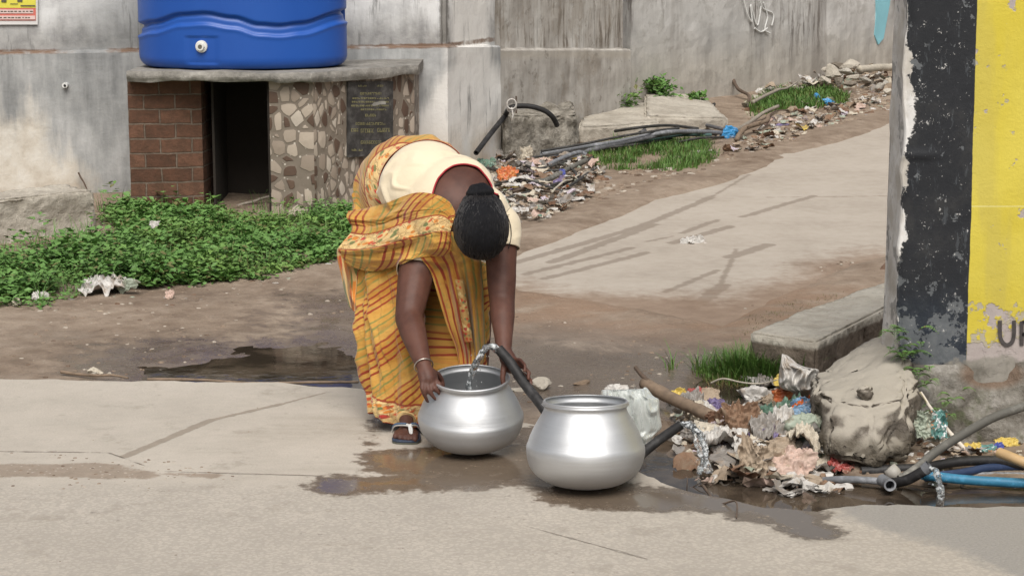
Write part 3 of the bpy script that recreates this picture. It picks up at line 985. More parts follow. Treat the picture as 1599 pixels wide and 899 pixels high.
for j in range(nzr):
    for i in range(na):
        fs.append((j * na + i, j * na + (i + 1) % na, (j + 1) * na + (i + 1) % na, (j + 1) * na + i))
fs.append(tuple(range(na))[::-1]); fs.append(tuple(range(nzr * na, (nzr + 1) * na)))
mk('body', vs, fs, TANKM, tank, smooth=True)
mb = MB(); top = tc + Vector((0, 0, TH - .03)); mb.tube([top, top + Vector((0, 0, .07)), top + Vector((0, 0, .085))], [TR * .36, TR * .36, TR * .30], 48)
mb.build('lid', plain('black_plastic', (0.02, 0.02, 0.022), .5), tank, smooth=False)
th_ = math.acos((330 - 380) / 162.0); 
fdir = Vector((math.cos(th_) * TD, -math.sin(th_), 0)).normalized(); fc = tc + Vector((math.cos(th_), -math.sin(th_) * TD, 0)) * (TR - .016); fc.z = tc.z + (108 - 74) * kpx
mb = MB(); mb.tube([fc - fdir * .02, fc + fdir * .016, fc + fdir * .017], [.036, .036, .030], 24)
mb.tube([fc + fdir * .0165, fc + fdir * .035], [.024, .024], 8)
ou = mb.build('outlet', plain('white_fitting', (0.70, 0.70, 0.66), .35), tank)
mb = MB(); mb.tube([fc + fdir * .034, fc + fdir * .0365], [.013, .013], 16); mb.build('bore', plain('bore_dark', (0.12, 0.11, 0.09), .7), ou)

# ------------------------------------------------------------------ rough concrete blocks
def m_conc(a=(0.27, 0.25, 0.215), b=(0.47, 0.44, 0.385), s=6.0):
    def fn():
        p = pos(); x, y, z = xyz(p); n1 = tnoise(p, s, 6, .65); n2 = tnoise(p, s * 5, 5, .7)
        c = mix((n1 * .65 + n2 * .35).step(.36, .64), a, b)
        c = mix((tvor(p, 31)).step(0.0, .2), mix(.6, c, (0.08, 0.07, 0.055)), c)
        return dict(col=c, rough=.93, normal=bump(n1 * 1.2 + n2, .8, .018), spec=.25)
    return fn
CONC = material('weathered_concrete', m_conc())
CONCD = material('dark_concrete', m_conc((0.12, 0.10, 0.08), (0.26, 0.225, 0.18)))
CONCW = material('warm_concrete', m_conc((0.33, 0.295, 0.245), (0.50, 0.46, 0.39), 3.5))
def rough_block(name, base, z0, z1, mat, label, cat, amp=0.012, cut=0.05, seed=0, tops=None, mats=None):
    """prism remeshed finely and knocked about"""
    bm = bmesh.new(); n = len(base)
    za = z0 if isinstance(z0, list) else [z0] * n; zb = z1 if isinstance(z1, list) else [z1] * n
    lo = [bm.verts.new((p[0], p[1], za[i])) for i, p in enumerate(base)]; hi = [bm.verts.new((p[0], p[1], zb[i])) for i, p in enumerate(base)]
    bm.faces.new(lo[::-1]); bm.faces.new(hi)
    for i in range(n): bm.faces.new((lo[i], lo[(i + 1) % n], hi[(i + 1) % n], hi[i]))
    bmesh.ops.recalc_face_normals(bm, faces=bm.faces)
    bmesh.ops.bevel(bm, geom=bm.edges[:], offset=cut * .35, segments=2, affect='EDGES')
    bmesh.ops.triangulate(bm, faces=bm.faces[:])
    for _ in range(7):
        es = [e for e in bm.edges if e.calc_length() > cut]
        if not es: break
        bmesh.ops.subdivide_edges(bm, edges=es, cuts=1)
        bmesh.ops.triangulate(bm, faces=[f for f in bm.faces if len(f.verts) > 3])
    bm.normal_update()
    for v in bm.verts:
        c = v.co
        d = amp * (nz(c, 4, seed) + .7 * nz(c, 11, seed + 1) + .45 * nz(c, 27, seed + 2))
        v.co += v.normal * d
    bm.verts.index_update()
    V = [v.co.copy() for v in bm.verts]; Fc = [tuple(v.index for v in f.verts) for f in bm.faces]; bm.free()
    o = mk(name, V, Fc, mat, smooth=True)
    return tag(o, label, cat)
a = G(-60, 378); b = G(150, 349)
n_ = Vector((b.y - a.y, a.x - b.x, 0)).normalized();  n_ = n_ if n_.y > 0 else -n_
zt2 = onplane(75, 304, a, b).z
rough_block('concrete_block', [(a.x, a.y), (b.x, b.y), (b.x + n_.x * .32, b.y + n_.y * .32), (a.x + n_.x * .32, a.y + n_.y * .32)], -.06, zt2, CONCW, 'long rough concrete block lying in the weeds at the left edge', 'block', .016, .03, 3)
a = G(786, 243); b = G(900, 231)
rough_block('stone_block', [(a.x, a.y), (b.x, b.y), (b.x + .0, b.y + .9), (a.x - .05, a.y + .55)], a.z - .06, [onplane(790, 180, a, b).z, onplane(898, 181, a, b).z, onplane(898, 181, a, b).z + .02, onplane(790, 180, a, b).z + .02], material('knobbly_masonry', m_conc((0.14, 0.125, 0.10), (0.38, 0.35, 0.30), 9)), 'knobbly grey masonry block under the black hose at the foot of the wall', 'block', .03, .04, 5)
a = G(902, 217); b = G(1030, 204)
za = onplane(905, 199, a, b).z; zb2 = onplane(1028, 190, a, b).z
rough_block('stone_slab', [(a.x, a.y), (b.x, b.y), (b.x + .0, b.y + 1.15), (a.x + .12, a.y + 1.6)], a.z - .05, [za, zb2, zb2 + .05, za + .05], CONCW, 'flat pale stone slab between the masonry block and the hose loop', 'slab', .008, .05, 6)
a = G(1006, 200); b = G(1138, 192)
za = onplane(1006, 181, a, b).z; zb2 = onplane(1138, 184, a, b).z
rough_block('stone_slab', [(a.x, a.y), (b.x, b.y), (b.x - .05, b.y + 1.5), (a.x + .1, a.y + 1.5)], a.z - .05, [za, zb2, zb2 + .06, za + .08], CONCW, 'flat sandy slab behind the hoses below the tall green plant', 'slab', .010, .05, 7)
# kerb slab behind the yellow wall
KZ = 0.125
kp = [Z(1172, 519, KZ), Z(1275, 534, KZ - .005), Z(1392, 474, KZ + .01), Z(1500, 420, KZ + .01), Z(1420, 425, KZ + .01), Z(1388, 438, KZ + .01), Z(1262, 480, KZ)]
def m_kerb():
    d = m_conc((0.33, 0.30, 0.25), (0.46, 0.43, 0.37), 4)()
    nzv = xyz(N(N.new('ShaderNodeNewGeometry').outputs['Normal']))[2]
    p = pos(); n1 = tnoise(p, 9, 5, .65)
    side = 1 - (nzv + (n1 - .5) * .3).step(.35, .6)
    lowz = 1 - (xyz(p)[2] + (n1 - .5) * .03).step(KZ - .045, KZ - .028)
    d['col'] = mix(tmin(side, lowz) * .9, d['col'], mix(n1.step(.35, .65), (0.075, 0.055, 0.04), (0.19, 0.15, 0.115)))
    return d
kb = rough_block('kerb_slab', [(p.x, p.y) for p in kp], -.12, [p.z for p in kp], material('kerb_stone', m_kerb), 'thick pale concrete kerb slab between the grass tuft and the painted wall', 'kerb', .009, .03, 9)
# ------------------------------------------------------------------ aluminium pots
def m_alu():
    p = objco(); x, y, z = xyz(p)
    br = tnoise(vec(x * .6, y * .6, z * 14), 9, 4, .6); n = tnoise(p, 10, 4, .6); n2 = tnoise(p, 60, 4, .7)
    hz_ = tnoise(vec(x * .3, y * .3, z * 60), 4, 2, .5)
    col = mix(n * .6 + br * .4, (0.52, 0.53, 0.54), (0.74, 0.75, 0.76))
    dull = (0.10 - z + (n - .5) * .05).step(-.02, .05)
    col = mix(dull * .35, col, (0.40, 0.40, 0.40))
    col = mix((n2 - .68).step(0, .05) * .4, col, (0.3, 0.29, 0.28))
    return dict(col=col, metal=.92, rough=.47 + br * .14 + dull * .12, normal=bump(br * .5 + hz_ * .35 + n * .6, .12, .006))
ALU = material('brushed_aluminium', m_alu)

def pot(center, Rm, rr, hgt, tilt, label, prof_seam, seed):
    """profile points (radius, height) outside, over the rim, then down the inside"""
    o_ = [(0, 0.0), (.30, .0), (.40, .012), (.62, .055), (.82, .14), (.94, .25), (.995, .38), (1.0, .46), (.985, .50), (.972, .515), (.93, .60), (.865, .70), (.785, .80), (.72, .88), (.695, .925), (.705, .95), (.74, .975)]
    pr = [(r * Rm, z * hgt) for r, z in o_]
    pr += [(rr, hgt * .985), (rr + .003, hgt * 1.0), (rr, hgt * 1.018), (rr - .006, hgt * 1.012)]
    t = .004
    ins = [(max(0, r * Rm - t), z * hgt + (t if z < .1 else 0)) for r, z in o_][::-1]
    pr += [(ins[0][0], ins[0][1] + .006)] + ins[1:]
    # smooth the polyline
    q = []
    for i in range(len(pr) - 1):
        p0 = pr[max(0, i - 1)]; p1 = pr[i]; p2 = pr[i + 1]; p3 = pr[min(len(pr) - 1, i + 2)]
        sharp = i in (8, 9) or 16 <= i <= 21
        for k in range(1 if sharp else 4):
            u = k / (1 if sharp else 4)
            if sharp: q.append(p1)
            else: q.append(tuple(.5 * ((2 * p1[c]) + (p2[c] - p0[c]) * u + (2 * p0[c] - 5 * p1[c] + 4 * p2[c] - p3[c]) * u * u + (3 * p1[c] - p0[c] - 3 * p2[c] + p3[c]) * u ** 3) for c in (0, 1)))
    q.append(pr[-1])
    n = 96; vs = []; fs = []
    M = Matrix.Rotation(tilt, 3, 'X')
    for j, (r, z) in enumerate(q):
        for i in range(n):
            a = 2 * math.pi * i / n
            d = 1 + .009 * nz((math.cos(a), math.sin(a), z * 7), 2.3, seed + 4) + .0045 * nz((math.cos(a), math.sin(a), z * 5), 1.6, seed) + .002 * nz((math.cos(a) * 3, math.sin(a) * 3, z * 14), 1.6, seed + 1)
            v = Vector((math.cos(a) * max(r, 0.0005) * d, math.sin(a) * max(r, .0005) * d, z))
            vs.append(M @ v + Vector(center))
    for j in range(len(q) - 1):
        for i in range(n): fs.append((j * n + i, j * n + (i + 1) % n, (j + 1) * n + (i + 1) % n, (j + 1) * n + i))
    e = empty('water_pot', center, label, 'pot', 'aluminium water pots')
    b = mk('vessel', vs, fs, ALU, e, smooth=True)
    return e, M
PY1 = 6.13
c1 = Z(735.5, 0, 1); c1 = P(735.5, 690, PY1); c1.z = 0.012
p1, M1 = pot(c1, .173, .126, .238, R(7), 'dented aluminium pot being filled by the bending woman', 0, 1)
c2 = P(914, 758, 5.685); c2.z = 0.004
p2, M2 = pot(c2, .182, .129, .262, R(-5.5), 'full round aluminium pot standing on the wet road in front of the white bag', 0, 5)
# water inside both
def m_clear():
    p = pos(); n = tnoise(p, 75, 3, .5)
    return dict(col=mix(n.step(.4,.65),(0.80,0.83,0.84),(0.95,0.96,0.97)), rough=.08 + n * .1, trans=mix(n.step(.36,.50),(.35,)*3,(.96,)*3), ior=1.33, normal=bump(n, .35, .01))
CLEAR = material('clear_water', m_clear)
def m_potwater():
    p = pos(); n = tnoise(p, 30, 3, .5)
    return dict(col=(0.10, 0.105, 0.11), rough=.04, normal=bump(n, .25, .008), spec=.6)
PW = material('pot_water', m_potwater)
for (c, h_, r_) in ((c1, .115, .168), (c2, .16, .160)):
    n = 64; v = [Vector((c.x, c.y - .0, c.z + h_))] ; 
    off = (M1 if c is c1 else M2) @ Vector((0, 0, h_)); 
    ring_ = [Vector((c.x + off.x + math.cos(2 * math.pi * i / n) * r_ * .985, c.y + off.y + math.sin(2 * math.pi * i / n) * r_ * .985, c.z + off.z)) for i in range(n)]
    w_ = mk('water_fill', ring_, [tuple(range(n))], PW)
    tag(w_, 'water lying in the pot that is being filled' if c is c1 else 'water standing in the pot nearest the viewer', 'water')

# ------------------------------------------------------------------ hoses at the pots
def m_hose(col, rough=.5):
    def fn():
        p = objco(); n = tnoise(p, 40, 5, .7); n2 = tnoise(p, 8, 4, .6)
        c = mix((n * .5 + n2 * .5).step(.45, .7), col, tuple(min(1, v * 2.2 + .03) for v in col))
        return dict(col=c, rough=rough + n * .2, normal=bump(n, .35, .003), spec=.4)
    return fn
HOSEB = material('black_rubber', m_hose((0.016, 0.015, 0.015)))
HOSEG = material('grey_hose', m_hose((0.085, 0.085, 0.09)))
def hose(pts, rad, mat, label, name='hose', cat='hose', group=None, nn=8, hollow=True, parent=None):
    q = crom(pts, nn)
    mb = MB(); mb.tube(q, rad, 16, cap=not hollow)
    if hollow:
        # turned-in lip and bore at both ends
        for a, b in ((q[0], q[1]), (q[-1], q[-2])):
            d = (b - a).normalized()
            mb.tube([a, a + d * .0001, a + d * .03], [rad, rad * .72, rad * .72], 16, cap=False)
    o = mb.build(name, mat, parent, smooth=True)
    m = o.modifiers.new('e', 'EDGE_SPLIT'); m.split_angle = R(50)
    if parent is None: tag(o, label, cat, group)
    return o
hp = [P(778, 544, 6.070), P(797, 566, 6.050), P(820, 600, 6.000), P(846, 633, 5.930), P(868, 668, 5.895), P(890, 700, 5.900), P(925, 722, 5.930)]
hp += [Z(970, 722, .03)]
HS = hose(hp, .0165, HOSEB, 'black rubber hose in her hand filling the pot with water')
hose([Z(905, 748, .02) + Vector((0, .35, 0)), Z(975, 735, .03), P(1003, 708, 5.880), P(1030, 686, 5.920), P(1062, 664, 5.980)], .0155, HOSEB, 'short black pipe spilling water beside the white plastic bag', 'pipe', 'pipe')

# falling water: several braided strands each
def stream(path, rads, name, label, seed, parent=None, strands=4, spread=1.0, n=10):
    q = crom(path, n)
    mb = MB()
    for s in range(strands):
        rr = random.Random(seed * 10 + s)
        ph = rr.random() * 6; am = rr.uniform(.3, .9) * spread
        pts = []; rd = []
        for i, p in enumerate(q):
            t = i / (len(q) - 1)
            k = rads[0] + (rads[1] - rads[0]) * t
            wob = am * k * (.5 + .8 * t)
            pts.append(p + Vector((math.cos(ph + t * 7 + s) * wob + .3 * k * nz(p, 60, s), math.sin(ph + t * 5) * wob, .4 * k * nz(p, 70, s + 3))))
            rd.append(max(.0012, k * (.55 if s else .8) * (1 + .5 * nz(p, 55, s + 9 + seed)) * (1 - .25 * t)))
        mb.tube(pts, rd, 10)
    rr = random.Random(seed)
    for i in range(26):
        p = q[rr.randrange(len(q) // 3, len(q))] + Vector((rr.gauss(0, 1), rr.gauss(0, 1), rr.gauss(0, 1))) * rads[0] * 1.1
        r_ = rr.uniform(.0012, .003)
        mb.tube([p + Vector((0, 0, r_)), p + Vector((0, 0, r_ * .5)), p - Vector((0, 0, r_ * .5)), p - Vector((0, 0, r_))], [r_ * .1, r_ * .8, r_ * .8, r_ * .1], 6)
    o = mb.build(name, CLEAR, parent, smooth=True)
    return tag(o, label, 'water', kind='stuff') if parent is None else o
stream([P(780, 546, 6.070), P(768, 540, 6.070), P(755, 545, 6.070), P(746, 560, 6.070), P(740, 580, 6.080), P(736, 604, 6.090), P(734, 640, 6.100)], (.013, .014), 'water_jet', 'clear water arcing out of the hose into the pot', 1, strands=5)
stream([P(1062, 664, 5.980), P(1075, 662, 5.950), P(1087, 672, 5.900), P(1094, 690, 5.880), P(1099, 715, 5.860), P(1100, 735, 5.850)], (.012, .018), 'water_spill', 'water gushing from the short black pipe into the drain', 2, strands=5)
# ------------------------------------------------------------------ the woman filling the pot
def blob_mesh(prims, voxel=.006, smooth=6):
    """ellipsoids and tapered limbs merged into one continuous skin; returns bmesh (world space)"""
    bm = bmesh.new()
    for pr in prims:
        if pr[0] == 'e':
            _, c, r, M = pr
            t = bmesh.ops.create_icosphere(bm, subdivisions=4, radius=1.0)
            S = Matrix.Diagonal(Vector(r)).to_4x4()
            mm = Matrix.Translation(c) @ (M.to_4x4() if M is not None else Matrix.Identity(4)) @ S
            for v in t['verts']: v.co = mm @ v.co
        else:
            _, pts, rads = pr
            # chain of spheres, dense, with interpolated radii
            for k in range(len(pts) - 1):
                a, b = Vector(pts[k]), Vector(pts[k + 1]); ra, rb = rads[k], rads[k + 1]
                L = (b - a).length; n = max(2, int(L / (min(ra, rb) * .22)))
                for i in range(n + 1):
                    if i == n and k < len(pts) - 2: continue
                    u = i / n
                    t = bmesh.ops.create_icosphere(bm, subdivisions=2, radius=(ra + (rb - ra) * u))
                    c = a.lerp(b, u)
                    for v in t['verts']: v.co += c
    me = bpy.data.meshes.new('tmp'); bm.to_mesh(me); bm.free()
    o = bpy.data.objects.new('tmp', me); COL.objects.link(o)
    m = o.modifiers.new('r', 'REMESH'); m.mode = 'VOXEL'; m.voxel_size = voxel; m.adaptivity = 0
    m2 = o.modifiers.new('s', 'SMOOTH'); m2.factor = .5; m2.iterations = smooth
    dg = bpy.context.evaluated_depsgraph_get(); ev = o.evaluated_get(dg)
    res = bpy.data.meshes.new_from_object(ev)
    out = bmesh.new(); out.from_mesh(res)
    bpy.data.objects.remove(o); bpy.data.meshes.remove(me); bpy.data.meshes.remove(res)
    return out

def frame(xa, za):
    """rotation matrix with given x axis and (approximate) z axis"""
    x = Vector(xa).normalized(); z = Vector(za); z = (z - x * z.dot(x)).normalized(); y = z.cross(x)
    return Matrix((x, y, z)).transposed()

Rs = P(655, 398, 6.47); Ls = P(781, 352, 6.40)
lat = (Ls - Rs).normalized()
hipC = P(637, 292, 6.78); waist = P(660, 285, 6.60); mid = P(698, 312, 6.49); chest = P(718, 345, 6.42)
tor = (chest - hipC).normalized()
bk = lat.cross(tor); bk = bk if bk.z > 0 else -bk         # outward from the back
Mt = frame(lat, bk)
headC = P(751, 356, 6.22); 
crown = Vector((.06, -.88, -.46)).normalized(); face = Vector((-.06, .40, -.90)); face = (face - crown * face.dot(crown)).normalized(); ear = crown.cross(face).normalized()
Mh = Matrix((ear, face, crown)).transposed()               # x: sideways, y: face, z: crown
def hd(x, y, z): return headC + Mh @ Vector((x, y, z))

Re = P(638, 496, 6.29); Rw = P(662, 572, 6.085); Le = P(784, 470, 6.29); Lw = P(787, 545, 6.135)
prims = []
I3 = Matrix.Identity(3)
prims += [('e', hipC, (.165, .16, .145), frame(Vector((1, -.1, 0)), bk)), ('e', waist, (.150, .16, .122), Mt), ('e', mid, (.163, .17, .118), Mt), ('e', chest + bk * .0, (.168, .13, .106), Mt), ('e', (mid + Rs.lerp(Ls, .5) + bk * .02) * .5, (.166, .14, .112), Mt)]
prims += [('e', Rs.lerp(Ls, .16) + bk * .008, (.075, .095, .07), Mt), ('e', Rs.lerp(Ls, .84) + bk * .004, (.07, .09, .068), Mt), ('e', Rs.lerp(Ls, .5) + bk * .02, (.13, .09, .075), Mt)]
prims += [('e', chest - bk * .06 + tor * (-.03), (.13, .11, .08), Mt)]
neck0 = Rs.lerp(Ls, .54) + bk * .03 + tor * .03
prims += [('l', [neck0, neck0.lerp(hd(0, -.035, -.05), .5), hd(0, -.03, -.05)], [.066, .054, .052])]
# head: cranium, jaw, nose, lips, ears
prims += [('e', hd(0, -.008, .012), (.074, .092, .098), Mh), ('e', hd(0, .030, -.055), (.056, .058, .062), Mh), ('e', hd(0, .048, -.098), (.026, .026, .018), Mh)]
prims += [('l', [hd(0, .086, -.012), hd(0, .105, -.042)], [.009, .013]), ('e', hd(0, .083, -.070), (.022, .011, .009), Mh), ('e', hd(0, .08, .014), (.05, .012, .01), Mh)]
for s in (-1, 1):
    prims += [('e', hd(s * .077, .0, -.022), (.010, .019, .030), Mh), ('e', hd(s * .033, .066, -.030), (.024, .02, .022), Mh)]
# arms
prims += [('l', [Rs, Rs.lerp(Re, .35), Rs.lerp(Re, .7), Re, Re.lerp(Rw, .3), Re.lerp(Rw, .7), Rw], [.066, .064, .056, .048, .046, .035, .026])]
prims += [('l', [Ls, Ls.lerp(Le, .35), Ls.lerp(Le, .7), Le, Le.lerp(Lw, .3), Le.lerp(Lw, .7), Lw], [.064, .058, .052, .045, .043, .033, .026])]
# right hand: back of the hand to the camera, gripping the rim
rh = P(669, 590, 6.050)
def hand(w, palm_pts, fingers, thumb, prims):
    for a, r in palm_pts: prims.append(('e', a, r, None))
    for f in fingers: prims.append(('l', f, [.0092, .0086, .0080, .0066][:len(f)]))
    prims.append(('l', thumb, [.0125, .0105, .0085, .007][:len(thumb)]))
prims.append(('l', [Rw, P(667, 584, 6.065), P(669, 592, 6.055)], [.025, .026, .025]))
prims.append(('l', [Rw, P(660, 584, 6.060), P(661, 594, 6.045)], [.022, .018, .014]))
prims.append(('l', [Rw, P(676, 586, 6.070), P(680, 596, 6.060)], [.022, .016, .012]))
RF = [[P(659, 594, 6.043), P(659, 606, 6.027), P(663, 617, 6.027), P(668, 627, 6.035)],
      [P(667, 598, 6.040), P(669, 609, 6.023), P(675, 617, 6.025), P(680, 623, 6.030)],
      [P(675, 598, 6.045), P(679, 606, 6.027), P(684, 611, 6.030), P(687, 616, 6.035)],
      [P(681, 594, 6.055), P(687, 600, 6.040), P(690, 606, 6.040)]]
for f in RF: prims.append(('l', f, [.0086, .0080, .0074, .0060][:len(f)]))
prims.append(('l', [P(674, 580, 6.085), P(684, 585, 6.110), P(690, 593, 6.120), P(692, 602, 6.115)], [.013, .0105, .009, .007]))
# left hand: behind the hose, fingers curling round its right side, thumb dropping inside the rim
prims.append(('l', [Lw, P(792, 560, 6.110), P(797, 572, 6.095)], [.025, .026, .024]))
prims.append(('l', [Lw, P(799, 560, 6.095), P(807, 570, 6.075)], [.022, .017, .013]))
LF = [[P(803, 560, 6.085), P(813, 562, 6.050), P(820, 570, 6.012), P(819, 579, 6.000)],
      [P(805, 569, 6.080), P(818, 573, 6.042), P(826, 582, 6.008), P(825, 591, 5.995)],
      [P(806, 579, 6.075), P(820, 586, 6.036), P(829, 595, 6.002), P(829, 604, 5.990)],
      [P(805, 588, 6.070), P(816, 597, 6.034), P(824, 606, 6.002), P(825, 613, 5.990)]]
for f in LF: prims.append(('l', f, [.0086, .0080, .0074, .0060][:len(f)]))
prims.append(('l', [P(789, 566, 6.095), P(786, 579, 6.070), P(785, 591, 6.060), P(786, 602, 6.055)], [.0135, .0112, .0095, .0072]))
# legs and feet
def footp(px, py, sx=1):
    g = P(px, py, 6.2)
    return g
ft = Z(634, 688, 0.0); ft.z = 0.026            # ball of the right foot
RA = ft + Vector((-.005, .165, .055)); LT = P(742, 690, 6.36); LT.z = .026; LA = LT + Vector((.01, .165, .055))
for T, A, kx in ((ft, RA, -.02), (LT, LA, .02)):
    knee = Vector((A.x + kx * 1.0 + (.03 if T is ft else -.02), A.y + .13, .47)); hip_ = hipC + Vector((.10 if T is LT else -.07, .0, -.06))
    prims.append(('l', [hip_, knee.lerp(hip_, .3), knee, knee.lerp(A, .4), A.lerp(knee, .12)], [.10, .072, .052, .046, .031]))
    prims.append(('l', [A + Vector((0, .035, -.03)), A, A.lerp(T, .5) + Vector((0, 0, .008)), T + Vector((0, .02, .004))], [.027, .034, .027, .020]))
    prims.append(('e', T + Vector((0, .02, -.004)), (.043, .04, .016), None))
    for i, (dx, L, r) in enumerate([(-.034, .020, .0085), (-.019, .030, .009), (-.003, .036, .0095), (.011, .040, .0098), (.030, .042, .0125)]):
        if T is LT: dx = -dx
        prims.append(('l', [T + Vector((dx, .0, -.004)), T + Vector((dx * 1.06, -L * .7, -.003)), T + Vector((dx * 1.06, -L, -.010))], [r, r, r * .85]))
bmB = blob_mesh(prims, .0043, 4)
sel = []
hands_ = [P(672, 600, 6.06), P(808, 580, 6.08)]
for v in bmB.verts:
    c = v.co
    if c.z > .55 and (c - headC).length > .135: sel.append(v)
for _ in range(34): bmesh.ops.smooth_vert(bmB, verts=sel, factor=.5, use_axis_x=True, use_axis_y=True, use_axis_z=True)
limb = [v for v in bmB.verts if v.co.z > .30 and min((v.co - Rw).length, (v.co - Lw).length) > .05 and (v.co - headC).length > .135]
for _ in range(8): bmesh.ops.smooth_vert(bmB, verts=limb, factor=.5, use_axis_x=True, use_axis_y=True, use_axis_z=True)
bmB.normal_update()
BODY = BVHTree.FromBMesh(bmB)

def m_skin():
    p = pos(); n = tnoise(p, 12, 4, .6); n2 = tnoise(p, 140, 4, .6)
    x, y, z = xyz(p)
    c = mix((n * .6 + tnoise(p, 3.5, 3, .5) * .4).step(.35, .65), (0.066, 0.027, 0.019), (0.118, 0.052, 0.036))
    return dict(col=c, rough=.50 + n2 * .12, normal=bump(n2 * .5 + n, .2, .003), spec=.35, sss=.12, sssr=(0.02, 0.008, 0.004), ssss=.5)
SKIN = material('brown_skin', m_skin)
person = empty('person', Vector((ft.x + .05, ft.y + .2, 0)), 'woman in a yellow patterned saree bending over an aluminium pot, hose in hand', 'person')
bmB.verts.index_update()
BV = [v.co.copy() for v in bmB.verts]; BF = [tuple(v.index for v in f.verts) for f in bmB.faces]
mk('body', BV, BF, SKIN, person, smooth=True)

# ---- blouse: grown out of the torso and upper arms
nc = P(722, 318, 6.38)
def px_of(v):
    d = v - CP
    c_, s_ = math.cos(PITCH), math.sin(PITCH)
    dep = d.y * c_ - d.z * s_; up_ = d.y * s_ + d.z * c_
    return (W / 2 + F * d.x / dep, H / 2 - F * up_ / dep)
armR = (Re - Rs); armL = (Le - Ls)
def blouse_side(v):
    """positive inside the blouse, in metres (roughly)"""
    q = v.co
    t = (q - waist).dot(tor) + .085                       # from the waist towards the neck
    inside = t
    # neckline: a round scoop on the back
    px, py = px_of(q)
    sc = (math.hypot((px - 723) / 46.0, (py - 318) / 58.0) - 1) * .1
    inside = min(inside, sc)
    tr = (q - Rs).dot(armR.normalized()); dr = (q - Rs - armR.normalized() * tr).length
    tl = (q - Ls).dot(armL.normalized()); dl = (q - Ls - armL.normalized() * tl).length
    dT = (q - mid).dot(lat)
    if tr > 0 and dr < .10 and (q.z < Rs.z - .0) and abs((q-Rs).dot(lat)) < .09: inside = min(inside, .070 - tr)
    if tl > 0 and dl < .10 and q.z < Ls.z and abs((q-Ls).dot(lat)) < .09: inside = min(inside, .115 - tl)
    if (q - headC).length < .125: inside = -1
    if q.z < .52: inside = -1
    if (q - neck0).dot(tor) > .05 and (q - Rs).length > .1 and (q - Ls).length > .1: inside = -1
    return inside
bl = bmB.copy()
for v in bl.verts: v.tag = blouse_side(v) > 0
bmesh.ops.delete(bl, geom=[v for v in bl.verts if not v.tag], context='VERTS')
# keep the largest island
bl.verts.ensure_lookup_table(); bl.verts.index_update()
seen = set(); best = []
for v in bl.verts:
    if v.index in seen: continue
    st = [v]; seen.add(v.index); isl = []
    while st:
        w_ = st.pop(); isl.append(w_)
        for e in w_.link_edges:
            o_ = e.other_vert(w_)
            if o_.index not in seen: seen.add(o_.index); st.append(o_)
    if len(isl) > len(best): best = isl
bs = set(v.index for v in best)
bmesh.ops.delete(bl, geom=[v for v in bl.verts if v.index not in bs], context='VERTS')
bl.normal_update()
for v in bl.verts: v.co += v.normal * (.0075 + .004 * nz(v.co, 9, 3) + .012 * max(0, 1 - abs(nz((v.co.x * 1.0, v.co.y * 1.8, v.co.z * 1.5), 8, 6)) * 5) * max(0, nz(v.co, 5, 8) + .35))
for _ in range(12):
    mv = {}
    for v in bl.verts:
        be = [e for e in v.link_edges if e.is_boundary]
        if len(be) == 2:
            mv[v] = (be[0].other_vert(v).co + be[1].other_vert(v).co) * .25 + v.co * .5
    for v, c in mv.items(): v.co = c
bnd = [e for e in bl.edges if e.is_boundary]
bl.verts.index_update()
BLV = [v.co.copy() for v in bl.verts]; BLF = [tuple(v.index for v in f.verts) for f in bl.faces]
def m_blouse():
    p = pos(); n = tnoise(p, 7, 4, .6); n2 = tnoise(p, 300, 3, .6); n3 = tnoise(p, 26, 4, .6)
    return dict(col=mix(n, (0.66, 0.555, 0.39), (0.76, 0.67, 0.50)), rough=.85, normal=bump(n2 * .25 + n3 * 1.2, .3, .008), sheen=.2, spec=.2)
blo = mk('blouse', BLV, BLF, material('cream_cotton', m_blouse), person, smooth=True, solid=.003)
# red piping along the neckline
loop = []
adj = {}
for e in bnd:
    a, b = e.verts
    adj.setdefault(a.index, []).append(b.index); adj.setdefault(b.index, []).append(a.index)
used = set(); loops = []
for s0 in adj:
    if s0 in used: continue
    cur = s0; path = [cur]; used.add(cur)
    while True:
        nx_ = [k for k in adj[cur] if k not in used]
        if not nx_: break
        cur = nx_[0]; used.add(cur); path.append(cur)
    loops.append(path)
mbp = MB()
for lp in loops:
    pts = [BLV[i] for i in lp]
    ok = [abs(math.hypot((px_of(q)[0] - 723) / 46.0, (px_of(q)[1] - 318) / 58.0) - 1) < .22 and q.z > .70 for q in pts]
    if not any(ok): continue
    if all(ok): runs = [pts + [pts[0]]]
    else:
        k0 = ok.index(False); o2 = ok[k0:] + ok[:k0]; p2_ = pts[k0:] + pts[:k0]; runs = []; cur = []
        for a_, b_ in zip(o2, p2_):
            if a_: cur.append(b_)
            elif cur: runs.append(cur); cur = []
        if cur: runs.append(cur)
    run = max(runs, key=len)
    if len(run) < 12: continue
    for _ in range(8): run = [run[0]] + [run[i - 1] * .25 + run[i] * .5 + run[i + 1] * .25 for i in range(1, len(run) - 1)] + [run[-1]]
    mbp.tube(run, .0032, 6)
if mbp.v: mbp.build('piping', plain('red_piping', (0.35, 0.02, 0.03), .7), blo, smooth=True)
BLB = BVHTree.FromPolygons([tuple(v) for v in BLV], BLF)
bl.free()

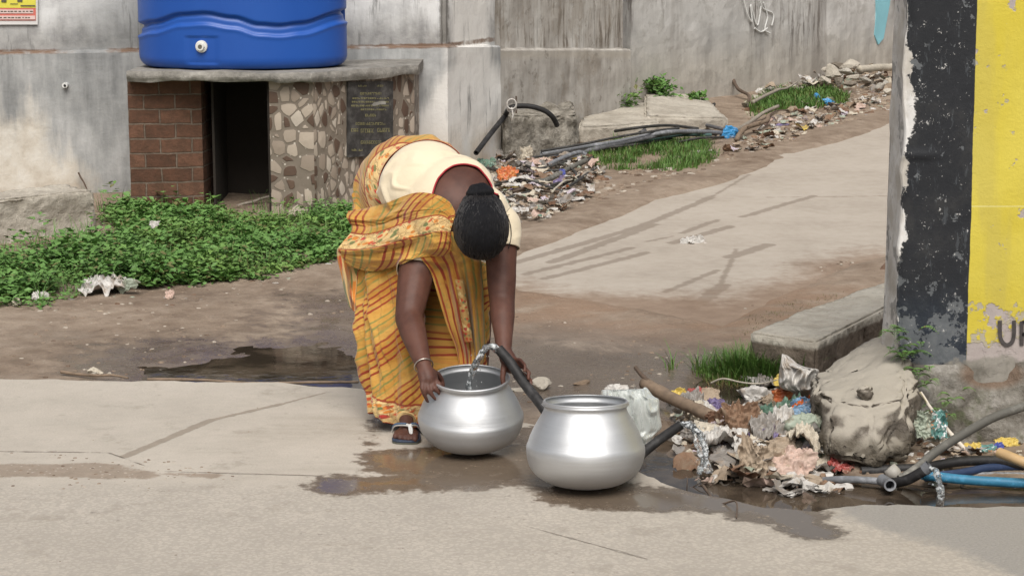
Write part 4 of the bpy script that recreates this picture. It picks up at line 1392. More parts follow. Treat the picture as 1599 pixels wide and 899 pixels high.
# ---- hair
hp_ = [('e', hd(0, -.012, .016), (.090, .104, .108), Mh), ('e', hd(0, -.055, -.035), (.070, .052, .06), Mh)]
bmH = blob_mesh(hp_, .005, 4)
dele = []
for v in bmH.verts:
    l = Mh.inverted() @ (v.co - headC)
    if (l.y > .055 + .5 * (l.z - .06) * (1 if l.z < .09 else .4) and l.z < .085) or l.z < -.085: dele.append(v)
bmesh.ops.delete(bmH, geom=dele, context='VERTS')
bmH.normal_update()
for v in bmH.verts:
    l = Mh.inverted() @ (v.co - headC)
    a_ = math.atan2(l.x, l.z + .03)
    v.co += v.normal * (.0007 * math.sin(a_ * 70 + 5 * nz(v.co, 12)) + .0035 * nz(v.co, 18, 2) + .0015 * nz(v.co, 60, 5))
bmH.verts.index_update()
HV = [v.co.copy() for v in bmH.verts]; HF = [tuple(v.index for v in f.verts) for f in bmH.faces]; bmH.free()
def m_hair():
    p = pos(); x, y, z = xyz(p); n = tnoise(vec(x * 6, y, z), 60, 4, .7)
    return dict(col=mix(n, (0.004, 0.004, 0.005), (0.014, 0.014, 0.017)), rough=.55, normal=bump(n, .9, .008), spec=.22)
HAIR = material('black_hair', m_hair)
hair = mk('hair', HV, HF, HAIR, person, smooth=True, solid=.004)
bc = P(750, 303, 6.235)
bun_M = frame(Vector((1, 0, 0)), (bc - headC))
vs = []; fs = []
nu, nv = 72, 40
for j in range(nv + 1):
    th = math.pi * j / nv
    for i in range(nu):
        ph = 2 * math.pi * i / nu
        wv = 1 + .035 * math.sin(th * 7 + ph * 1) + .008 * math.sin(ph * 30 + th * 9) + .05 * nz((math.cos(ph), math.sin(ph), th), 1.5, 3)
        v = Vector((math.sin(th) * math.cos(ph) * .046, math.sin(th) * math.sin(ph) * .044, math.cos(th) * .036)) * wv
        vs.append(bc + bun_M @ v)
for j in range(nv):
    for i in range(nu): fs.append((j * nu + i, j * nu + (i + 1) % nu, (j + 1) * nu + (i + 1) % nu, (j + 1) * nu + i))
mk('bun', vs, fs, HAIR, hair, smooth=True)
# combed strands running from the hairline to the bun
mb = MB(); rr = random.Random(15)
bl_ = Mh.inverted() @ (bc - headC)
HT = BVHTree.FromPolygons([tuple(v) for v in HV], HF)
for k in range(420):
    a = rr.uniform(-2.6, 2.6)
    start = Vector((math.sin(a) * .5, .75 * math.cos(a) * .5 + .25, .9 - .35 * abs(a) / 2.6)).normalized()
    end = bl_.normalized() + Vector((rr.gauss(0, .22), rr.gauss(0, .08), rr.gauss(0, .18)))
    pts = []
    for i in range(9):
        t = i / 8; d = (start * (1 - t) + end * t).normalized()
        d = (d + Vector((math.sin(a) * .35 * math.sin(math.pi * t), 0, 0))).normalized()
        w_ = Mh @ d
        h = HT.ray_cast(headC + w_ * .3, -w_)
        if h[0] is not None and h[3] < .3: pts.append(h[0] + w_ * (.0008 + .0012 * rr.random()))
    if len(pts) > 4: mb.tube(crom(pts, 2), [.0011] * (2 * (len(pts) - 1)) + [.0003], 4)
mb.build('strands', plain('hair_strand', (0.020, 0.018, 0.018), .4, .3), hair, smooth=True)
# loose wisps
mb = MB(); rr = random.Random(5)
for k in range(26):
    a = rr.uniform(-1, 1)
    q0 = hd(a * .075, -.03 - rr.random() * .03, -.02 + rr.random() * .04)
    d = (q0 - headC).normalized(); 
    pts = crom([q0 + d * .012, q0 + d * .024 + Vector((rr.gauss(0, .006), 0, .0)), q0 + d * rr.uniform(.018, .034) + Vector((rr.gauss(0, .012), 0, rr.gauss(0, .012)))], 4)
    mb.tube(pts, [.0007] * (len(pts) - 1) + [.0002], 4)
mb.build('wisps', HAIR, hair)
# face details, all turned to the ground
EYE = plain('eye_white', (0.7, 0.68, 0.64), .3, .02); IRIS = plain('iris', (0.02, 0.012, 0.01), .2)
for s in (-1, 1):
    mb = MB(); c = hd(s * .031, .0815, -.026); t_ = bmesh.new(); bmesh.ops.create_uvsphere(t_, u_segments=20, v_segments=12, radius=.0105); t_.verts.index_update()
    mb.add([c + v.co for v in t_.verts], [tuple(v.index for v in f.verts) for f in t_.faces]); t_.free()
    e_ = mb.build('eye', EYE, person, smooth=True)
    mb = MB(); mb.tube([c + face * .0092, c + face * .0112], [.005, .0035], 14); mb.build('iris', IRIS, e_)
    mb = MB(); mb.tube(crom([hd(s * .014, .090, -.002), hd(s * .032, .090, .006), hd(s * .050, .080, .000)], 5), [.0022] * 10 + [.0008], 6); mb.build('eyebrow', HAIR, person)
mb = MB(); mb.tube(crom([hd(-.022, .089, -.071), hd(0, .096, -.073), hd(.022, .089, -.071)], 5), [.001] + [.0055] * 9 + [.001], 8); mb.build('lips', plain('lip', (0.16, 0.05, 0.045), .4), person, smooth=True)
# ear stud
mb = MB(); c = hd(-.088, .0, -.045); mb.tube([c, c + ear * -.006], [.005, .004], 12); mb.build('earring', plain('gold', (0.7, 0.45, 0.12), .3, metal=1.0), person)
# black bead thread loosely over the left shoulder
def drop(px, py, off=.006, ym=None):
    d = ray(px, py).normalized(); h = BODY.ray_cast(CP, d)
    return (h[0] - d * off) if h[0] is not None else P(px, py, 6.3)
mb = MB(); mb.tube(crom([drop(768, 308, .012), drop(780, 318, .014), drop(791, 335, .014), drop(797, 352, .015), drop(798, 370, .015), drop(794, 388, .014)], 6), .0016, 6)
mb.build('thread', HAIR, person)
mb = MB(); nrmv = (Rw - Re).normalized(); u_ = nrmv.cross(Vector((0, 0, 1))).normalized(); w_ = nrmv.cross(u_)
cb = Rw + nrmv * -.004
mb.tube([cb + (u_ * math.cos(a * math.pi / 18) + w_ * math.sin(a * math.pi / 18)) * .0305 for a in range(37)], .0021, 8, cap=False)
mb.build('bangle', plain('bangle_metal', (0.62, 0.58, 0.52), .3, metal=1.0), person, smooth=True)

# ---- sandals
SOLE = plain('navy_rubber', (0.035, 0.05, 0.085), .6); SOLE2 = plain('sole_edge', (0.10, 0.10, 0.075), .7); STR = plain('strap_white', (0.68, 0.68, 0.66), .45); STB = plain('strap_blue', (0.07, 0.12, 0.2), .5)
for T in (ft, LT):
    s_ = -1 if T is LT else 1
    out = []
    prof = [(-.047, -.01), (-.044, -.032), (-.028, -.046), (-.002, -.051), (.024, -.052), (.042, -.044), (.050, -.022), (.050, .01), (.042, .06), (.034, .11), (.034, .16), (.028, .196), (.0, .212), (-.028, .196), (-.034, .16), (-.034, .11), (-.040, .06)]
    for (a, b) in prof: out.append((T.x + s_ * a, T.y + b))
    if s_ < 0: out = out[::-1]
    mb = MB(); mb.prism(out, .006, .0145); sn = mb.build('sandal', SOLE, person); bevel(sn, .003)
    mb = MB(); mb.prism([(T.x + (x - T.x) * .985, T.y + (y - T.y) * .985) for x, y in out], .0005, .0062); mb.build('outsole', SOLE2, sn)
    toe = Vector((T.x + s_ * .020, T.y - .024, .016)); top_ = Vector((T.x + s_ * .014, T.y - .004, .052))
    for sx in (-1, 1):
        side = Vector((T.x + sx * .050, T.y + .045, .018)); m1_ = Vector((T.x + sx * .036, T.y + .014, .050))
        q = crom([toe, top_, m1_, side], 7)
        mb = MB()
        for i in range(len(q) - 1):
            pass
        mb.tube(q, [.0024 + .0032 * math.sin(math.pi * min(1, k / (len(q) - 1) + .12)) for k in range(len(q))], 10)
        st_ = mb.build('strap', STR, sn, smooth=True)
        mb = MB(); qq = q[9:19]; mb.tube([p + Vector((0, -.003, .0045)) for p in qq], .0036, 8); mb.build('strap_band', STB, st_, smooth=True)

# ---- saree cloth
def m_saree(border_uv=True):
    """uv.x runs along the cloth (metres), uv.y across (metres); vertex-free procedural print. 0 < border < .09 is the flower band"""
    u = uvco(); a, b, c = xyz(u)
    wob = tnoise(u, 3.5, 3, .5) - .5; fine = tnoise(u, 90, 3, .7)
    y0 = mix(tnoise(u, 5, 4, .6).step(.35, .65), (0.42, 0.195, 0.028), (0.55, 0.315, 0.07))
    s = a + wob * .035 + (tnoise(u, 14, 4, .6) - .5) * .012
    y0 = mix((tnoise(u, 34, 4, .7) - .54).step(0, .06) * .35, y0, (0.40, 0.13, 0.03))
    y0 = mix((tnoise(vadd(u, (4, 2, 0)), 26, 4, .7) - .56).step(0, .06) * .4, y0, (0.30, 0.26, 0.07))
    P_ = .20
    k = (s / P_).fract()
    wid = tnoise(u, 20, 3, .6)
    def lines(lo, n, w):
        r = None
        for i in range(n):
            d = 1 - (k - (lo + i * .125)).abs().step(w * .55, w)
            r = d if r is None else tmax(r, d)
        return r
    red = lines(.05, 4, .026) * wid.step(.28, .42)
    grn = lines(.57, 3, .024) * .75 * wid.step(.30, .5)
    col = mix(red, y0, (0.26, 0.035, 0.014))
    col = mix(grn, col, (0.13, 0.19, 0.05))
    # broader pale bands between the line groups
    col = mix((1 - (k - .5).abs().step(.03, .10)) * .3, col, (0.66, 0.42, 0.12))
    # flowered border
    w = vadd(u, scl(vadd(tnoise(u, 30, 3, col=True), (-.5, -.5, -.5)), .02))
    cell = xyz(tvor(w, 52, 'F1', 'Color'))[0]; d1 = tvor(w, 52); ed = tvor(w, 26, 'DISTANCE_TO_EDGE')
    base = mix(fine, (0.58, 0.38, 0.15), (0.72, 0.53, 0.26))
    fl = ramp(cell, [(0, (0.55, 0.09, 0.03)), (.22, (0.62, 0.22, 0.04)), (.40, (0.58, 0.38, 0.15)), (.62, (0.17, 0.20, 0.07)), (.74, (0.66, 0.5, 0.22)), (.9, (0.5, 0.05, 0.04))], 'CONSTANT')
    fcol = mix((1 - d1.step(.40, .55)), base, fl)
    fcol = mix((1 - (ed - .045).abs().step(.01, .03)) * .75, fcol, (0.22, 0.12, 0.05))
    inb = (1 - (b - .04).abs().step(.034, .038))
    edge = (1 - ((b - .04).abs() - .040).abs().step(.0025, .004))
    col = mix(inb, col, fcol)
    col = mix(edge, col, (0.28, 0.05, 0.02))
    wv = tnoise(scl(u, (1, 1, 1)), 420, 2, .5)
    return dict(col=col, rough=.78, normal=bump(wv * .12 + tnoise(u, 24, 4, .6) * 1.3 + tnoise(scl(u, (3.0, .5, 1)), 16, 3, .6) * .9, .42, .010), sheen=.25, spec=.25, sss=0.0)
SAREE = material('printed_saree', m_saree)
def m_border():
    u = uvco(); w = vadd(u, scl(vadd(tnoise(u, 30, 3, col=True), (-.5, -.5, -.5)), .02)); cell = xyz(tvor(w, 70, 'F1', 'Color'))[0]; d1 = tvor(w, 70)
    c = mix(1 - d1.step(.4, .55), (0.46, 0.27, 0.09), ramp(cell, [(0, (0.5, 0.09, 0.03)), (.25, (0.6, 0.4, 0.16)), (.5, (0.15, 0.18, 0.07)), (.7, (0.66, 0.5, 0.22)), (.88, (0.42, 0.05, 0.04))], 'CONSTANT'))
    return dict(col=c, rough=.8, normal=bump(tnoise(u, 40, 4), .4, .006))
BORDER = material('flowered_border', m_border)

# skirt: rings from the hem up over the hips to the waist
def ringc(px, Y, z):
    p = P(px, 500, Y); p = CP + (p - CP); 
    # point at depth Y whose horizontal pixel is px at height z
    dep = Y * math.cos(PITCH) + (CH - z) * math.sin(PITCH)
    return Vector(((px - W / 2) / F * dep, Y, z))
rings = [ # centre, bend, ru, rv
    (ringc(664, 6.50, .032), 0, .190, .200, 1.0), (ringc(662, 6.51, .11), 0, .196, .195, 1.0), (ringc(660, 6.54, .22), 0, .198, .19, 1.0), (ringc(656, 6.57, .34), 2, .205, .185, .9),
    (ringc(652, 6.63, .46), 5, .210, .175, .8), (ringc(648, 6.67, .58), 10, .206, .178, .6), (ringc(642, 6.73, .69), 25, .195, .178, .4),
    (P(636, 287, 6.79), 48, .186, .176, .28), (P(648, 284, 6.70), 70, .178, .160, .2), (P(662, 286, 6.61), 83, .158, .137, .12)]
def rint(t):
    x = t * (len(rings) - 1); i = min(int(x), len(rings) - 2); f = x - i
    def g(k): return rings[max(0, min(len(rings) - 1, k))]
    r0, r1, r2, r3 = g(i - 1), g(i), g(i + 1), g(i + 2)
    def cr(a, b, c, d): return .5 * ((2 * b) + (c - a) * f + (2 * a - 5 * b + 4 * c - d) * f * f + (3 * b - a - 3 * c + d) * f ** 3)
    return cr(r0[0], r1[0], r2[0], r3[0]), cr(r0[1], r1[1], r2[1], r3[1]), cr(r0[2], r1[2], r2[2], r3[2]), cr(r0[3], r1[3], r2[3], r3[3]), cr(r0[4], r1[4], r2[4], r3[4])
NU, NV = 300, 190
vs = []; uv = []; fs = []
vlen = [0.0]
pc = None
for j in range(NV + 1):
    c = rint(j / NV)[0]
    if pc is not None: vlen.append(vlen[-1] + (c - pc).length)
    pc = c
tot = vlen[-1]
for j in range(NV + 1):
    c, be, ru, rv, fo = rint(j / NV)
    be = R(be)
    tiltx = math.sin(be) * .30
    U = Vector((math.cos(tiltx), -math.sin(tiltx) * .3, math.sin(tiltx) * .25)).normalized()
    T = Vector((math.sin(be) * .35, -math.sin(be), math.cos(be))).normalized()
    V = T.cross(U).normalized()                  # towards the front/belly
    if V.y > 0 and be < 1: V = -V
    if be >= 1 and V.z > 0: V = -V
    h = vlen[j]
    for i in range(NU + 1):
        ph = 2 * math.pi * i / NU              # 0 = her left (image right), pi/2 = front, pi = image left
        cs, sn = math.cos(ph), math.sin(ph)
        # pleats: deeper towards the hem; a big hollow between the knees
        f1 = math.sin(ph * 9 + 2.0 * math.sin(ph * 2 + h * 2) + h * 1.5); f2 = math.sin(ph * 17 + h * 4 + 1.5 * math.sin(h * 5))
        fold = (.011 * f1 + .005 * f2) * fo * (1 if h < .9 else .5)
        lower = sstep(1.1, .25, h)
        hollow = math.exp(-((ph - 1.24) / .36) ** 4) * .30 * sstep(.05, .3, h) * sstep(.95, .55, h)
        pleat = -.030 * math.exp(-((ph - 2.45 - .12 * (h - .3)) / .07) ** 2) * sstep(.02, .2, h) * sstep(.85, .5, h)
        sag = .012 * math.sin(h * 26 + ph * 3.0) * sstep(.35, .0, h) + .006 * nz((cs, sn, h * 5), 3, 4) 
        wr = .006 * math.sin((h * 30 + 2.2 * cs) ) * sstep(.70, .9, h) * sstep(1.2, 1.0, h)
        k = 1 + 0 * h
        cr_ = .010 * max(0, 1 - abs(nz((cs * 1.5 + h * 1.2, sn * 1.5, h * 1.3), 3.2, 9)) * 6) - .004 * abs(nz((cs, sn, h * 3), 9, 12))
        r = fold * 1.35 + pleat + sag + wr - hollow + cr_ * (1 if h < .8 else 0)
        ex = 2.5
        den = (abs(cs) ** ex + abs(sn) ** ex) ** (1 / ex)
        hemdrop = 0
        q = c + U * (cs / den) * (ru + r) + V * (sn / den) * (rv + r)
        if h < .12: # hem rides up and down a little, tucked in at the bottom
            q.z += (.014 * math.sin(ph * 5 + 1) + .012 * math.sin(ph * 2 + 2.4)) * (1 - h / .12)
            q += (c - q) * .10 * (1 - h / .12)
            q.z = max(q.z, .016)
        vs.append(q)
        dist_hem = h
        dist_waist = tot - h
        # flower band at both ends; lines slant up to the right
        bb = dist_hem if dist_hem < tot * .5 else dist_waist * 1.0
        uv.append((h + .16 * (ph - 2.2) * (1 if h < 1.0 else 1), bb))
for j in range(NV):
    for i in range(NU):
        a = j * (NU + 1) + i
        fs.append((a, a + 1, a + NU + 2, a + NU + 1))
# push the cloth off the body where it would sink in
def fit(vs, off=.010, rounds=1):
    out = []
    for q in vs:
        loc, nrm, idx, d = BODY.find_nearest(q, .14)
        if loc is not None:
            s = (q - loc).dot(nrm)
            if s < off and d < .13: q = q + nrm * (off - s)
        out.append(q)
    return out
vs = fit(vs, .008)
for j in range(NV + 1):
    w_ = sstep(tot - .17, tot - .02, vlen[j])
    if w_ > 0:
        for i in range(NU + 1):
            q = vs[j * (NU + 1) + i]
            loc, nrm, idx, d = BODY.find_nearest(q, .3)
            if loc is not None: vs[j * (NU + 1) + i] = q.lerp(loc + nrm * .012, w_)
sk = mk('saree_skirt', vs, fs, SAREE, person, smooth=True, uvs=uv, solid=.0025)
SKB = BVHTree.FromPolygons([tuple(v) for v in vs], fs)

def patch(name, rows, uvrows, nu=120, nv=60, folds=None, parent=person, off=.012, push=True, solid=.0028, mat=SAREE):
    """smooth sheet through a grid of (px, py, Y) control points; rows share a length. It is laid in front of whatever it covers."""
    nr, ncol = len(rows), len(rows[0])
    C_ = [[P(*c) for c in r] for r in rows]
    def cr(a, b, c, d, f): return .5 * ((2 * b) + (c - a) * f + (2 * a - 5 * b + 4 * c - d) * f * f + (3 * b - a - 3 * c + d) * f ** 3)
    def ev(g, x, y):
        i = min(int(y), nr - 2); f = y - i; res = []
        for rr_ in (max(i - 1, 0), i, i + 1, min(i + 2, nr - 1)):
            j = min(int(x), ncol - 2); e = x - j; r = g[rr_]
            res.append(cr(r[max(j - 1, 0)], r[j], r[j + 1], r[min(j + 2, ncol - 1)], e))
        return cr(*res, f)
    vs = []; uv = []
    for b in range(nv + 1):
        for a in range(nu + 1):
            x = a / nu * (ncol - 1); y = b / nv * (nr - 1)
            q = ev(C_, x, y)
            if folds:
                d = (CP - q).normalized()
                q = q + d * folds(a / nu, b / nv)
            vs.append(q)
            j = min(int(y), nr - 2); f = y - j
            uu = [uvrows[j][k] + (uvrows[j + 1][k] - uvrows[j][k]) * f for k in (0, 1, 2)]
            uv.append((uu[0] + (uu[1] - uu[0]) * a / nu, uu[2]))
    if push:
        dl = []
        for q in vs:
            d = (q - CP); L = d.length; d.normalize(); m = 0
            for T in (BODY, SKB, BLB):
                h = T.ray_cast(CP, d)
                if h[0] is not None and h[3] < L + off: m = max(m, L + off - h[3])
            dl.append(min(m, .16))
        g = np.array(dl).reshape(nv + 1, nu + 1)
        for _ in range(14):
            gp_ = np.pad(g, 1, mode='edge'); av = (gp_[:-2, 1:-1] + gp_[2:, 1:-1] + gp_[1:-1, :-2] + gp_[1:-1, 2:]) / 4
            g = np.maximum(av * .995, np.array(dl).reshape(g.shape) * .98)
        g = g.reshape(-1)
        vs = [q - (q - CP).normalized() * g[i] for i, q in enumerate(vs)]
    fs = []
    for b in range(nv):
        for a in range(nu):
            k = b * (nu + 1) + a; fs.append((k, k + nu + 1, k + nu + 2, k + 1))
    return mk(name, vs, fs, mat, parent, smooth=True, uvs=uv, solid=solid)

# pallu thrown across the right shoulder
rows = [[(544, 330, 6.62), (570, 326, 6.60), (600, 318, 6.56), (646, 302, 6.50), (676, 303, 6.45), (699, 313, 6.40), (710, 330, 6.36)],
        [(541, 338, 6.58), (570, 337, 6.55), (604, 331, 6.50), (640, 315, 6.44), (672, 312, 6.40), (700, 322, 6.36), (711, 338, 6.33)],
        [(545, 346, 6.57), (572, 348, 6.54), (598, 345, 6.48), (630, 333, 6.42), (662, 326, 6.38), (692, 329, 6.34), (710, 341, 6.31)],
        [(550, 359, 6.55), (575, 362, 6.50), (603, 355, 6.45), (632, 344, 6.40), (658, 336, 6.36), (690, 333, 6.33), (708, 346, 6.31)],
        [(530, 385, 6.54), (556, 386, 6.49), (590, 382, 6.43), (625, 371, 6.38), (655, 364, 6.35), (684, 358, 6.32), (704, 360, 6.31)],
        [(529, 394, 6.54), (556, 395, 6.49), (592, 391, 6.43), (630, 381, 6.39), (658, 373, 6.36), (686, 366, 6.33), (704, 367, 6.32)],
        [(531, 405, 6.56), (560, 412, 6.51), (592, 412, 6.46), (627, 402, 6.42), (655, 396, 6.40), (684, 388, 6.36), (706, 384, 6.34)],
        [(535, 412, 6.57), (562, 420, 6.53), (585, 423, 6.50), (622, 414, 6.47), (650, 403, 6.45), (676, 400, 6.43), (700, 398, 6.42)]]
uvr = [(.00, .40, .20), (.02, .42, .17), (.03, .43, .14), (.04, .44, .095), (.05, .46, .012), (.05, .46, -.02), (.06, .47, -.06), (.07, .48, -.09)]
def fl(a, b):
    v = .007 * math.sin(b * 19 - a * 5 + 1.2 * math.sin(a * 6)) * (1 - .5 * a) * (1 if b < .45 else .5)
    v += .013 * math.exp(-((b - .20 + .10 * a - .06 * math.sin(a * 5)) / .045) ** 2)
    v -= .016 * math.exp(-((b - .36 + .04 * a) / .03) ** 2)
    v += .009 * math.exp(-((b - .66) / .05) ** 2)
    v -= .011 * math.exp(-((b - .745) / .022) ** 2)
    v += .004 * math.sin(a * 30 + b * 6) * sstep(.74, .9, b)
    v += .007 * max(0, 1 - abs(nz((a * 1.2, b * 4.5 - a * 1.4, 0), 3.4, 5)) * 5) + .0035 * nz((a * 3, b * 6, 0), 3, 2)
    return v
patch('pallu', rows, uvr, 190, 110, fl)
# the end of the pallu hanging from the shoulder between her arms
rows = [[(640, 376, 6.40), (664, 370, 6.37), (688, 364, 6.34), (708, 362, 6.33), (728, 366, 6.35)],
        [(655, 400, 6.40), (682, 398, 6.38), (704, 396, 6.36), (728, 398, 6.36), (750, 402, 6.38)],
        [(672, 424, 6.39), (696, 424, 6.38), (714, 424, 6.37), (734, 426, 6.37), (753, 430, 6.39)],
        [(682, 455, 6.39), (702, 458, 6.38), (720, 458, 6.37), (738, 458, 6.38), (755, 458, 6.40)],
        [(698, 508, 6.40), (714, 510, 6.38), (728, 512, 6.38), (742, 514, 6.39), (757, 514, 6.41)],
        [(712, 545, 6.42), (724, 550, 6.40), (734, 553, 6.40), (745, 556, 6.41), (756, 552, 6.43)],
        [(720, 585, 6.44), (728, 592, 6.43), (735, 598, 6.43), (744, 596, 6.44), (750, 588, 6.46)]]
uvr = [(.0, .17, -.2), (.0, .17, -.25), (.0, .17, -.3), (.0, .17, -.35), (.0, .17, -.42), (.0, .17, -.46), (.0, .17, -.5)]
def fl2(a, b): return (.012 * math.sin(a * 17 + b * 1.5) + .006 * math.sin(a * 34 + 2)) * (.35 + b) - .028 * math.exp(-((a - .60 - .08 * b) / .05) ** 2) * sstep(.3, .6, b)
patch('hanging_end', rows, uvr, 110, 110, fl2, off=.006)
# narrow flowered edge falling down the middle of the hanging end
rows = [[(711, 436, 6.335), (715, 437, 6.325), (719, 437, 6.325), (723, 437, 6.335)], [(716, 466, 6.34), (720, 466, 6.33), (724, 466, 6.33), (728, 466, 6.34)],
        [(721, 500, 6.35), (725, 500, 6.34), (729, 500, 6.34), (733, 500, 6.35)], [(726, 534, 6.37), (730, 534, 6.36), (734, 534, 6.36), (738, 534, 6.37)]]
patch('edge_band', rows, [(0, .04, .02), (0, .04, .10), (0, .04, .2), (0, .04, .3)], 16, 60, lambda a, b: .002 * math.sin(b * 9), off=.005, mat=BORDER)
# free corner hanging at the left
rows = [[(527, 388, 6.545), (532, 386, 6.53), (540, 388, 6.54), (556, 394, 6.53), (566, 402, 6.53)], [(527, 402, 6.55), (532, 404, 6.53), (540, 410, 6.55), (550, 414, 6.57), (560, 420, 6.58)],
        [(533, 430, 6.56), (538, 432, 6.54), (544, 434, 6.56), (551, 436, 6.58), (558, 438, 6.59)], [(538, 455, 6.57), (542, 457, 6.55), (547, 458, 6.57), (551, 459, 6.58), (556, 460, 6.59)],
        [(545, 478, 6.57), (548, 481, 6.56), (551, 484, 6.57), (553, 486, 6.58), (555, 487, 6.58)]]
patch('pallu_corner', rows, [(0, .10, .02), (.0, .10, .04), (0, .1, .05), (0, .1, .06), (0, .1, .06)], 50, 60, lambda a, b: .006 * math.sin(a * 14 + b * 5), off=.004)
bmB.free()
# ------------------------------------------------------------------ plants
def foliage_mat(name, a, b, dry=(0.20, 0.17, 0.07), fr=.06):
    def fn():
        p = pos(); n = tnoise(p, 5, 3, .6); n2 = tnoise(p, 70, 2, .6)
        oi = N(N.new('ShaderNodeNewGeometry').outputs['Random Per Island'])
        c = mix(n.step(.3, .7) * .6 + n2 * .4, a, b)
        c = mix((tnoise(p, 1.6, 4, .6) - .5).step(0, .15) * .55, c, (b[0] * 1.25, b[1] * 1.0, b[2] * .9))
        c = mix(oi.step(1 - fr - .02, 1 - fr), c, dry)
        c = mix(oi * .35, c, tuple(v * .55 for v in a))
        return dict(col=c, rough=.55, spec=.35, sss=0.0)
    return material(name, fn)
WEED = foliage_mat('weed_leaf', (0.085, 0.19, 0.040), (0.17, 0.32, 0.085))
GRASSM = foliage_mat('grass_blade', (0.065, 0.15, 0.026), (0.14, 0.255, 0.06), fr=.10)
DRYG = foliage_mat('dry_grass', (0.075, 0.075, 0.03), (0.20, 0.17, 0.085), fr=.3)

def leaf(vs, fs, c, d, up, L, w):
    side = d.cross(up)
    if side.length < 1e-3: side = Vector((1, 0, 0))
    side.normalize()
    k = len(vs)
    mid = c + d * (L * .5) + up * (L * .08)
    vs += [c, mid + side * w, c + d * L, mid - side * w]
    fs.append((k, k + 1, k + 2, k + 3))

def blades(mb_v, mb_f, base, h, n, seed, spread, w=.003, droop=.6):
    rr = random.Random(seed)
    for i in range(n):
        a = rr.uniform(0, 6.283); d = Vector((math.cos(a), math.sin(a), 0)); s = Vector((-d.y, d.x, 0))
        r = abs(rr.gauss(0, .5)) * spread; b = base + Vector((math.cos(a) * r, math.sin(a) * r, 0))
        hh = h * rr.uniform(.5, 1.1); ww = w * rr.uniform(.7, 1.3); k = len(mb_v); dr = droop * rr.uniform(.2, 1.2)
        for j in range(4):
            t = j / 3
            c = b + d * (dr * hh * t * t) + Vector((0, 0, hh * (t - .35 * dr * t * t)))
            wj = ww * (1 - t * .85)
            mb_v += [c - s * wj, c + s * wj]
        for j in range(3): mb_f.append((k + 2 * j, k + 2 * j + 1, k + 2 * j + 3, k + 2 * j + 2))
def weeds(poly_px, count, hmin, hmax, leafL, nleaf, seed, spread=.05, edge=.12):
    w = gp(poly_px); pl = [(v.x, v.y) for v in w]
    x0, x1 = min(p[0] for p in pl), max(p[0] for p in pl); y0, y1 = min(p[1] for p in pl), max(p[1] for p in pl)
    rr = random.Random(seed); vs = []; fs = []; n = 0; tries = 0
    while n < count and tries < count * 30:
        tries += 1
        x = rr.uniform(x0, x1); y = rr.uniform(y0, y1)
        if not inpoly(x, y, pl): continue
        d = pdist(x, y, pl) + .10 * nz((x, y, 0), 5, seed)
        if d < edge * rr.random() * .9: continue
        n += 1
        pt_ = nz((x, y, 0), 1.7, seed + 6)
        if pt_ < -.22 and rr.random() < .75: continue
        cl = .35 + 1.25 * max(0, .5 + nz((x, y, 0), 2.2, seed + 1))
        lsz = .75 + .7 * (nz((x, y, 0), 3.1, seed + 8) + .4)
        hh = rr.uniform(hmin, hmax) * cl * min(1, .35 + d / edge * .5)
        z = hfull(x, y); base = Vector((x, y, z))
        lean = Vector((rr.gauss(0, .35), rr.gauss(0, .35), 1)).normalized()
        tip = base + lean * hh
        for i in range(nleaf):
            t = rr.random() ** .6
            c = base.lerp(tip, t) + Vector((rr.gauss(0, 1), rr.gauss(0, 1), rr.gauss(0, .4))) * spread * (.3 + .7 * t) * .6
            a = rr.uniform(0, 6.283); e = rr.uniform(-.25, .6)
            dd = Vector((math.cos(a) * math.cos(e), math.sin(a) * math.cos(e), math.sin(e)))
            L = leafL * rr.uniform(.5, 1.6) * lsz
            leaf(vs, fs, c, dd, Vector((rr.gauss(0, .4), rr.gauss(0, .4), 1)).normalized(), L, L * rr.uniform(.22, .34))
    return vs, fs
v, f = weeds([(-120, 380), (0, 402), (80, 394), (156, 378), (158, 330), (205, 300), (250, 318), (340, 322), (400, 326), (430, 334), (545, 322), (600, 330), (600, 360), (560, 372), (520, 398), (400, 425), (250, 440), (180, 446), (130, 462), (60, 470), (0, 478), (-120, 485)], 2900, .025, .100, .027, 26, 1, .06)
_r = random.Random(4)
_pl = [(q.x, q.y) for q in gp([(0, 380), (150, 356), (152, 310), (340, 322), (545, 322), (560, 368), (400, 420), (180, 440), (0, 470)])]
for _ in range(420):
    x, y = _r.uniform(-3.4, -.9), _r.uniform(8.5, 12)
    if inpoly(x, y, _pl): blades(v, f, Vector((x, y, hfull(x, y))), _r.uniform(.07, .19), 6, _, .05, .0028, .7)
for _ in range(260):
    x, y = _r.uniform(-3.4, -.9), _r.uniform(8.5, 12)
    if not inpoly(x, y, _pl): continue
    zz = hfull(x, y) + _r.uniform(.05, .15)
    for k_ in range(6):
        a_ = _r.uniform(0, 6.28); leaf(v, f, Vector((x + _r.gauss(0, .02), y + _r.gauss(0, .02), zz + _r.gauss(0, .02))), Vector((math.cos(a_), math.sin(a_), _r.uniform(-.1, .5))).normalized(), Vector((0, 0, 1)), _r.uniform(.04, .065), _r.uniform(.012, .02))
o = mk('weeds', v, f, WEED); tag(o, 'thick green weeds along the foot of the left wall and stand', 'weeds', kind='stuff')

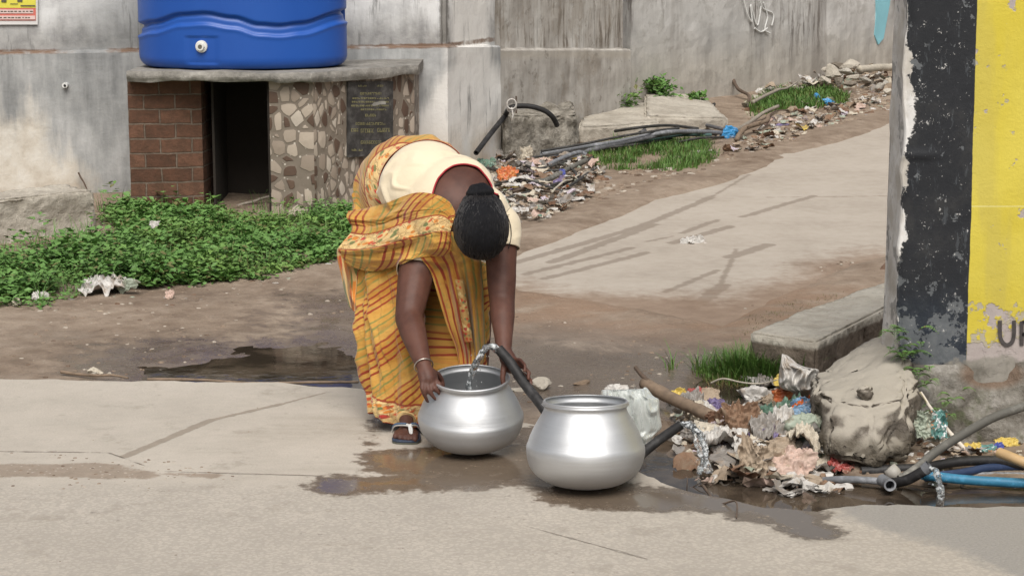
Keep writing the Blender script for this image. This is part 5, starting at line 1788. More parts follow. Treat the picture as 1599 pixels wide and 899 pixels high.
def grass_area(name, poly_px, count, h, seed, label, mat=GRASSM, w=.004, per=7, cat='grass'):
    q = gp(poly_px); pl = [(v.x, v.y) for v in q]
    x0, x1 = min(p[0] for p in pl), max(p[0] for p in pl); y0, y1 = min(p[1] for p in pl), max(p[1] for p in pl)
    rr = random.Random(seed); vs = []; fs = []; n = 0; tr = 0
    while n < count and tr < count * 40:
        tr += 1
        x = rr.uniform(x0, x1); y = rr.uniform(y0, y1)
        if not inpoly(x, y, pl): continue
        if pdist(x, y, pl) < .10 * rr.random(): continue
        if nz((x, y, 0), 2.5, seed) < -.32: continue
        n += 1
        blades(vs, fs, Vector((x, y, hfull(x, y) - .005)), h * rr.uniform(.6, 1.2), per, seed * 991 + n, .05, w)
    o = mk(name, vs, fs, mat); return tag(o, label, cat, kind='stuff')
grass_area('grass', [(905, 235), (960, 215), (1040, 210), (1110, 212), (1130, 235), (1090, 256), (1030, 264), (960, 262), (915, 254)], 800, .075, 3, 'low green grass patch below the grey hoses beside the lane')
grass_area('grass', [(1165, 165), (1190, 140), (1250, 133), (1300, 136), (1335, 146), (1310, 160), (1260, 166), (1210, 170), (1180, 176)], 900, .085, 4, 'far green grass patch at the foot of the rubble heap', w=.006)
grass_area('grass', [(1345, 765), (1400, 756), (1480, 752), (1599, 758), (1700, 760), (1700, 778), (1599, 778), (1480, 776), (1370, 775)], 170, .028, 6, 'mossy dry grass tufts under the blue pipe at the right', DRYG, w=.003, per=8)
grass_area('grass', [(1180, 470), (1262, 462), (1330, 432), (1335, 442), (1262, 476), (1175, 516), (1150, 512)], 160, .03, 9, 'thin dry grass along the back edge of the kerb slab', DRYG, w=.003, per=6)
def tuft(name, px, py, w_px, h, n, label, mat=GRASSM, seed=1, cat='grass tuft'):
    g = G(px, py); kpx = g.y / F; rr = random.Random(seed); vs = []; fs = []
    for i in range(n):
        b = g + Vector((rr.gauss(0, .30) * w_px * kpx, rr.gauss(0, .05), 0)); b.z = hfull(b.x, b.y) - .005
        blades(vs, fs, b, h * rr.uniform(.5, 1.1), 9, seed * 77 + i, .05, .0028, .8)
    o = mk(name, vs, fs, mat); return tag(o, label, cat)
tuft('grass_tuft', 1172, 570, 112, .135, 420, 'bushy green grass tuft growing at the near end of the kerb slab', seed=5)
tuft('grass_tuft', 1138, 582, 50, .08, 90, 'small dry grass tuft left of the bushy green tuft', DRYG, seed=8)
def bush(px, py, wpx, hpx, label, seed, n=420, Lf=.05, name='plant', off=0, mat=WEED, Y=None):
    g = G(px, py) if Y is None else P(px, py, Y); k = g.y / F; rr = random.Random(seed); root = empty(name, g, label, 'plant')
    mb = MB(); vs = []; fs = []
    for s in range(7):
        tip = g + Vector((rr.gauss(0, .28) * wpx * k, rr.gauss(0, .06) + off, hpx * k * rr.uniform(.55, 1)))
        q = crom([g + Vector((rr.gauss(0, .02), 0, -.02)), g.lerp(tip, .5) + Vector((rr.gauss(0, .02), 0, .02)), tip], 4)
        mb.tube(q, [.005 - .0035 * i / (len(q) - 1) for i in range(len(q))], 5)
        for i in range(n // 7):
            t = rr.random() ** .7; c = q[int(t * (len(q) - 1))] + Vector((rr.gauss(0, .16) * wpx * k, rr.gauss(0, .05), rr.gauss(0, .06) * hpx * k))
            if c.z < g.z: c.z = g.z + .01
            a = rr.uniform(0, 6.28); e = rr.uniform(-.3, .9)
            L = Lf * rr.uniform(.6, 1.3)
            leaf(vs, fs, c, Vector((math.cos(a) * math.cos(e), math.sin(a) * math.cos(e), math.sin(e))), Vector((rr.gauss(0, .5), rr.gauss(0, .5), 1)).normalized(), L, L * .3)
    mb.build('stem', plain('plant_stem', (0.07, 0.09, 0.03), .7), root); mk('leaves', vs, fs, mat, root)
    return root
bush(972, 178, 62, 44, 'low leafy green plant against the end of the stepped wall', 3)
bush(1035, 164, 62, 44, 'tall feathery green plant growing up the streaked wall behind the slabs', 5, 520)
bush(1085, 162, 30, 16, 'small dark weed at the wall base right of the feathery plant', 6, 120)
# ferns at the painted wall
def fern(c, n, L, seed, label):
    rr = random.Random(seed); root = empty('fern', c, label, 'fern'); vs = []; fs = []; mb = MB()
    for i in range(n):
        a = rr.uniform(math.pi * .85, math.pi * 2.15); ln = L * rr.uniform(.6, 1.1)
        d = Vector((math.cos(a), math.sin(a) * .6 - .12, 0)).normalized(); b = c + Vector((rr.gauss(0, .025), rr.gauss(0, .01), rr.uniform(-.04, .07)))
        pts = [b + d * (ln * t * .8) + Vector((0, 0, ln * (.75 * t - .75 * t * t))) for t in [k / 9 for k in range(10)]]
        mb.tube(pts, [.0016 - .0012 * k / 9 for k in range(10)], 4)
        for k in range(1, 10):
            w = ln * .24 * (1 - (k / 10) ** 1.5) + .004; t_ = (pts[k] - pts[k - 1]).normalized(); s = t_.cross(Vector((0, 0, 1))).normalized()
            for sg in (-1, 1): leaf(vs, fs, pts[k], (s * sg + t_ * .35).normalized(), Vector((0, 0, 1)), w, w * .30)
    mb.build('stem', plain('fern_stem', (0.06, 0.07, 0.025), .7), root); mk('leaves', vs, fs, WEED, root); return root

# ------------------------------------------------------------------ painted wall on the right, with its rough footing
YW = 6.42
xl = P(1408, 300, YW).x
wall_r = empty('painted_wall', Vector((xl + .9, YW + .1, 0)), 'end of a thick wall painted black and yellow with peeling white edge', 'wall')
XBY = P(1518, 280, YW).x; ZB = P(1450, 566, YW).z
nX, nZ = 150, 200; x1w = xl + 2.6
xe = P(1389, 300, YW + .22).x
def edge_x(z): return xl + .010 * nz((1, 2, z), 5, 1) + .006 * nz((4, 2, z), 18, 2) + .02 * sstep(.45, .1, z) * 1
vs = []; fs = []
cols = []
for k in range(9): cols.append(('s', k / 8))
for k in range(1, nX + 1): cols.append(('f', (k / nX) ** 1.25))
zs = [-.1 + 2.05 * (j / nZ) ** 1.35 for j in range(nZ + 1)]
for z in zs:
    for kind, t in cols:
        if kind == 's':
            x = (xe + .008 * nz((7, 3, z), 6, 3)) * (1 - t) + edge_x(z) * t; y = YW + .24 * (1 - t)
            x -= .006 * nz((t * 3, 1, z), 9, 4); 
        else:
            x = edge_x(z) + (x1w - edge_x(z)) * t; y = YW - .002 + .004 * nz((x, 0, z), 4, 5)
            d_ = x - edge_x(z)
            y -= -.020 * math.exp(-d_ / .02)
        y -= .010 * math.exp(-((z - P(1420, 242, YW).z) / .012) ** 2) * math.exp(-((x - P(1432, 240, YW).x) / .07) ** 2)
        vs.append(Vector((x, y, z)))
nc_ = len(cols)
for j in range(nZ):
    for i in range(nc_ - 1): fs.append((j * nc_ + i, j * nc_ + i + 1, (j + 1) * nc_ + i + 1, (j + 1) * nc_ + i))
k = len(vs); zt_ = zs[-1]
vs += [Vector((x1w, YW + .25, -.1)), Vector((xe, YW + .25, -.1)), Vector((xe, YW + .25, zt_)), Vector((x1w, YW + .25, zt_))]
fs += [(k, k + 1, k + 2, k + 3), tuple([nZ * nc_ + i for i in range(nc_)] + [k + 3, k + 2])]
def m_paint():
    p = pos(); x, y, z = xyz(p)
    n0 = tnoise(p, 2.2, 4, .6); n1 = tnoise(p, 8, 6, .65); n2 = tnoise(p, 28, 5, .7); n3 = tnoise(p, 110, 4, .7); vs_ = tnoise(vec(x, y, z * .12), 6, 4, .6)
    yel = mix(n0.step(.3, .7) * .6 + n1 * .4, (0.55, 0.44, 0.035), (0.66, 0.56, 0.10))
    yel = mix((vs_ - .50).step(0, .12) * .45, yel, (0.48, 0.40, 0.10))
    gz_ = P(1560, 400, YW).z
    blk = mix(n1 * .5 + n2 * .5, (0.010, 0.011, 0.014), (0.030, 0.032, 0.036))
    scr = tnoise(vadd(scl(p, (1, 1, .25)), (0, 0, 3)), 40, 4, .75)
    blk = mix((scr - .60).step(0, .08) * .5, blk, (0.09, 0.10, 0.11))
    blk = mix((n0 * .5 + n1 * .5 - .52).step(0, .12) * .35, blk, (0.06, 0.058, 0.055))
    blk = mix((gz_ - z + (n0 - .5) * .5).step(0, .3) * .6, blk, mix(n2.step(.4, .65), (0.018, 0.028, 0.045), (0.05, 0.062, 0.08)))
    isy = (x - XBY + (n1 - .5) * .010 + (z - .8) * .012).step(-.0015, .0015)
    c = mix(isy, blk, yel)
    pl = mix(n2 * .6 + n1 * .4, (0.30, 0.27, 0.255), (0.46, 0.43, 0.41))
    # flaking, denser towards the bottom
    low = (ZB + .36 - z).step(0.0, .36)
    fl = (tnoise(vadd(p, (2, 5, 1)), 15, 6, .68) + low * .19 - (isy) * .02 - .62).step(0, .02)
    lowy = (ZB + .10 - z).step(-.08, .12); fl2 = (tnoise(vadd(p, (7, 1, 3)), 7, 6, .62) + lowy * .28 * isy - .60).step(0, .02)
    c = mix(fl * mix(isy, (.55,) * 3, (.8,) * 3), c, mix(isy, mix(n2, (0.10, 0.115, 0.13), (0.30, 0.31, 0.31)), pl))
    c = mix(fl2 * isy, c, mix(n2, (0.33, 0.28, 0.27), (0.48, 0.43, 0.40)))
    # old white paint at the corner, chipped into the black
    de = x - xl
    cb = P(1400, 60, YW).z; 
    bul = (1 - (z - P(1400, 185, YW).z).abs().step(.03, .16)) * .045 + (1 - (z - P(1400, 355, YW).z).abs().step(.02, .10)) * .028
    wm = 1 - (de - .004 - bul + (n1 - .5) * .11 + (n2 - .5) * .07).step(-.003, .004)
    side = (y - YW - .02).step(0, .02)
    wht = mix(n1.step(.35, .65), (0.50, 0.47, 0.42), (0.72, 0.71, 0.69))
    wm = tmax(wm * (z - ZB).step(.0, .1), side)
    c = mix(wm, c, wht)
    c = mix(side * (n1 - .55).step(0, .06) * .6, c, (0.12, 0.11, 0.10))
    sp = (n3 * .5 + n2 * .5 - .60).step(0, .02) * (1 - isy)
    c = mix(sp * .8, c, (0.55, 0.54, 0.52))
    # bare rough render at the foot
    ft_ = (ZB + .015 - z + (n1 - .5) * .16).step(0, .02)
    c = mix(ft_, c, mix(n1.step(.35, .65), (0.13, 0.12, 0.10), (0.30, 0.28, 0.245)))
    ln = (1 - (z - P(1500, 322, YW).z).abs().step(.0008, .003)) * isy
    c = mix(ln * .5, c, (0.75, 0.72, 0.35))
    h = n1 * .8 + n2 * .5 + n3 * .25 - fl * .5 - fl2 * .5 * isy + wm * .5
    return dict(col=c, rough=.72 + ft_ * .2, normal=bump(h, .55, .008), spec=.3)
mk('wall_face', vs, fs, material('peeling_paint', m_paint), wall_r, smooth=True)
# lettering: what shows of a painted word
def wq(px, py, off=.0035): q = P(px, py, YW); q.y -= off; q.z = P(px, py, YW).z; return q
def stroke(name, pts, w):
    q = crom([wq(*p_) for p_ in pts], 8); mb = MB(); vs = []
    for i, c in enumerate(q):
        t = (q[min(i + 1, len(q) - 1)] - q[max(i - 1, 0)]).normalized(); s = Vector((-t.z, 0, t.x)); ww = w * (1 + .10 * nz(c, 70, 3)) / 2
        vs += [c + s * ww, c - s * ww]
    n = len(q); back = [v + Vector((0, .004, 0)) for v in vs]
    fs = [(2 * i, 2 * i + 1, 2 * i + 3, 2 * i + 2) for i in range(n - 1)]
    mb.add(vs, fs); return mb
LET = plain('worn_black_lettering', (0.06, 0.052, 0.05), .8, .35, 60)
mb = stroke('u', [(1561, 500), (1561, 516), (1563, 530), (1571, 538), (1580, 533), (1583, 520), (1583, 500)], .0135); mb.build('letter', LET, wall_r)
mb = stroke('p', [(1595, 501), (1595, 520), (1595, 539)], .0145); mb.build('letter', LET, wall_r)
mb = stroke('p2', [(1595, 503), (1604, 502), (1612, 508), (1611, 518), (1603, 522), (1596, 521)], .012); mb.build('letter', LET, wall_r)
# rough stone footing
fv = []; ff = []; nX, nZ = 150, 60
fx0 = P(1425, 640, YW - .05).x; fx1 = x1w; ztop = ZB + .0
hc = P(1548, 583, YW)
for j in range(nZ + 1):
    z = -.1 + (ztop + .1) * j / nZ
    for i in range(nX + 1):
        x = fx0 + (fx1 - fx0) * (i / nX) ** 1.3
        t = j / nZ
        o_ = .012 + .050 * (1 - t) + .030 * max(0, ridge((x, 0, z), 5, 2)) * (1 - t * .6) + .018 * nz((x, 0, z), 17, 4)
        if t > .9: o_ *= 1 - (t - .9) * 10
        hole = math.exp(-(((x - hc.x) / .095) ** 4 + ((z - hc.z) / .045) ** 4))
        o_ -= .0 * hole
        y = YW - o_ * (1 - .9 * hole) + .010 * hole
        if i == 0: y = YW + .03
        fv.append(Vector((x, y - .004, z + (.02 * nz((x, 0, 1), 9, 6) if j == nZ else 0))))
for j in range(nZ):
    for i in range(nX): a = j * (nX + 1) + i; ff.append((a, a + 1, a + nX + 2, a + nX + 1))
def m_foot():
    p = pos(); n1 = tnoise(p, 9, 6, .68); n2 = tnoise(p, 40, 5, .7); x, y, z = xyz(p)
    c = ramp(n1 * .6 + n2 * .4, [(.34, (0.085, 0.075, 0.06)), (.5, (0.20, 0.185, 0.16)), (.66, (0.36, 0.34, 0.31))])
    hb = 1 - ell(x, z, (hc.x, hc.z), .12, .055).step(.7, 1.1)
    c = mix(hb * .8, c, mix(n1, (0.06, 0.035, 0.022), (0.30, 0.21, 0.15)))
    mo = (tnoise(p, 4, 4, .6) - .52).step(0, .08) * (.16 - z).step(0, .1)
    c = mix(mo * .7, c, (0.07, 0.085, 0.03))
    return dict(col=c, rough=.95, normal=bump(n1 + n2 * .8, .9, .015), spec=.2)
mk('footing', fv, ff, material('rubble_footing', m_foot), wall_r, smooth=True)

# big broken concrete lump
def hull_rock(name, pts, mat, label, cat, cut=.03, amp=.015, seed=0, bev=.03):
    bm = bmesh.new()
    for p in pts: bm.verts.new(p)
    bmesh.ops.convex_hull(bm, input=bm.verts[:])
    bmesh.ops.delete(bm, geom=[v for v in bm.verts if not v.link_faces], context='VERTS')
    bmesh.ops.dissolve_limit(bm, angle_limit=R(6), verts=bm.verts[:], edges=bm.edges[:])
    if bev: bmesh.ops.bevel(bm, geom=bm.edges[:], offset=bev, segments=3, affect='EDGES', clamp_overlap=True)
    bmesh.ops.triangulate(bm, faces=bm.faces[:])
    for _ in range(8):
        es = [e for e in bm.edges if e.calc_length() > cut]
        if not es: break
        bmesh.ops.subdivide_edges(bm, edges=es, cuts=1)
        bmesh.ops.triangulate(bm, faces=[f for f in bm.faces if len(f.verts) > 3])
    bm.normal_update()
    for v in bm.verts:
        c = v.co; up = max(0, v.normal.z)
        a = amp * (1 - .8 * up ** 2)
        v.co += v.normal * a * (nz(c, 7, seed) + .8 * nz(c, 15, seed + 1) + .5 * nz(c, 34, seed + 2) + .9 * max(0, ridge(c, 6, seed) - .5))
    bm.verts.index_update(); V = [v.co.copy() for v in bm.verts]; Fc = [tuple(v.index for v in f.verts) for f in bm.faces]; bm.free()
    o = mk(name, V, Fc, mat, smooth=True); return tag(o, label, cat) if label else o
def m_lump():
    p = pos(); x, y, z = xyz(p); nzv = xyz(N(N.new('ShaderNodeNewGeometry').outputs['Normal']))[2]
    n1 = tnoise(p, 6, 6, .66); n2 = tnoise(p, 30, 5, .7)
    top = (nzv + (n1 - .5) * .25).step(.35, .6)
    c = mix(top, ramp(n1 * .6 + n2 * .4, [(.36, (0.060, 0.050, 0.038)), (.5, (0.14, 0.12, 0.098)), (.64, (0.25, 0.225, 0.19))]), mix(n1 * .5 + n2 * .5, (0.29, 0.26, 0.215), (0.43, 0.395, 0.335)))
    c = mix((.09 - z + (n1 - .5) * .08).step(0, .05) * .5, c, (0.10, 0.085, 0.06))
    pits = (0.30 - tvor(p, 38)).step(0, .12) * (n1 - .45).step(0, .1) * (1 - top)
    c = mix(pits * .5, c, (0.09, 0.075, 0.06))
    return dict(col=c, rough=.93, normal=bump(n1 * 1.5 + n2 * 1.1 - pits * .5, mix(top, (.9,) * 3, (.35,) * 3), .014), spec=.22)
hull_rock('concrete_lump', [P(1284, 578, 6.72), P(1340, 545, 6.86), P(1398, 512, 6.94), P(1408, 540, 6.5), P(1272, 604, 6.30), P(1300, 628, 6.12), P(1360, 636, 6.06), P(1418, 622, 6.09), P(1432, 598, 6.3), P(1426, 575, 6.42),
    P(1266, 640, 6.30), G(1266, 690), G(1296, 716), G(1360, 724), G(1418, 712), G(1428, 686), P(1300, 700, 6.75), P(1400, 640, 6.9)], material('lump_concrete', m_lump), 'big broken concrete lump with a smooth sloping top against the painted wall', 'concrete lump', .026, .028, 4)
for i, (px, py, w, Y, lb) in enumerate([(1352, 612, 24, 6.115, 'round knob of mortar on the front edge of the broken concrete lump'), (1284, 622, 24, 6.22, 'rough mortar clod on the left corner of the concrete lump')]):
    c = P(px, py, Y); r = w / 2 * Y / F * 1.1
    bm = bmesh.new(); bmesh.ops.create_icosphere(bm, subdivisions=4, radius=r)
    for v in bm.verts: v.co = Vector((v.co.x, v.co.y * .7, v.co.z * .9)) * (1 + .25 * nz(v.co / r, 1.5, i) + .14 * nz(v.co / r, 4, i + 2)) + c
    bm.verts.index_update(); o = mk('mortar_clod', [v.co.copy() for v in bm.verts], [tuple(v.index for v in f.verts) for f in bm.faces], bpy.data.materials['lump_concrete'], smooth=True); bm.free(); tag(o, lb, 'mortar clod')
fern(P(1415, 545, YW - .05), 22, .085, 4, 'green fern growing in the joint between concrete lump and black paint')
fern(P(1438, 590, YW - .08), 14, .075, 7, 'smaller pale fern lower down at the foot of the black paint')
fern(P(1475, 640, YW - .12), 14, .06, 12, 'little fern rooted in the rough footing behind the grey hose')

# ------------------------------------------------------------------ litter builders
def film_mat(name, cols, rough=.35, trans=.0, scale=18, stops=None, sheenb=.0):
    def fn():
        p = objco(); n = tnoise(p, scale, 3, .6); n2 = tnoise(p, scale * 3, 4, .6)
        k = len(cols)
        if k == 1: c = mix(n2, tuple(v * .75 for v in cols[0]), cols[0])
        else: c = ramp(n * .75 + n2 * .25, [(.30 + .40 * i / (k - 1), cols[i]) for i in range(k)], 'CONSTANT')
        c = mix((tnoise(p, scale * .8, 5, .7) - .48).step(0, .16) * .72, c, (0.25, 0.19, 0.135))
        return dict(col=c, rough=rough, spec=.45, normal=bump(n2 + n, .5, .006), trans=trans)
    return material(name, fn)
def m_thin():
    pass
MATS = dict(
    white=film_mat('white_plastic_film', [(0.50, 0.48, 0.45), (0.70, 0.69, 0.67)], .35), grey=film_mat('grey_plastic_film', [(0.24, 0.22, 0.20), (0.42, 0.41, 0.39)], .4), cream=film_mat('cream_paper', [(0.58, 0.52, 0.42)], .8),
    brown=film_mat('brown_cardboard', [(0.22, 0.135, 0.085), (0.34, 0.23, 0.15)], .85), dbrown=film_mat('dark_brown_leaf', [(0.16, 0.085, 0.05)], .8), tan=film_mat('tan_card', [(0.34, 0.27, 0.20), (0.47, 0.39, 0.30)], .85), pink=film_mat('pinkish_sheet', [(0.50, 0.37, 0.31), (0.60, 0.51, 0.44)], .7),
    green=film_mat('green_film', [(0.15, 0.25, 0.19), (0.10, 0.15, 0.12), (0.28, 0.36, 0.30)], .35), sage=film_mat('sage_film', [(0.30, 0.34, 0.27), (0.40, 0.42, 0.35)], .45),
    orange=film_mat('orange_wrapper', [(0.50, 0.14, 0.05), (0.58, 0.24, 0.08), (0.52, 0.42, 0.30)], .3), orb=film_mat('printed_wrapper', [(0.65, 0.15, 0.03), (0.16, 0.28, 0.42), (0.62, 0.62, 0.64), (0.62, 0.20, 0.04)], .3, scale=26),
    yellow=film_mat('yellow_wrapper', [(0.56, 0.42, 0.10), (0.50, 0.34, 0.18)], .35), blue=film_mat('blue_film', [(0.05, 0.30, 0.62)], .35), violet=film_mat('violet_film', [(0.14, 0.11, 0.22), (0.40, 0.36, 0.40)], .35), bw=film_mat('blue_white_film', [(0.08, 0.10, 0.34), (0.62, 0.62, 0.64)], .35),
    red=film_mat('red_wrapper', [(0.34, 0.07, 0.06), (0.45, 0.36, 0.32)], .35), lilac=film_mat('lilac_film', [(0.55, 0.48, 0.54)], .4), mixed=film_mat('mixed_print', [(0.7, 0.7, 0.7), (0.10, 0.24, 0.22), (0.5, 0.22, 0.10), (0.1, 0.12, 0.22)], .35, scale=30), lime=film_mat('lime_film', [(0.50, 0.58, 0.12)], .4))

def tpos(px, py, dz=0.0):
    """point where the pixel ray meets the full terrain"""
    d = ray(px, py); t = 3.0; q = None
    while t < 60:
        p = CP + d * t
        if p.z <= hfull(p.x, p.y) + dz: return p
        t += .01 if t < 12 else .03
    return G(px, py)

def bag(px, py, wpx, hpx, mat, label, cat='plastic bag', seed=1, name='plastic_bag', depth=.7, peak=0.0, dz=0.0, ridged=.35, group=None, rot=0.0, sub=5):
    """crumpled closed film bag; (px, py) is the bottom centre"""
    b = tpos(px, py, dz); k = (b.y * math.cos(PITCH) + (CH - b.z) * math.sin(PITCH)) / F
    rx = wpx * k / 2; rz = hpx * k / 2 / .97; ry = rx * depth
    bm = bmesh.new(); bmesh.ops.create_icosphere(bm, subdivisions=sub, radius=1)
    rr = random.Random(seed)
    pl = [(Vector((rr.gauss(0, 1), rr.gauss(0, 1), rr.gauss(0, 1))).normalized(), rr.uniform(.45, .9)) for _ in range(16)]
    for v in bm.verts:
        n = v.co.normalized(); r = 1.25
        for d, h in pl:                                    # faceted by random cuts: stiff film
            c = n.dot(d)
            if c > .05: r = min(r, h / c)
        r *= 1 + ridged * .5 * (ridge(n, 1.7, seed) - .45) + .16 * nz(n, 4, seed) + .10 * max(0, 1 - abs(nz(n, 3.2, seed + 5)) * 5)
        if peak: r *= 1 + peak * max(0, n.z) ** 4
        q = Vector((n.x * rx, n.y * ry, n.z * rz)) * r
        q.z = max(q.z, -rz * .92)
        v.co = q
    M = Matrix.Rotation(rot, 3, 'Y'); 
    for v in bm.verts: v.co = M @ v.co
    zmin = min(v.co.z for v in bm.verts)
    xm = [v.co.x for v in bm.verts]; sc = (2 * rx) / (max(xm) - min(xm)); zm = max(v.co.z for v in bm.verts) - zmin; sz = (2 * rz) / zm
    for v in bm.verts: v.co = Vector((v.co.x * sc, v.co.y, (v.co.z - zmin) * sz)) + b + Vector((0, ry * .6, -.004))
    bm.verts.index_update()
    o = mk(name, [v.co.copy() for v in bm.verts], [tuple(v.index for v in f.verts) for f in bm.faces], MATS[mat] if isinstance(mat, str) else mat, smooth=False); bm.free()
    for p_ in o.data.polygons: p_.use_smooth = True
    return tag(o, label, cat, group)
def sheet(px, py, wpx, hpx, mat, label, cat='wrapper', seed=1, name='wrapper', tilt=.7, crease=5, amp=.16, dz=0.0, group=None, yaw=0.0, roll=0.0, n=34):
    """creased open sheet lying tilted; (px, py) is its centre"""
    b = tpos(px, py + hpx * .3, dz); k = (b.y * math.cos(PITCH) + (CH - b.z) * math.sin(PITCH)) / F
    w = wpx * k; h = hpx * k / max(.25, math.sin(tilt + PITCH)); rr = random.Random(seed); vs = []; fs = []
    cr = [(rr.uniform(0, math.pi), rr.uniform(-.35, .35), rr.choice((-1, 1)) * rr.uniform(.4, 1)) for _ in range(crease)]
    M = Matrix.Rotation(yaw, 3, 'Z') @ Matrix.Rotation(roll, 3, 'Y') @ Matrix.Rotation(tilt, 3, 'X')
    s_ = min(w, h)
    for j in range(n + 1):
        for i in range(n + 1):
            u, v = i / n - .5, j / n - .5
            an = math.atan2(v, u); ed_ = max(abs(u), abs(v)) * 2
            rj = 1 + (.34 * nz((math.cos(an) * 1.3, math.sin(an) * 1.3, 0), 1.6, seed + 3) + .16 * nz((math.cos(an) * 4, math.sin(an) * 4, 0), 1.6, seed + 7)) * ed_
            rj *= 1 - .22 * (min(abs(u), abs(v)) * 2) ** 2
            q = Vector((u * w * rj, v * h * rj, 0))
            z = 0
            for a, o_, s in cr: z += s * abs(u * math.cos(a) + v * math.sin(a) - o_)
            z = amp * s_ * 1.9 * z + amp * s_ * .9 * nz((u, v, 0), 3.5, seed) + amp * s_ * .9 * max(0, 1 - abs(nz((u, v, 0), 4.5, seed + 1)) * 5) + amp * s_ * .4 * nz((u, v, 0), 12, seed + 2)
            z += .22 * s_ * (ed_ ** 3) * nz((math.cos(an) * 2, math.sin(an) * 2, 3), 1, seed + 9)
            q.z = z; vs.append(M @ q)
    zmin = min(q.z for q in vs); cx = sum((q.x for q in vs)) / len(vs); cy = sum((q.y for q in vs)) / len(vs)
    vs = [q + Vector((b.x - cx, b.y - cy, b.z - zmin - .004)) for q in vs]
    for j in range(n):
        for i in range(n): a = j * (n + 1) + i; fs.append((a, a + 1, a + n + 2, a + n + 1))
    o = mk(name, vs, fs, MATS[mat] if isinstance(mat, str) else mat, smooth=True, solid=.0012)
    return tag(o, label, cat, group)
def stick(a, b, r0, r1, mat, label, name='stick', cat='stick', bend=.02, seed=1, group=None, twigs=0):
    rr = random.Random(seed); q = [a.lerp(b, t) + (Vector((rr.gauss(0, 1), rr.gauss(0, 1), rr.gauss(0, 1))) * bend * (b - a).length if 0 < t < 1 else Vector((0, 0, 0))) for t in (0, .25, .5, .75, 1)]
    q = crom(q, 6); mb = MB(); mb.tube(q, [r0 + (r1 - r0) * i / (len(q) - 1) + r0 * .15 * nz(q[i], 40, seed) for i in range(len(q))], 9)
    for t in range(twigs):
        c = q[rr.randrange(6, len(q) - 2)]; d = Vector((rr.gauss(0, 1), rr.gauss(0, .4), rr.uniform(0, 1))).normalized()
        mb.tube([c, c + d * .03, c + d * .06 + Vector((0, 0, -.01))], [r1 * .7, r1 * .5, r1 * .2], 6)
    return tag(mb.build(name, mat, smooth=True), label, cat, group)
WOOD = plain('old_wood', (0.20, 0.145, 0.10), .85, .3, 30); BAM = plain('grey_bamboo', (0.27, 0.235, 0.19), .7, .25, 24); BARK = plain('dark_twig', (0.10, 0.07, 0.05), .85, .3, 40); PALE = plain('bleached_twig', (0.42, 0.38, 0.31), .8, .2, 30)
# ------------------------------------------------------------------ near litter heap
# the translucent white carrier behind the second pot
def m_carrier():
    p = objco(); n = tnoise(p, 16, 4, .6); n2 = tnoise(vec(xyz(p)[0] * 3, xyz(p)[1], xyz(p)[2] * .6), 14, 4, .6)
    return dict(col=mix(n, (0.55, 0.60, 0.56), (0.82, 0.85, 0.83)), rough=.3, spec=.5, normal=bump(n2 + n * .4, .7, .01), trans=.45, alpha=.93, sss=.15, sssr=(.05, .05, .05), ssss=.3)
CAR = material('carrier_film', m_carrier)
def upright_bag(outline, Y, depth, mat, label, seed, name='plastic_bag', cat='plastic bag', nu=54, nv=60):
    """slumped bag of film: its silhouette passes through the given pixels at depth Y and it bulges by its own depth"""
    ring_ = crom([Vector((p[0], p[1], 0)) for p in outline + [outline[0]]], 7)
    y0 = min(q.y for q in ring_) + .4; y1 = max(q.y for q in ring_) - .4; vs = []; fs = []; W_ = 2 * nu
    for j in range(nv + 1):
        py = y0 + (y1 - y0) * j / nv; xs_ = []
        for a, b in zip(ring_[:-1], ring_[1:]):
            if (a.y - py) * (b.y - py) < 0: xs_.append(a.x + (b.x - a.x) * (py - a.y) / (b.y - a.y))
        if len(xs_) < 2: xs_ = [ring_[0].x, ring_[0].x + 1]
        xa, xb = min(xs_), max(xs_); t = j / nv
        env = math.sqrt(max(.02, 1 - (2 * t - 1) ** 4)) * min(1, (xb - xa) / 40.0)
        for i in range(W_):
            a = 2 * math.pi * i / W_; u = .5 - .5 * math.cos(a); sgn = -1 if a <= math.pi else 1
            bul = abs(math.sin(a)) ** .7
            f_ = .34 * nz((u * 5 + t * 1.6, t * 1.3, sgn * 3), 1.0, seed) + .22 * nz((u * 13 - t * 2, t * 2.2, sgn), 1.0, seed + 2) + .35 * max(0, 1 - abs(nz((u * 3 + t, t * 2.4, sgn * 2), 1.1, seed + 5)) * 5)
            y = Y + sgn * depth * .5 * env * bul * (.75 + f_)
            vs.append(P(xa + (xb - xa) * u, py, y))
    for j in range(nv):
        for i in range(W_): fs.append((j * W_ + i, j * W_ + (i + 1) % W_, (j + 1) * W_ + (i + 1) % W_, (j + 1) * W_ + i))
    fs.append(tuple(range(W_))[::-1]); fs.append(tuple(range(nv * W_, (nv + 1) * W_)))
    o = mk(name, vs, fs, mat, smooth=True); return tag(o, label, cat)
b1 = upright_bag([(938, 628), (940, 608), (958, 616), (978, 607), (996, 613), (1008, 604), (1020, 618), (1029, 624), (1030, 645), (1033, 668), (1020, 684), (1026, 700), (1008, 706), (1002, 728), (985, 735), (970, 700), (950, 670)], 6.02, .13, CAR, 'white translucent carrier bag propped behind the second pot', 2)
bag(962, 622, 44, 24, 'white', 'scrunched white top of a bag just behind the rim of the second pot', seed=11, dz=.16)
upright_bag([(1221, 552), (1232, 556), (1246, 568), (1262, 574), (1279, 578), (1272, 598), (1262, 618), (1250, 622), (1236, 612), (1216, 600)], 6.72, .16, MATS['white'], 'tall pointed white plastic bag leaning against the concrete lump', 5)
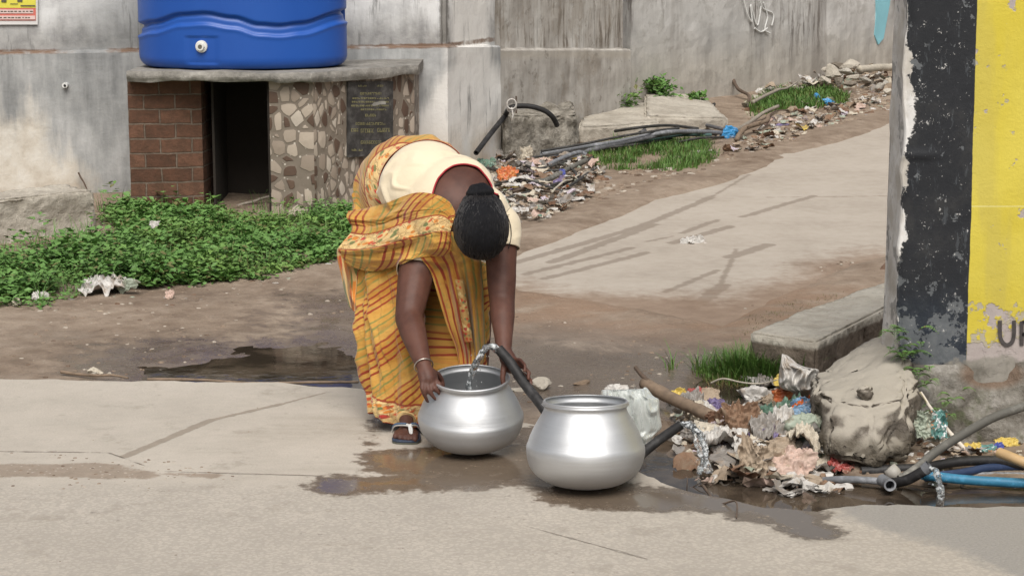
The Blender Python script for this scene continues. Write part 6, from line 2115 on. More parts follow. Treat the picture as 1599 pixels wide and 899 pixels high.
items = [
 # kind, px, py, w, h, mat, label, name, cat, kwargs
 ('bag', 1182, 642, 52, 34, 'white', 'small crisp white bag with a pointed top in the middle of the heap', 'plastic_bag', 'plastic bag', dict(peak=.6)),
 ('bag', 1180, 613, 58, 22, 'white', 'flat whitish bag lying on the wet mud behind the heap', 'plastic_bag', 'plastic bag', {}),
 ('sheet', 1143, 605, 20, 12, 'bw', 'blue and white scrap at the back of the heap near the grass tuft', 'wrapper', 'wrapper', {}),
 ('sheet', 1238, 596, 46, 20, 'yellow', 'yellow printed wrapper below the tall pointed bag', 'wrapper', 'wrapper', dict(dz=.04)),
 ('sheet', 1240, 622, 54, 26, 'orange', 'orange and tan wrapper draped over the top of the heap', 'wrapper', 'wrapper', dict(dz=.05, tilt=.9)),
 ('sheet', 1252, 642, 26, 28, 'orb', 'bright orange packet with a blue print standing against the lump', 'packet', 'packet', dict(dz=.03, tilt=1.25, amp=.06)),
 ('sheet', 1222, 648, 50, 34, 'green', 'crumpled sea-green wrapper left of the bright orange packet', 'wrapper', 'wrapper', dict(dz=.03, amp=.26)),
 ('bag', 1212, 672, 50, 26, 'sage', 'limp sage green bag in the centre of the heap', 'plastic_bag', 'plastic bag', {}),
 ('bag', 1264, 690, 66, 38, 'sage', 'pale green-white bag arched over other litter beside the lump', 'plastic_bag', 'plastic bag', dict(seed=22, dz=.0)),
 ('bag', 1277, 712, 46, 30, 'white', 'torn white bag with a green edge at the foot of the lump', 'plastic_bag', 'plastic bag', dict(seed=9)),
 ('sheet', 1308, 708, 34, 12, 'green', 'thin dark green strip beside the torn white bag', 'wrapper', 'wrapper', {}),
 ('sheet', 1296, 716, 13, 22, 'yellow', 'small yellow tag standing below the torn white bag', 'packet', 'packet', dict(tilt=1.2, amp=.05)),
 ('sheet', 1314, 726, 34, 26, 'red', 'dark red crumpled packet near the end of the grey pipe', 'packet', 'packet', dict(amp=.2)),
 ('sheet', 1156, 664, 48, 30, 'brown', 'brown dry leaf-like wrapping folded over the wooden log', 'wrapping', 'wrapping', dict(dz=.02, amp=.28, seed=4)),
 ('sheet', 1128, 668, 44, 24, 'dbrown', 'dark brown curled peel left of the brown wrapping', 'peel', 'peel', dict(amp=.3, seed=8)),
 ('bag', 1115, 700, 62, 32, 'cream', 'dirty cream bag at the water edge in front of the log', 'plastic_bag', 'plastic bag', dict(seed=31)),
 ('bag', 1090, 692, 48, 24, 'grey', 'grey soaked bag half sunk in the drain by the spilling pipe', 'plastic_bag', 'plastic bag', dict(seed=33)),
 ('sheet', 1164, 686, 40, 10, 'green', 'narrow bright green strip on the cream litter', 'wrapper', 'wrapper', dict(seed=5)),
 ('sheet', 1193, 694, 34, 26, 'violet', 'pale lilac-grey film in the hollow of the heap', 'wrapper', 'wrapper', dict(seed=15, amp=.25)),
 ('sheet', 1210, 706, 62, 32, 'tan', 'tan paper sheet spread above the large pinkish sheet', 'paper', 'paper', dict(amp=.12, seed=3, dz=.02)),
 ('sheet', 1167, 728, 24, 56, 'tan', 'upright fluted tan tube of cardboard at the water edge', 'cardboard', 'cardboard', dict(tilt=1.3, amp=.14, seed=6, crease=8)),
 ('sheet', 1190, 724, 28, 26, 'brown', 'folded brown card leaning beside the upright cardboard', 'cardboard', 'cardboard', dict(tilt=1.0, seed=9)),
 ('sheet', 1208, 732, 54, 46, 'tan', 'large tan sheet fanned out at the front of the heap', 'paper', 'paper', dict(tilt=.95, amp=.14, seed=12, roll=.25, yaw=.3)),
 ('sheet', 1240, 736, 58, 40, 'pink', 'large pinkish sheet with a red underside at the front of the heap', 'paper', 'paper', dict(tilt=.85, amp=.16, seed=14, roll=-.2)),
 ('sheet', 1245, 756, 40, 8, 'red', 'red flap under the large pinkish sheet', 'wrapper', 'wrapper', dict(tilt=.4, seed=3)),
 ('sheet', 1058, 616, 26, 12, 'yellow', 'yellow-orange wrapper lying on the upper end of the log', 'wrapper', 'wrapper', dict(dz=.05)),
 ('sheet', 1078, 622, 22, 14, 'orange', 'orange scrap next to the red striped packet', 'wrapper', 'wrapper', dict(dz=.03, seed=3)),
 ('sheet', 1088, 620, 24, 20, 'red', 'red and white striped packet by the log', 'packet', 'packet', dict(dz=.03, seed=7)),
 ('sheet', 1106, 622, 30, 22, 'tan', 'square of tan cardboard behind the log', 'cardboard', 'cardboard', dict(dz=.03, seed=17, amp=.06)),
 ('bag', 1087, 662, 22, 32, 'cream', 'pale ribbed bag hanging over the log', 'plastic_bag', 'plastic bag', dict(dz=.02, seed=41)),
 ('sheet', 1100, 640, 16, 20, 'white', 'thin white plastic loop beside the pale ribbed bag', 'wrapper', 'wrapper', dict(dz=.05, seed=42)),
 ('sheet', 1118, 638, 24, 16, 'violet', 'dark violet wrapper behind the log', 'wrapper', 'wrapper', dict(dz=.04, seed=43)),
 ('sheet', 1146, 640, 42, 16, 'lilac', 'lilac film left of the small crisp white bag', 'wrapper', 'wrapper', dict(dz=.03, seed=44)),
 ('sheet', 1152, 624, 22, 7, 'lime', 'lime green strip on the back of the heap', 'wrapper', 'wrapper', dict(seed=45)),
 ('sheet', 1205, 632, 30, 16, 'tan', 'tan card corner between the white bag and the green wrapper', 'cardboard', 'cardboard', dict(dz=.05, seed=46)),
 ('sheet', 1186, 660, 20, 16, 'cream', 'cream paper twist under the small crisp white bag', 'paper', 'paper', dict(dz=.04, seed=47)),
 ('sheet', 1270, 655, 20, 12, 'bw', 'blue strip under the bright orange packet', 'wrapper', 'wrapper', dict(seed=48)),
 ('sheet', 1140, 714, 40, 14, 'grey', 'grey film floating on the drain left of the cardboard', 'wrapper', 'wrapper', dict(seed=49, tilt=.1)),
 ('sheet', 1092, 752, 36, 14, 'pink', 'wet pink rag floating in the drain', 'rag', 'rag', dict(seed=50, tilt=.3)),
 ('sheet', 1280, 790, 44, 4, 'blue', 'light blue strip floating at the edge of the drain', 'wrapper', 'wrapper', dict(seed=51, tilt=.1)),
 ('sheet', 1384, 780, 34, 5, 'grey', 'greyish strip on the road edge below the pipe mouth', 'wrapper', 'wrapper', dict(seed=52, tilt=.1)),
 ('sheet', 1440, 672, 28, 44, 'sage', 'hanging sage and white film beside the concrete lump', 'wrapper', 'wrapper', dict(seed=53, tilt=1.35, dz=.06)),
 ('sheet', 1464, 672, 30, 46, 'mixed', 'multicoloured sachets in the gap behind the grey hose', 'sachets', 'sachets', dict(seed=54, tilt=1.2, dz=.04, amp=.2)),
 ('sheet', 1484, 690, 26, 18, 'mixed', 'teal and white sachet under the leaning white stick', 'wrapper', 'wrapper', dict(seed=55)),
 ('sheet', 1518, 698, 26, 14, 'yellow', 'orange-yellow wrapper at the lower end of the white stick', 'wrapper', 'wrapper', dict(seed=56)),
 ('sheet', 1540, 700, 30, 14, 'mixed', 'blue printed sachet left of the yellow twist', 'wrapper', 'wrapper', dict(seed=57)),
 ('sheet', 1557, 698, 18, 14, 'bw', 'small blue and white packet near the wall foot', 'packet', 'packet', dict(seed=58)),
 ('sheet', 1572, 692, 36, 14, 'yellow', 'twisted yellow ribbon wrapper at the right edge', 'wrapper', 'wrapper', dict(seed=59)),
 ('sheet', 1275, 565, 12, 20, 'white', 'tiny white scrap in the gap behind the concrete lump', 'wrapper', 'wrapper', dict(seed=60, tilt=1.2, dz=.03)),
 # weeds edge, left
 ('sheet', 1130, 690, 56, 26, 'white', 'large dirty white film crumpled beside the cream bag', 'plastic_sheet', 'plastic sheet', dict(seed=201, amp=.2, crease=7, tilt=.3, dz=.02)),
 ('sheet', 1200, 680, 50, 24, 'grey', 'large grey film slumped in the middle of the heap', 'plastic_sheet', 'plastic sheet', dict(seed=202, amp=.2, crease=7, tilt=.3, dz=.02)),
 ('sheet', 1150, 652, 46, 20, 'white', 'crumpled white film over the brown wrapping', 'plastic_sheet', 'plastic sheet', dict(seed=203, amp=.2, crease=7, tilt=.3, dz=.02)),
 ('sheet', 1225, 668, 44, 20, 'white', 'white film strip above the pale green-white bag', 'plastic_sheet', 'plastic sheet', dict(seed=204, amp=.2, crease=7, tilt=.3, dz=.02)),
 ('sheet', 1080, 640, 36, 16, 'grey', 'grey film caught on the log next to the ribbed bag', 'plastic_sheet', 'plastic sheet', dict(seed=205, amp=.2, crease=7, tilt=.3, dz=.02)),
 ('sheet', 1255, 712, 40, 20, 'cream', 'cream film between the pinkish sheet and the torn white bag', 'plastic_sheet', 'plastic sheet', dict(seed=206, amp=.2, crease=7, tilt=.3, dz=.02)),
 ('sheet', 1170, 705, 44, 18, 'white', 'wet white film above the upright cardboard', 'plastic_sheet', 'plastic sheet', dict(seed=207, amp=.2, crease=7, tilt=.3, dz=.02)),
 ('sheet', 1208, 600, 40, 14, 'grey', 'thin grey film on the mud left of the tall pointed bag', 'plastic_sheet', 'plastic sheet', dict(seed=208, amp=.2, crease=7, tilt=.3, dz=.02)),
 ('sheet', 166, 448, 66, 26, 'white', 'crumpled white rag lying at the edge of the weeds', 'rag', 'rag', dict(seed=61, amp=.13, crease=6, tilt=.15)),
 ('sheet', 202, 456, 34, 14, 'sage', 'greenish tail of litter right of the crumpled white rag', 'wrapper', 'wrapper', dict(seed=62, amp=.25)),
 ('sheet', 265, 462, 14, 14, 'pink', 'small pinkish scrap on the mud by the weeds', 'wrapper', 'wrapper', dict(seed=63)),
 ('sheet', 63, 467, 26, 8, 'white', 'flat white scrap at the left end of the weeds', 'wrapper', 'wrapper', dict(seed=64, tilt=.2)),
 ('sheet', 25, 474, 13, 12, 'cream', 'small cream scrap near the left frame edge', 'wrapper', 'wrapper', dict(seed=65)),
 ('sheet', 242, 353, 16, 10, 'white', 'white scrap caught in the weeds below the brick pier', 'wrapper', 'wrapper', dict(seed=66, dz=.16)),
 ('sheet', 563, 749, 24, 6, 'white', 'small white paper strip on the wet road left of the pots', 'paper', 'paper', dict(seed=67, tilt=.1, amp=.05)),
 ('sheet', 253, 757, 14, 4, 'white', 'white chip of paper in the muddy road crack', 'paper', 'paper', dict(seed=68, tilt=.1)),
 ('sheet', 1082, 377, 32, 12, 'white', 'crumpled white paper alone on the concrete lane', 'paper', 'paper', dict(seed=69, amp=.2)),
 ('bag', 146, 586, 26, 14, 'cream', 'pale crumpled lump at the far road edge by the puddle', 'plastic_bag', 'plastic bag', dict(seed=70)),
 # far verge
 ('bag', 1140, 217, 26, 18, 'blue', 'bright blue bag at the end of the grey hoses', 'plastic_bag', 'plastic bag', dict(seed=71)),
 ('bag', 1276, 160, 9, 13, 'blue', 'small blue bag standing in the far grass', 'plastic_bag', 'plastic bag', dict(seed=72)),
 ('bag', 1296, 167, 18, 12, 'blue', 'pale blue bag at the right edge of the far grass', 'plastic_bag', 'plastic bag', dict(seed=73)),
 ('sheet', 1222, 195, 16, 4, 'violet', 'violet scrap on the rubble strip beside the lane', 'wrapper', 'wrapper', dict(seed=74)),
 ('sheet', 1101, 238, 26, 6, 'white', 'white stick-like scrap below the grass patch', 'wrapper', 'wrapper', dict(seed=75, tilt=.3)),
 ('sheet', 792, 276, 32, 26, 'orange', 'red and white crisp packet in the litter beside her back', 'packet', 'packet', dict(seed=76, dz=.03)),
 ('sheet', 800, 292, 26, 12, 'yellow', 'yellow foil scrap under the red crisp packet', 'wrapper', 'wrapper', dict(seed=77)),
 ('sheet', 845, 258, 34, 16, 'pink', 'dusty pink cloth in the litter under the hoses', 'rag', 'rag', dict(seed=78)),
 ('bag', 895, 304, 38, 12, 'white', 'white twisted bag at the lane edge below the black stick', 'plastic_bag', 'plastic bag', dict(seed=79)),
 ('bag', 912, 254, 28, 10, 'cream', 'off-white rag by the end of the grey hoses', 'rag', 'rag', dict(seed=80)),
 ('sheet', 878, 272, 10, 10, 'bw', 'tiny blue scrap on the long black pipe', 'wrapper', 'wrapper', dict(seed=81, dz=.03)),
 ('bag', 790, 250, 50, 18, 'grey', 'grey flattened carton left of the masonry block', 'carton', 'carton', dict(seed=82)),
 ('sheet', 820, 245, 24, 16, 'cream', 'cream card fragment under the masonry block', 'cardboard', 'cardboard', dict(seed=83)),
 ('bag', 826, 318, 42, 16, 'cream', 'pale muddy clump of paper near the lane edge', 'paper', 'paper', dict(seed=84)),
 ('bag', 842, 330, 30, 12, 'grey', 'grey muddy paper nearest the lane edge', 'paper', 'paper', dict(seed=85)),
 ('sheet', 760, 262, 30, 22, 'green', 'teal plastic fragment half hidden behind her back', 'wrapper', 'wrapper', dict(seed=86)),
 ('sheet', 870, 318, 30, 12, 'dbrown', 'brick red scrap in the mud', 'wrapper', 'wrapper', dict(seed=87)),
]
for it in items:
    kind, px, py, w, h, m, lb, nm, ct, kw = it
    kw = dict(kw); kw.setdefault('seed', px % 97)
    if 1020 < px < 1330: w *= 1.22; h *= 1.18
    (bag if kind == 'bag' else sheet)(px, py, w, h, m, lb, ct, name=nm, **kw)
# log and sticks in the near heap
stick(P(1006, 598, 6.85) - Vector((0, 0, .0)), P(1175, 684, 6.25), .024, .022, WOOD, 'thick grey-brown wooden log lying across the litter heap', 'log', 'log', .01, 3)
stick(P(992, 573, 6.9), P(1030, 618, 6.75), .007, .010, BARK, 'dark pointed stick rising behind the white carrier bag', seed=4)
stick(P(1050, 775, 5.82) * 1.0, P(1105, 752, 5.9), .004, .003, BARK, 'thin brown twig lying in the drain', seed=6, bend=.05, twigs=2)
stick(Z(1098, 758, -.02), Z(1150, 808, 0.006), .005, .002, BARK, 'bent root end reaching from the drain onto the road', seed=7, bend=.05)
stick(P(1302, 745, 6.02), P(1318, 715, 6.05), .0035, .0025, PALE, 'white straw standing at the tip of the grey pipe', seed=8)
stick(P(1252, 748, 6.05), P(1318, 762, 5.95), .010, .007, WOOD, 'weathered stick at the water edge right of the pinkish sheet', seed=9, twigs=3)
stick(P(1437, 612, 6.30), P(1507, 702, 6.22), .006, .008, plain('white_bone_stick', (0.62, 0.56, 0.48), .7), 'white peeled stick leaning in the gap beside the concrete lump', seed=10)
stick(P(1110, 598, 6.9), P(1215, 592, 6.7), .004, .002, PALE, 'thin pale twig behind the heap', seed=11, bend=.04)
# coir strings on the white stick
for i, (pts, lb) in enumerate([([(1436, 612), (1428, 636), (1430, 655)], 'frayed cream cord hanging left of the white peeled stick'), ([(1437, 612), (1452, 640), (1444, 662), (1440, 680)], 'looped yellowish cord hanging beside the white peeled stick')]):
    mb = MB(); mb.tube(crom([P(a, b, 6.28) for a, b in pts], 6), .0022, 6); tag(mb.build('cord', plain('cord', (0.45, 0.40, 0.24), .8), smooth=True), lb, 'cord')

# ------------------------------------------------------------------ near pipes on the right
BLUEP = material('blue_pipe_plastic', m_hose((0.03, 0.16, 0.27), .4)); NAVY = material('navy_hose_rubber', m_hose((0.018, 0.035, 0.085), .5)); GREYP = material('grey_pipe_plastic', m_hose((0.15, 0.155, 0.165), .45)); OLIVE = material('olive_hose_rubber', m_hose((0.115, 0.11, 0.095), .6)); TANP = plain('tan_pipe', (0.50, 0.34, 0.17), .5, .1)
g_ = None
hose([P(1700, 612, 5.820), P(1640, 618, 5.870), P(1599, 634, 5.900), P(1550, 652, 5.920), P(1500, 680, 5.930), P(1460, 706, 5.930), P(1430, 732, 5.920), P(1405, 748, 5.900)], .0145, OLIVE, 'olive-grey hose arching in from the right edge over the other pipes', 'hose', 'hose')
hose([P(1345, 736, 5.990), P(1400, 732, 5.990), P(1440, 730, 5.990), P(1500, 720, 5.990), P(1560, 719, 5.990), P(1610, 726, 5.990), P(1700, 735, 5.990)], .016, HOSEB, 'thick black hose bowed upward behind the blue pipe', 'hose', 'hose')
hose([P(1445, 745, 5.870), P(1500, 738, 5.930), P(1545, 730, 5.970), P(1600, 728, 6.010), P(1700, 726, 6.070)], .0135, NAVY, 'navy blue hose slanting above the light blue pipe', 'hose', 'hose')
hose([P(1440, 741, 5.850), P(1500, 748, 5.850), P(1560, 752, 5.840), P(1610, 754, 5.830), P(1700, 757, 5.820)], .0155, BLUEP, 'straight light blue water pipe along the wall foot', 'pipe', 'pipe')
hose([P(1262, 752, 5.970), P(1310, 748, 5.900), P(1350, 749, 5.860), P(1385, 752, 5.830)], .0115, GREYP, 'grey pipe running out of the litter to an open joint', 'pipe', 'pipe')
j_ = hose([P(1376, 748, 5.840), P(1386, 754, 5.810), P(1390, 757, 5.770)], .019, GREYP, 'open round grey pipe socket facing the road', 'pipe_socket', 'pipe joint')
hose([P(1448, 730, 5.800), P(1440, 736, 5.800), P(1418, 748, 5.820), P(1398, 753, 5.850), P(1380, 752, 5.890)], .0165, HOSEB, 'short black pipe with a grey collar pouring water onto the road edge', 'pipe', 'pipe')
mb = MB(); a, b = P(1452, 727, 5.795), P(1443, 734, 5.800); mb.tube([a, a.lerp(b, .01), b], [.0195, .0195, .0185], 18, cap=False); mb.tube([a, b], [.0155, .0155], 18, cap=False); tag(mb.build('pipe_collar', GREYP, smooth=True), 'grey collar on the mouth of the pouring black pipe', 'pipe collar')
mb = MB(); a, b = P(1388, 739, 5.960), P(1401, 735, 5.970); mb.tube([a + Vector((0, 0, .02)), a.lerp(b, .5) + Vector((0, -.01, .0)), b + Vector((0, 0, -.028))], [.022, .024, .022], 16); tag(mb.build('pipe_coupling', plain('pale_coupling', (0.38, 0.36, 0.32), .6), smooth=True), 'pale muddy coupling clamped round the pipes', 'pipe coupling')
hose([P(1560, 706, 5.870), P(1580, 714, 5.830), P(1610, 726, 5.790), P(1660, 745, 5.750)], .0165, TANP, 'tan plastic pipe end at the right edge', 'pipe', 'pipe')
hose([P(1350, 737, 6.030), P(1370, 741, 6.010), P(1400, 742, 5.990), P(1480, 742, 5.970), P(1540, 741, 5.950), P(1700, 744, 5.950)], .010, GREYP, 'thin grey pipe between the black hose and the light blue pipe', 'pipe', 'pipe')
stream([P(1452, 730, 5.785), P(1459, 733, 5.770), P(1464, 745, 5.760), P(1467, 760, 5.750), P(1470, 780, 5.740)], (.009, .012), 'water_pour', 'clear water pouring from the collared black pipe onto the road edge', 5, strands=4)

# ------------------------------------------------------------------ far hoses and sticks
def gg(px, py, dz=.02):
    q = tpos(px, py, dz); return q
FH = 'hoses lying below the far wall'
def onwl(px, py, off):
    A_ = LW if px < 700 else LW2
    return offs(onplane(px, py, *A_), *A_, off)
k_ = [onwl(722, 238, .10), onwl(748, 210, .08), onwl(775, 182, .06), P(798, 168, 13.28), P(825, 166, 13.3), P(848, 172, 13.32), P(862, 182, 13.34), P(870, 196, 13.4)]
hose(k_, .018, HOSEB, 'black hose tied to the wall and arching over the masonry block', 'hose', 'hose')
mb = MB(); a = onwl(800, 150, .03); b = onwl(800, 184, .03); mb.tube([a, b], .006, 8); 
tag(mb.build('iron_peg', BARK), 'iron peg in the wall crack above the arching black hose', 'peg')
mb = MB(); c_ = P(799, 168, k_[3].y - .02)
for i in range(3): mb.tube([c_ + Vector((math.cos(a_ / 3.0) * .032, -.01 * i + .012, math.sin(a_ / 3.0) * .034 + .012 * i)) for a_ in range(20)], .006, 6)
mb.tube([c_, c_ + Vector((.01, -.02, -.05)), c_ + Vector((0, -.03, -.09))], [.006, .005, .003], 6)
tag(mb.build('string', MATS['white']), 'white string tying the hose to the iron peg', 'string')
def fh(pts, r, m, lb, nm='hose'): return hose([gg(a, b, d) for a, b, d in pts], r, m, lb, nm, nm)
fh([(846, 241, .05), (900, 231, .06), (960, 222, .07), (1010, 212, .10), (1048, 206, .12), (1100, 206, .08), (1130, 208, .04)], .016, GREYP, 'upper grey hose of the bundle, running left to right over the grass')
fh([(850, 247, .04), (905, 238, .05), (970, 224, .07), (1030, 211, .10), (1080, 205, .09), (1118, 209, .04)], .017, HOSEG, 'dark hose of the bundle under the upper grey hose')
fh([(940, 232, .04), (1000, 221, .06), (1060, 211, .07), (1110, 211, .05)], .014, material('greenish_pipe', m_hose((0.06, 0.11, 0.105), .4)), 'greenish thin pipe along the bottom of the hose bundle')
fh([(846, 239, .05), (848, 250, .02), (862, 252, .03), (915, 241, .04)], .015, GREYP, 'grey hose bent back on itself at the left end of the bundle')
fh([(855, 258, .03), (880, 246, .05), (905, 238, .06), (915, 244, .03)], .015, GREYP, 'short curved grey hose piece below the bundle')
hose([gg(1000, 178, .02), P(1016, 186, 15.2), P(1023, 192, 15.0), P(1018, 200, 14.8), gg(1000, 208, .06)], .018, HOSEG, 'dark hose looping down off the flat slabs', 'hose', 'hose')
hose([gg(1005, 204, .06), P(1020, 192, 14.9), P(1045, 185, 15.0), P(1075, 188, 15.0), P(1105, 196, 14.9), gg(1150, 207, .02)], .014, HOSEG, 'thin dark hose bowing over the sandy slab', 'hose', 'hose')
hose([gg(1112, 165, .03), P(1125, 160, 17.3), P(1135, 168, 17.0), P(1137, 180, 16.8), gg(1128, 190, .02)], .016, HOSEB, 'small black hose hook beside the sandy slab', 'hose', 'hose')
hose([gg(800, 288, .03), gg(850, 282, .04), gg(885, 265, .05), gg(915, 250, .06)], .017, OLIVE, 'dark grey pipe lying across the far litter', 'pipe', 'pipe')
stick(gg(890, 290, .02), gg(944, 262, .04), .018, .015, BAM, 'grey bamboo stick by the lane edge left of the grass patch', seed=21)
stick(gg(800, 300, .02), gg(905, 300, .02), .010, .007, BARK, 'dark straight stick at the lane edge under the white twisted bag', seed=22)
stick(gg(1128, 212, .02), gg(1215, 166, .05), .020, .014, BAM, 'long pale pole leaning along the rubble strip', seed=23, bend=.01)
stick(gg(1150, 218, .02), gg(1205, 178, .04), .020, .016, WOOD, 'brown branch beside the long pale pole', seed=24, twigs=2)
stick(gg(1145, 140, .0) + Vector((0, 0, .20)), gg(1165, 166, .0), .018, .012, BARK, 'short dark stick standing against the streaked wall', seed=25)
stick(gg(1175, 160, .08), gg(1245, 128, .12), .016, .008, BAM, 'thin grey branch rising over the far grass', seed=26, twigs=3)
stick(gg(1280, 132, .04), gg(1312, 118, .12), .030, .018, BARK, 'dark log lying in the rubble heap', 'log', 'log', seed=27)
stick(gg(1342, 108, .14), gg(1400, 104, .1), .035, .035, PALE, 'pale post lying across the top of the rubble heap', 'post', 'post', seed=28, bend=.004)
stick(gg(1360, 112, .0), gg(1368, 112, .0) + Vector((0.02, 0, .32)), .016, .01, BARK, 'upright dark stick at the right end of the rubble heap', seed=29)
stick(Z(362, 326, .03), Z(428, 306, .10), .010, .008, BAM, 'thin stick poking out of the dark niche', seed=30)
stick(onwl(122, 268, .05), onwl(136, 296, .12), .006, .004, BARK, 'thin twig leaning on the wall behind the long concrete block', seed=31)
stick(Z(95, 580, -.02), Z(200, 590, -.02), .007, .004, WOOD, 'flat brown stick at the far road edge left of the puddle', seed=32)
stick(Z(230, 592, -.02), Z(560, 596, -.015), .006, .005, WOOD, 'long thin strip along the far road edge in front of the puddle', seed=33, bend=.006)
# kerb-side lumps of concrete
def stone(px, py, w, label, mat=CONCW, seed=1, flat=.6, group=None, name='stone', dz=0, sub=3):
    c = tpos(px, py, dz); k = (c.y * math.cos(PITCH) + (CH - c.z) * math.sin(PITCH)) / F; r = w * k / 2
    bm = bmesh.new(); bmesh.ops.create_icosphere(bm, subdivisions=sub, radius=1); rr = random.Random(seed)
    pl = [(Vector((rr.gauss(0, 1), rr.gauss(0, 1), rr.gauss(0, 1))).normalized(), rr.uniform(.38, .75)) for _ in range(11)]
    for v in bm.verts:
        n = v.co.normalized(); q = 1.25
        for d, h in pl:
            cc = n.dot(d)
            if cc > .05: q = min(q, h / cc)
        q *= 1 + .06 * nz(n, 3, seed)
        v.co = Vector((n.x * r, n.y * r * .8, n.z * r * flat)) * q * 1.2 + c + Vector((0, r * .5, r * flat * .4))
    bm.verts.index_update(); o = mk(name, [v.co.copy() for v in bm.verts], [tuple(v.index for v in f.verts) for f in bm.faces], mat, smooth=False); bm.free()
    return tag(o, label, 'stone', group)
stone(846, 610, 36, 'pale stone at the far road edge between the two pots', seed=2)
stone(812, 612, 26, 'flat grey stone just right of the held hose', seed=3, flat=.35)
stone(905, 602, 26, 'brown clod of earth behind the second pot', WOOD, seed=4, flat=.4)
stone(1097, 588, 12, 'cream pebble in the mud below the grass tuft', seed=5)
stone(145, 588, 18, 'beige broken stone at the far road edge left', seed=6)
stone(170, 586, 12, 'small beige stone right of the broken one', seed=7)
stone(876, 604, 8, 'little white pebble on the mud behind the second pot', seed=8)
stone(1385, 425, 26, 'dark brick stub beside the kerb slab at the painted wall', plain('brick_stub', (0.16, 0.10, 0.07), .9), seed=9, flat=1.2)
RH = 'stones of the far rubble heap'; rr = random.Random(77); 
lab = 'broken stone or concrete chunk in the far rubble heap'
big = [(1300, 112, 30), (1322, 108, 26), (1288, 122, 22), (1310, 124, 24), (1335, 118, 26), (1350, 120, 20), (1268, 128, 20), (1262, 134, 24), (1325, 100, 30), (1345, 108, 18), (1290, 104, 20), (1305, 98, 22), (1368, 122, 20), (1380, 126, 24), (1275, 136, 16), (1358, 130, 16), (1195, 142, 22), (1205, 136, 26), (1180, 150, 18), (1165, 160, 18), (1215, 138, 18), (1372, 136, 18), (1388, 140, 16), (1330, 128, 18), (1250, 136, 18)]
for i, (px, py, w) in enumerate(big):
    hgt = max(0, .20 - abs(px - 1315) / 300.0) if py < 130 and px > 1250 else .02
    stone(px, py + 6, w, lab, [CONCW, CONC, MATS['cream'], CONCD][i % 4 if i % 4 != 2 else 0], seed=100 + i, flat=.5 + .3 * (i % 3 == 0), group=RH, dz=hgt, sub=3)
# scattered scraps, chips and gravel nobody could count
def scatter(name, regions, label, seed, mats, cat):
    rr = random.Random(seed); mb = MB()
    for (pts, count, smin, smax, flat) in regions:
        pl = gp(pts); pl2 = [(p.x, p.y) for p in pl]
        x0, x1 = min(p[0] for p in pl2), max(p[0] for p in pl2); y0, y1 = min(p[1] for p in pl2), max(p[1] for p in pl2); n = 0; tr = 0
        while n < count and tr < count * 60:
            tr += 1
            x, y = rr.uniform(x0, x1), rr.uniform(y0, y1)
            if not inpoly(x, y, pl2): continue
            if nz((x, y, 0), 3, seed) < -.25 + .3 * rr.random(): continue
            n += 1
            z = 0 if inpoly(x, y, road_poly) else hfull(x, y)
            if z == 0 and rr.random() < .0: continue
            s = smin + (smax - smin) * rr.random() ** 2.5; vs = []
            a0 = rr.uniform(0, 6.28); k = rr.choice((5, 6, 7))
            for lv, sc_ in ((0, 1.0), (1, .7)):
                for i in range(k):
                    a = a0 + 6.283 * i / k; r = s * rr.uniform(.6, 1.1) * sc_
                    vs.append(Vector((x + math.cos(a) * r, y + math.sin(a) * r * .8, z - .002 + lv * s * flat * rr.uniform(.7, 1.3))))
            fs = [tuple(range(k, 2 * k))] + [(i, (i + 1) % k, k + (i + 1) % k, k + i) for i in range(k)]
            mb.add(vs, fs, rr.randrange(len(mats)))
    o = mb.build(name, None, mats=mats); return tag(o, label, cat, kind='stuff')
DIRT = plain('earth_clod', (0.15, 0.105, 0.075), .95); PALEG = plain('pale_gravel', (0.40, 0.35, 0.29), .9); MIDG = plain('brown_gravel', (0.24, 0.18, 0.13), .9)
scatter('gravel', [([(0, 440), (400, 430), (560, 400), (560, 590), (0, 590)], 500, .003, .016, .35), ([(800, 440), (1150, 520), (1060, 600), (800, 640)], 420, .003, .014, .4), ([(840, 330), (960, 300), (1130, 262), (1300, 200), (1390, 170), (1390, 120), (1280, 160), (1150, 215), (940, 270), (760, 330)], 1500, .006, .035, .4),
                   ([(0, 700), (250, 715), (400, 745), (250, 765), (0, 765)], 260, .002, .010, .4), ([(0, 600), (800, 660), (1000, 800), (1500, 899), (0, 899)], 240, .0015, .006, .4), ([(1180, 500), (1390, 410), (1390, 380), (1300, 400), (1150, 470)], 160, .003, .014, .4)],
        'small stones and earth clods strewn over mud, verge and road', 31, [DIRT, PALEG, MIDG, MIDG], 'gravel')
LITREG = [([(750, 240), (860, 240), (950, 270), (930, 300), (860, 335), (770, 340)], 330, .008, .045, .5), ([(1150, 215), (1280, 160), (1390, 130), (1390, 165), (1280, 195), (1180, 230)], 330, .006, .04, .35), ([(1250, 140), (1290, 95), (1390, 90), (1390, 140)], 160, .01, .06, .9),
                          ([(1050, 600), (1250, 590), (1300, 720), (1200, 750), (1080, 720)], 330, .005, .024, .6), ([(1340, 690), (1599, 690), (1650, 745), (1340, 755)], 170, .004, .018, .6), ([(100, 440), (400, 425), (520, 400), (520, 412), (300, 460), (60, 490)], 90, .004, .025, .2), ([(560, 470), (800, 450), (850, 600), (600, 590)], 30, .003, .014, .15), ([(1140, 160), (1250, 132), (1300, 130), (1170, 180)], 90, .008, .04, .6)]
scatter('litter_scraps', LITREG, 'tiny scraps of paper, plastic and leaves mixed through the litter', 32, [MATS['cream'], MATS['tan'], MATS['brown'], MATS['grey'], MATS['dbrown'], MATS['white'], MATS['tan'], MIDG, MATS['sage']], 'litter')

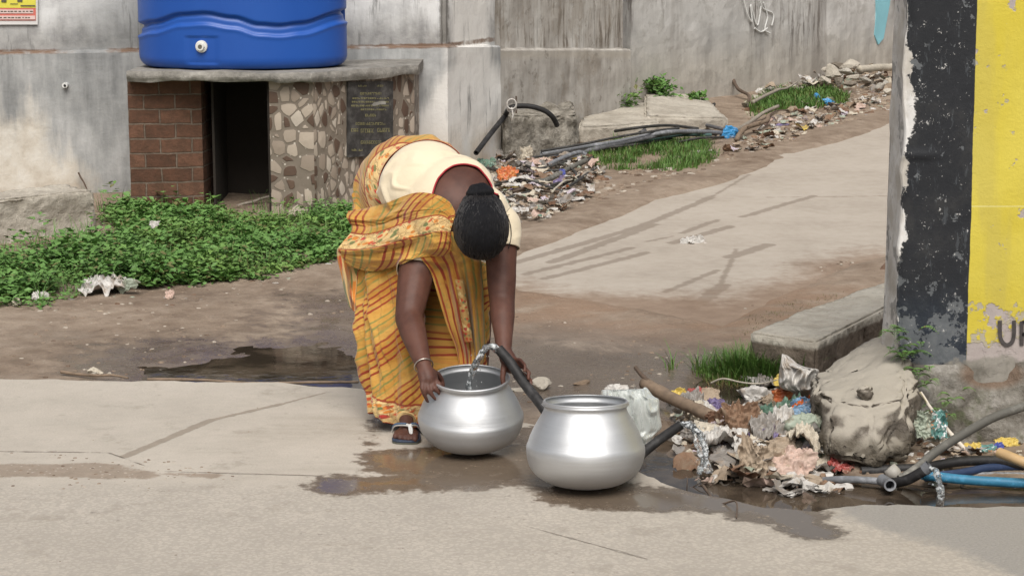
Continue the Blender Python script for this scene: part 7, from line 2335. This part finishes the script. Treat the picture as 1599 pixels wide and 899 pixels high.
# crumpled scraps of film and paper filling the heaps
def crumbs(name, regions, label, seed, mats, weights, cat):
    rr = random.Random(seed); mb = MB()
    for (pts, count, smin, smax, lift) in regions:
        pl = gp(pts); pl2 = [(p.x, p.y) for p in pl]
        x0, x1 = min(p[0] for p in pl2), max(p[0] for p in pl2); y0, y1 = min(p[1] for p in pl2), max(p[1] for p in pl2); n = 0; tr = 0
        while n < count and tr < count * 60:
            tr += 1; x, y = rr.uniform(x0, x1), rr.uniform(y0, y1)
            if not inpoly(x, y, pl2) or inpoly(x, y, road_poly): continue
            n += 1; s = smin + (smax - smin) * rr.random() ** 1.6; m = 6
            E = Matrix.Rotation(rr.uniform(0, 6.28), 3, 'Z') @ Matrix.Rotation(rr.gauss(0, .28), 3, 'X') @ Matrix.Rotation(rr.gauss(0, .28), 3, 'Y')
            c = Vector((x, y, hfull(x, y) + rr.random() * lift + s * .15)); vs = []; asp = rr.uniform(.35, 1); k1, k2 = rr.uniform(-.3, .3), rr.uniform(-.3, .3); f1, f2 = rr.uniform(-.9, .9), rr.uniform(-.9, .9)
            for b in range(m):
                for a in range(m):
                    u, v = a / (m - 1) - .5 + rr.gauss(0, .05), b / (m - 1) - .5 + rr.gauss(0, .05)
                    rnd = 1 - .3 * (abs(u) * abs(v) * 4)
                    vs.append(c + E @ Vector((u * s * 2 * rnd, v * s * 2 * asp * rnd, s * (f1 * abs(u - k1) + f2 * abs(v - k2) * asp + rr.gauss(0, .10)))))
            mb.add(vs, [(b * m + a, b * m + a + 1, (b + 1) * m + a + 1, (b + 1) * m + a) for b in range(m - 1) for a in range(m - 1)], rr.choices(range(len(mats)), weights)[0])
    o = mb.build(name, None, mats=mats); return tag(o, label, cat, kind='stuff')
LM = [MATS[k] for k in ('white', 'grey', 'cream', 'brown', 'tan', 'sage', 'dbrown', 'lilac', 'pink', 'orange', 'green', 'yellow', 'violet', 'blue')]
crumbs('loose_litter', [([(1040, 625), (1120, 592), (1215, 585), (1262, 600), (1268, 690), (1335, 728), (1330, 748), (1240, 752), (1130, 735), (1060, 700)], 290, .014, .056, .03),
                        ([(1110, 660), (1290, 680), (1320, 740), (1230, 752), (1130, 738)], 120, .02, .07, .04),
                        ([(1425, 650), (1520, 690), (1599, 690), (1599, 715), (1430, 712)], 60, .012, .032, .03),
                        ([(940, 600), (1050, 590), (1060, 630), (960, 640)], 22, .01, .03, .01),
                        ([(742, 238), (800, 236), (925, 250), (945, 275), (900, 310), (850, 340), (800, 345), (760, 330)], 330, .018, .07, .05),
                        ([(1155, 200), (1260, 160), (1385, 135), (1385, 150), (1290, 190), (1190, 232), (1130, 235)], 170, .015, .06, .02),
                        ([(1175, 150), (1250, 128), (1290, 95), (1385, 95), (1385, 135), (1270, 142)], 170, .02, .07, .10)],
       'crumpled film, paper and leaf scraps packed between the bigger pieces of litter', 55, LM, [15, 6, 8, 5, 5, 4, 3, 2.5, 1.5, .3, .6, .25, .2, .1], 'litter')
# more thin hoses and sticks tangled in the far litter
tb = material('thin_dark_hose', m_hose((0.035, 0.033, 0.03)))
for i, (pts, r, lb) in enumerate([([(760, 262, .04), (800, 268, .05), (850, 262, .05), (890, 250, .05)], .010, 'thin dark hose crossing the far litter above the grey pipe'), ([(790, 310, .02), (840, 296, .04), (880, 284, .03), (930, 270, .03)], .011, 'thin dark hose crossing the far litter below the grey pipe'), ([(870, 255, .05), (890, 262, .06), (900, 275, .04), (880, 288, .03)], .009, 'small hooked dark hose in the far litter'), ([(1060, 222, .04), (1090, 216, .07), (1130, 214, .04)], .009, 'thin hose tail under the bundle near the bright blue bag'), ([(960, 205, .10), (1000, 199, .14), (1045, 196, .12), (1090, 201, .08)], .011, 'thin dark hose resting on the slab above the bundle')]):
    fh(pts, r, tb, lb)
for i, (a, b, lb) in enumerate([((775, 300), (835, 288), 'small twig left of the grey pipe'), ((862, 300), (905, 272), 'slanting twig beside the bamboo stick'), ((1160, 200), (1230, 172), 'thin twig on the rubble strip'), ((1290, 132), (1345, 118), 'pale thin stick in front of the rubble heap')]):
    stick(gg(*a, .03), gg(*b, .05), .008, .005, (BARK, PALE)[i % 2], lb, seed=60 + i)

for i, (pts, r, lb) in enumerate([([(845, 236, .08), (905, 226, .10), (965, 214, .12), (1020, 205, .13), (1060, 200, .13)], .009, 'topmost thin dark hose of the bundle over the stone slab edge'), ([(830, 246, .05), (870, 240, .07), (930, 232, .06), (990, 226, .05), (1050, 216, .05)], .008, 'thin hose straggling below the bundle across the grass'),
    ([(805, 250, .04), (830, 262, .06), (870, 266, .05), (905, 258, .05), (925, 246, .05)], .010, 'loosely curled thin hose among the far litter'), ([(770, 290, .04), (810, 280, .06), (845, 288, .05), (880, 300, .03)], .009, 'thin hose sagging over the far litter nearest her shoulder'), ([(930, 262, .03), (905, 280, .05), (880, 296, .03)], .010, 'thin dark hose end running down to the lane edge')]):
    fh(pts, r, tb, lb)
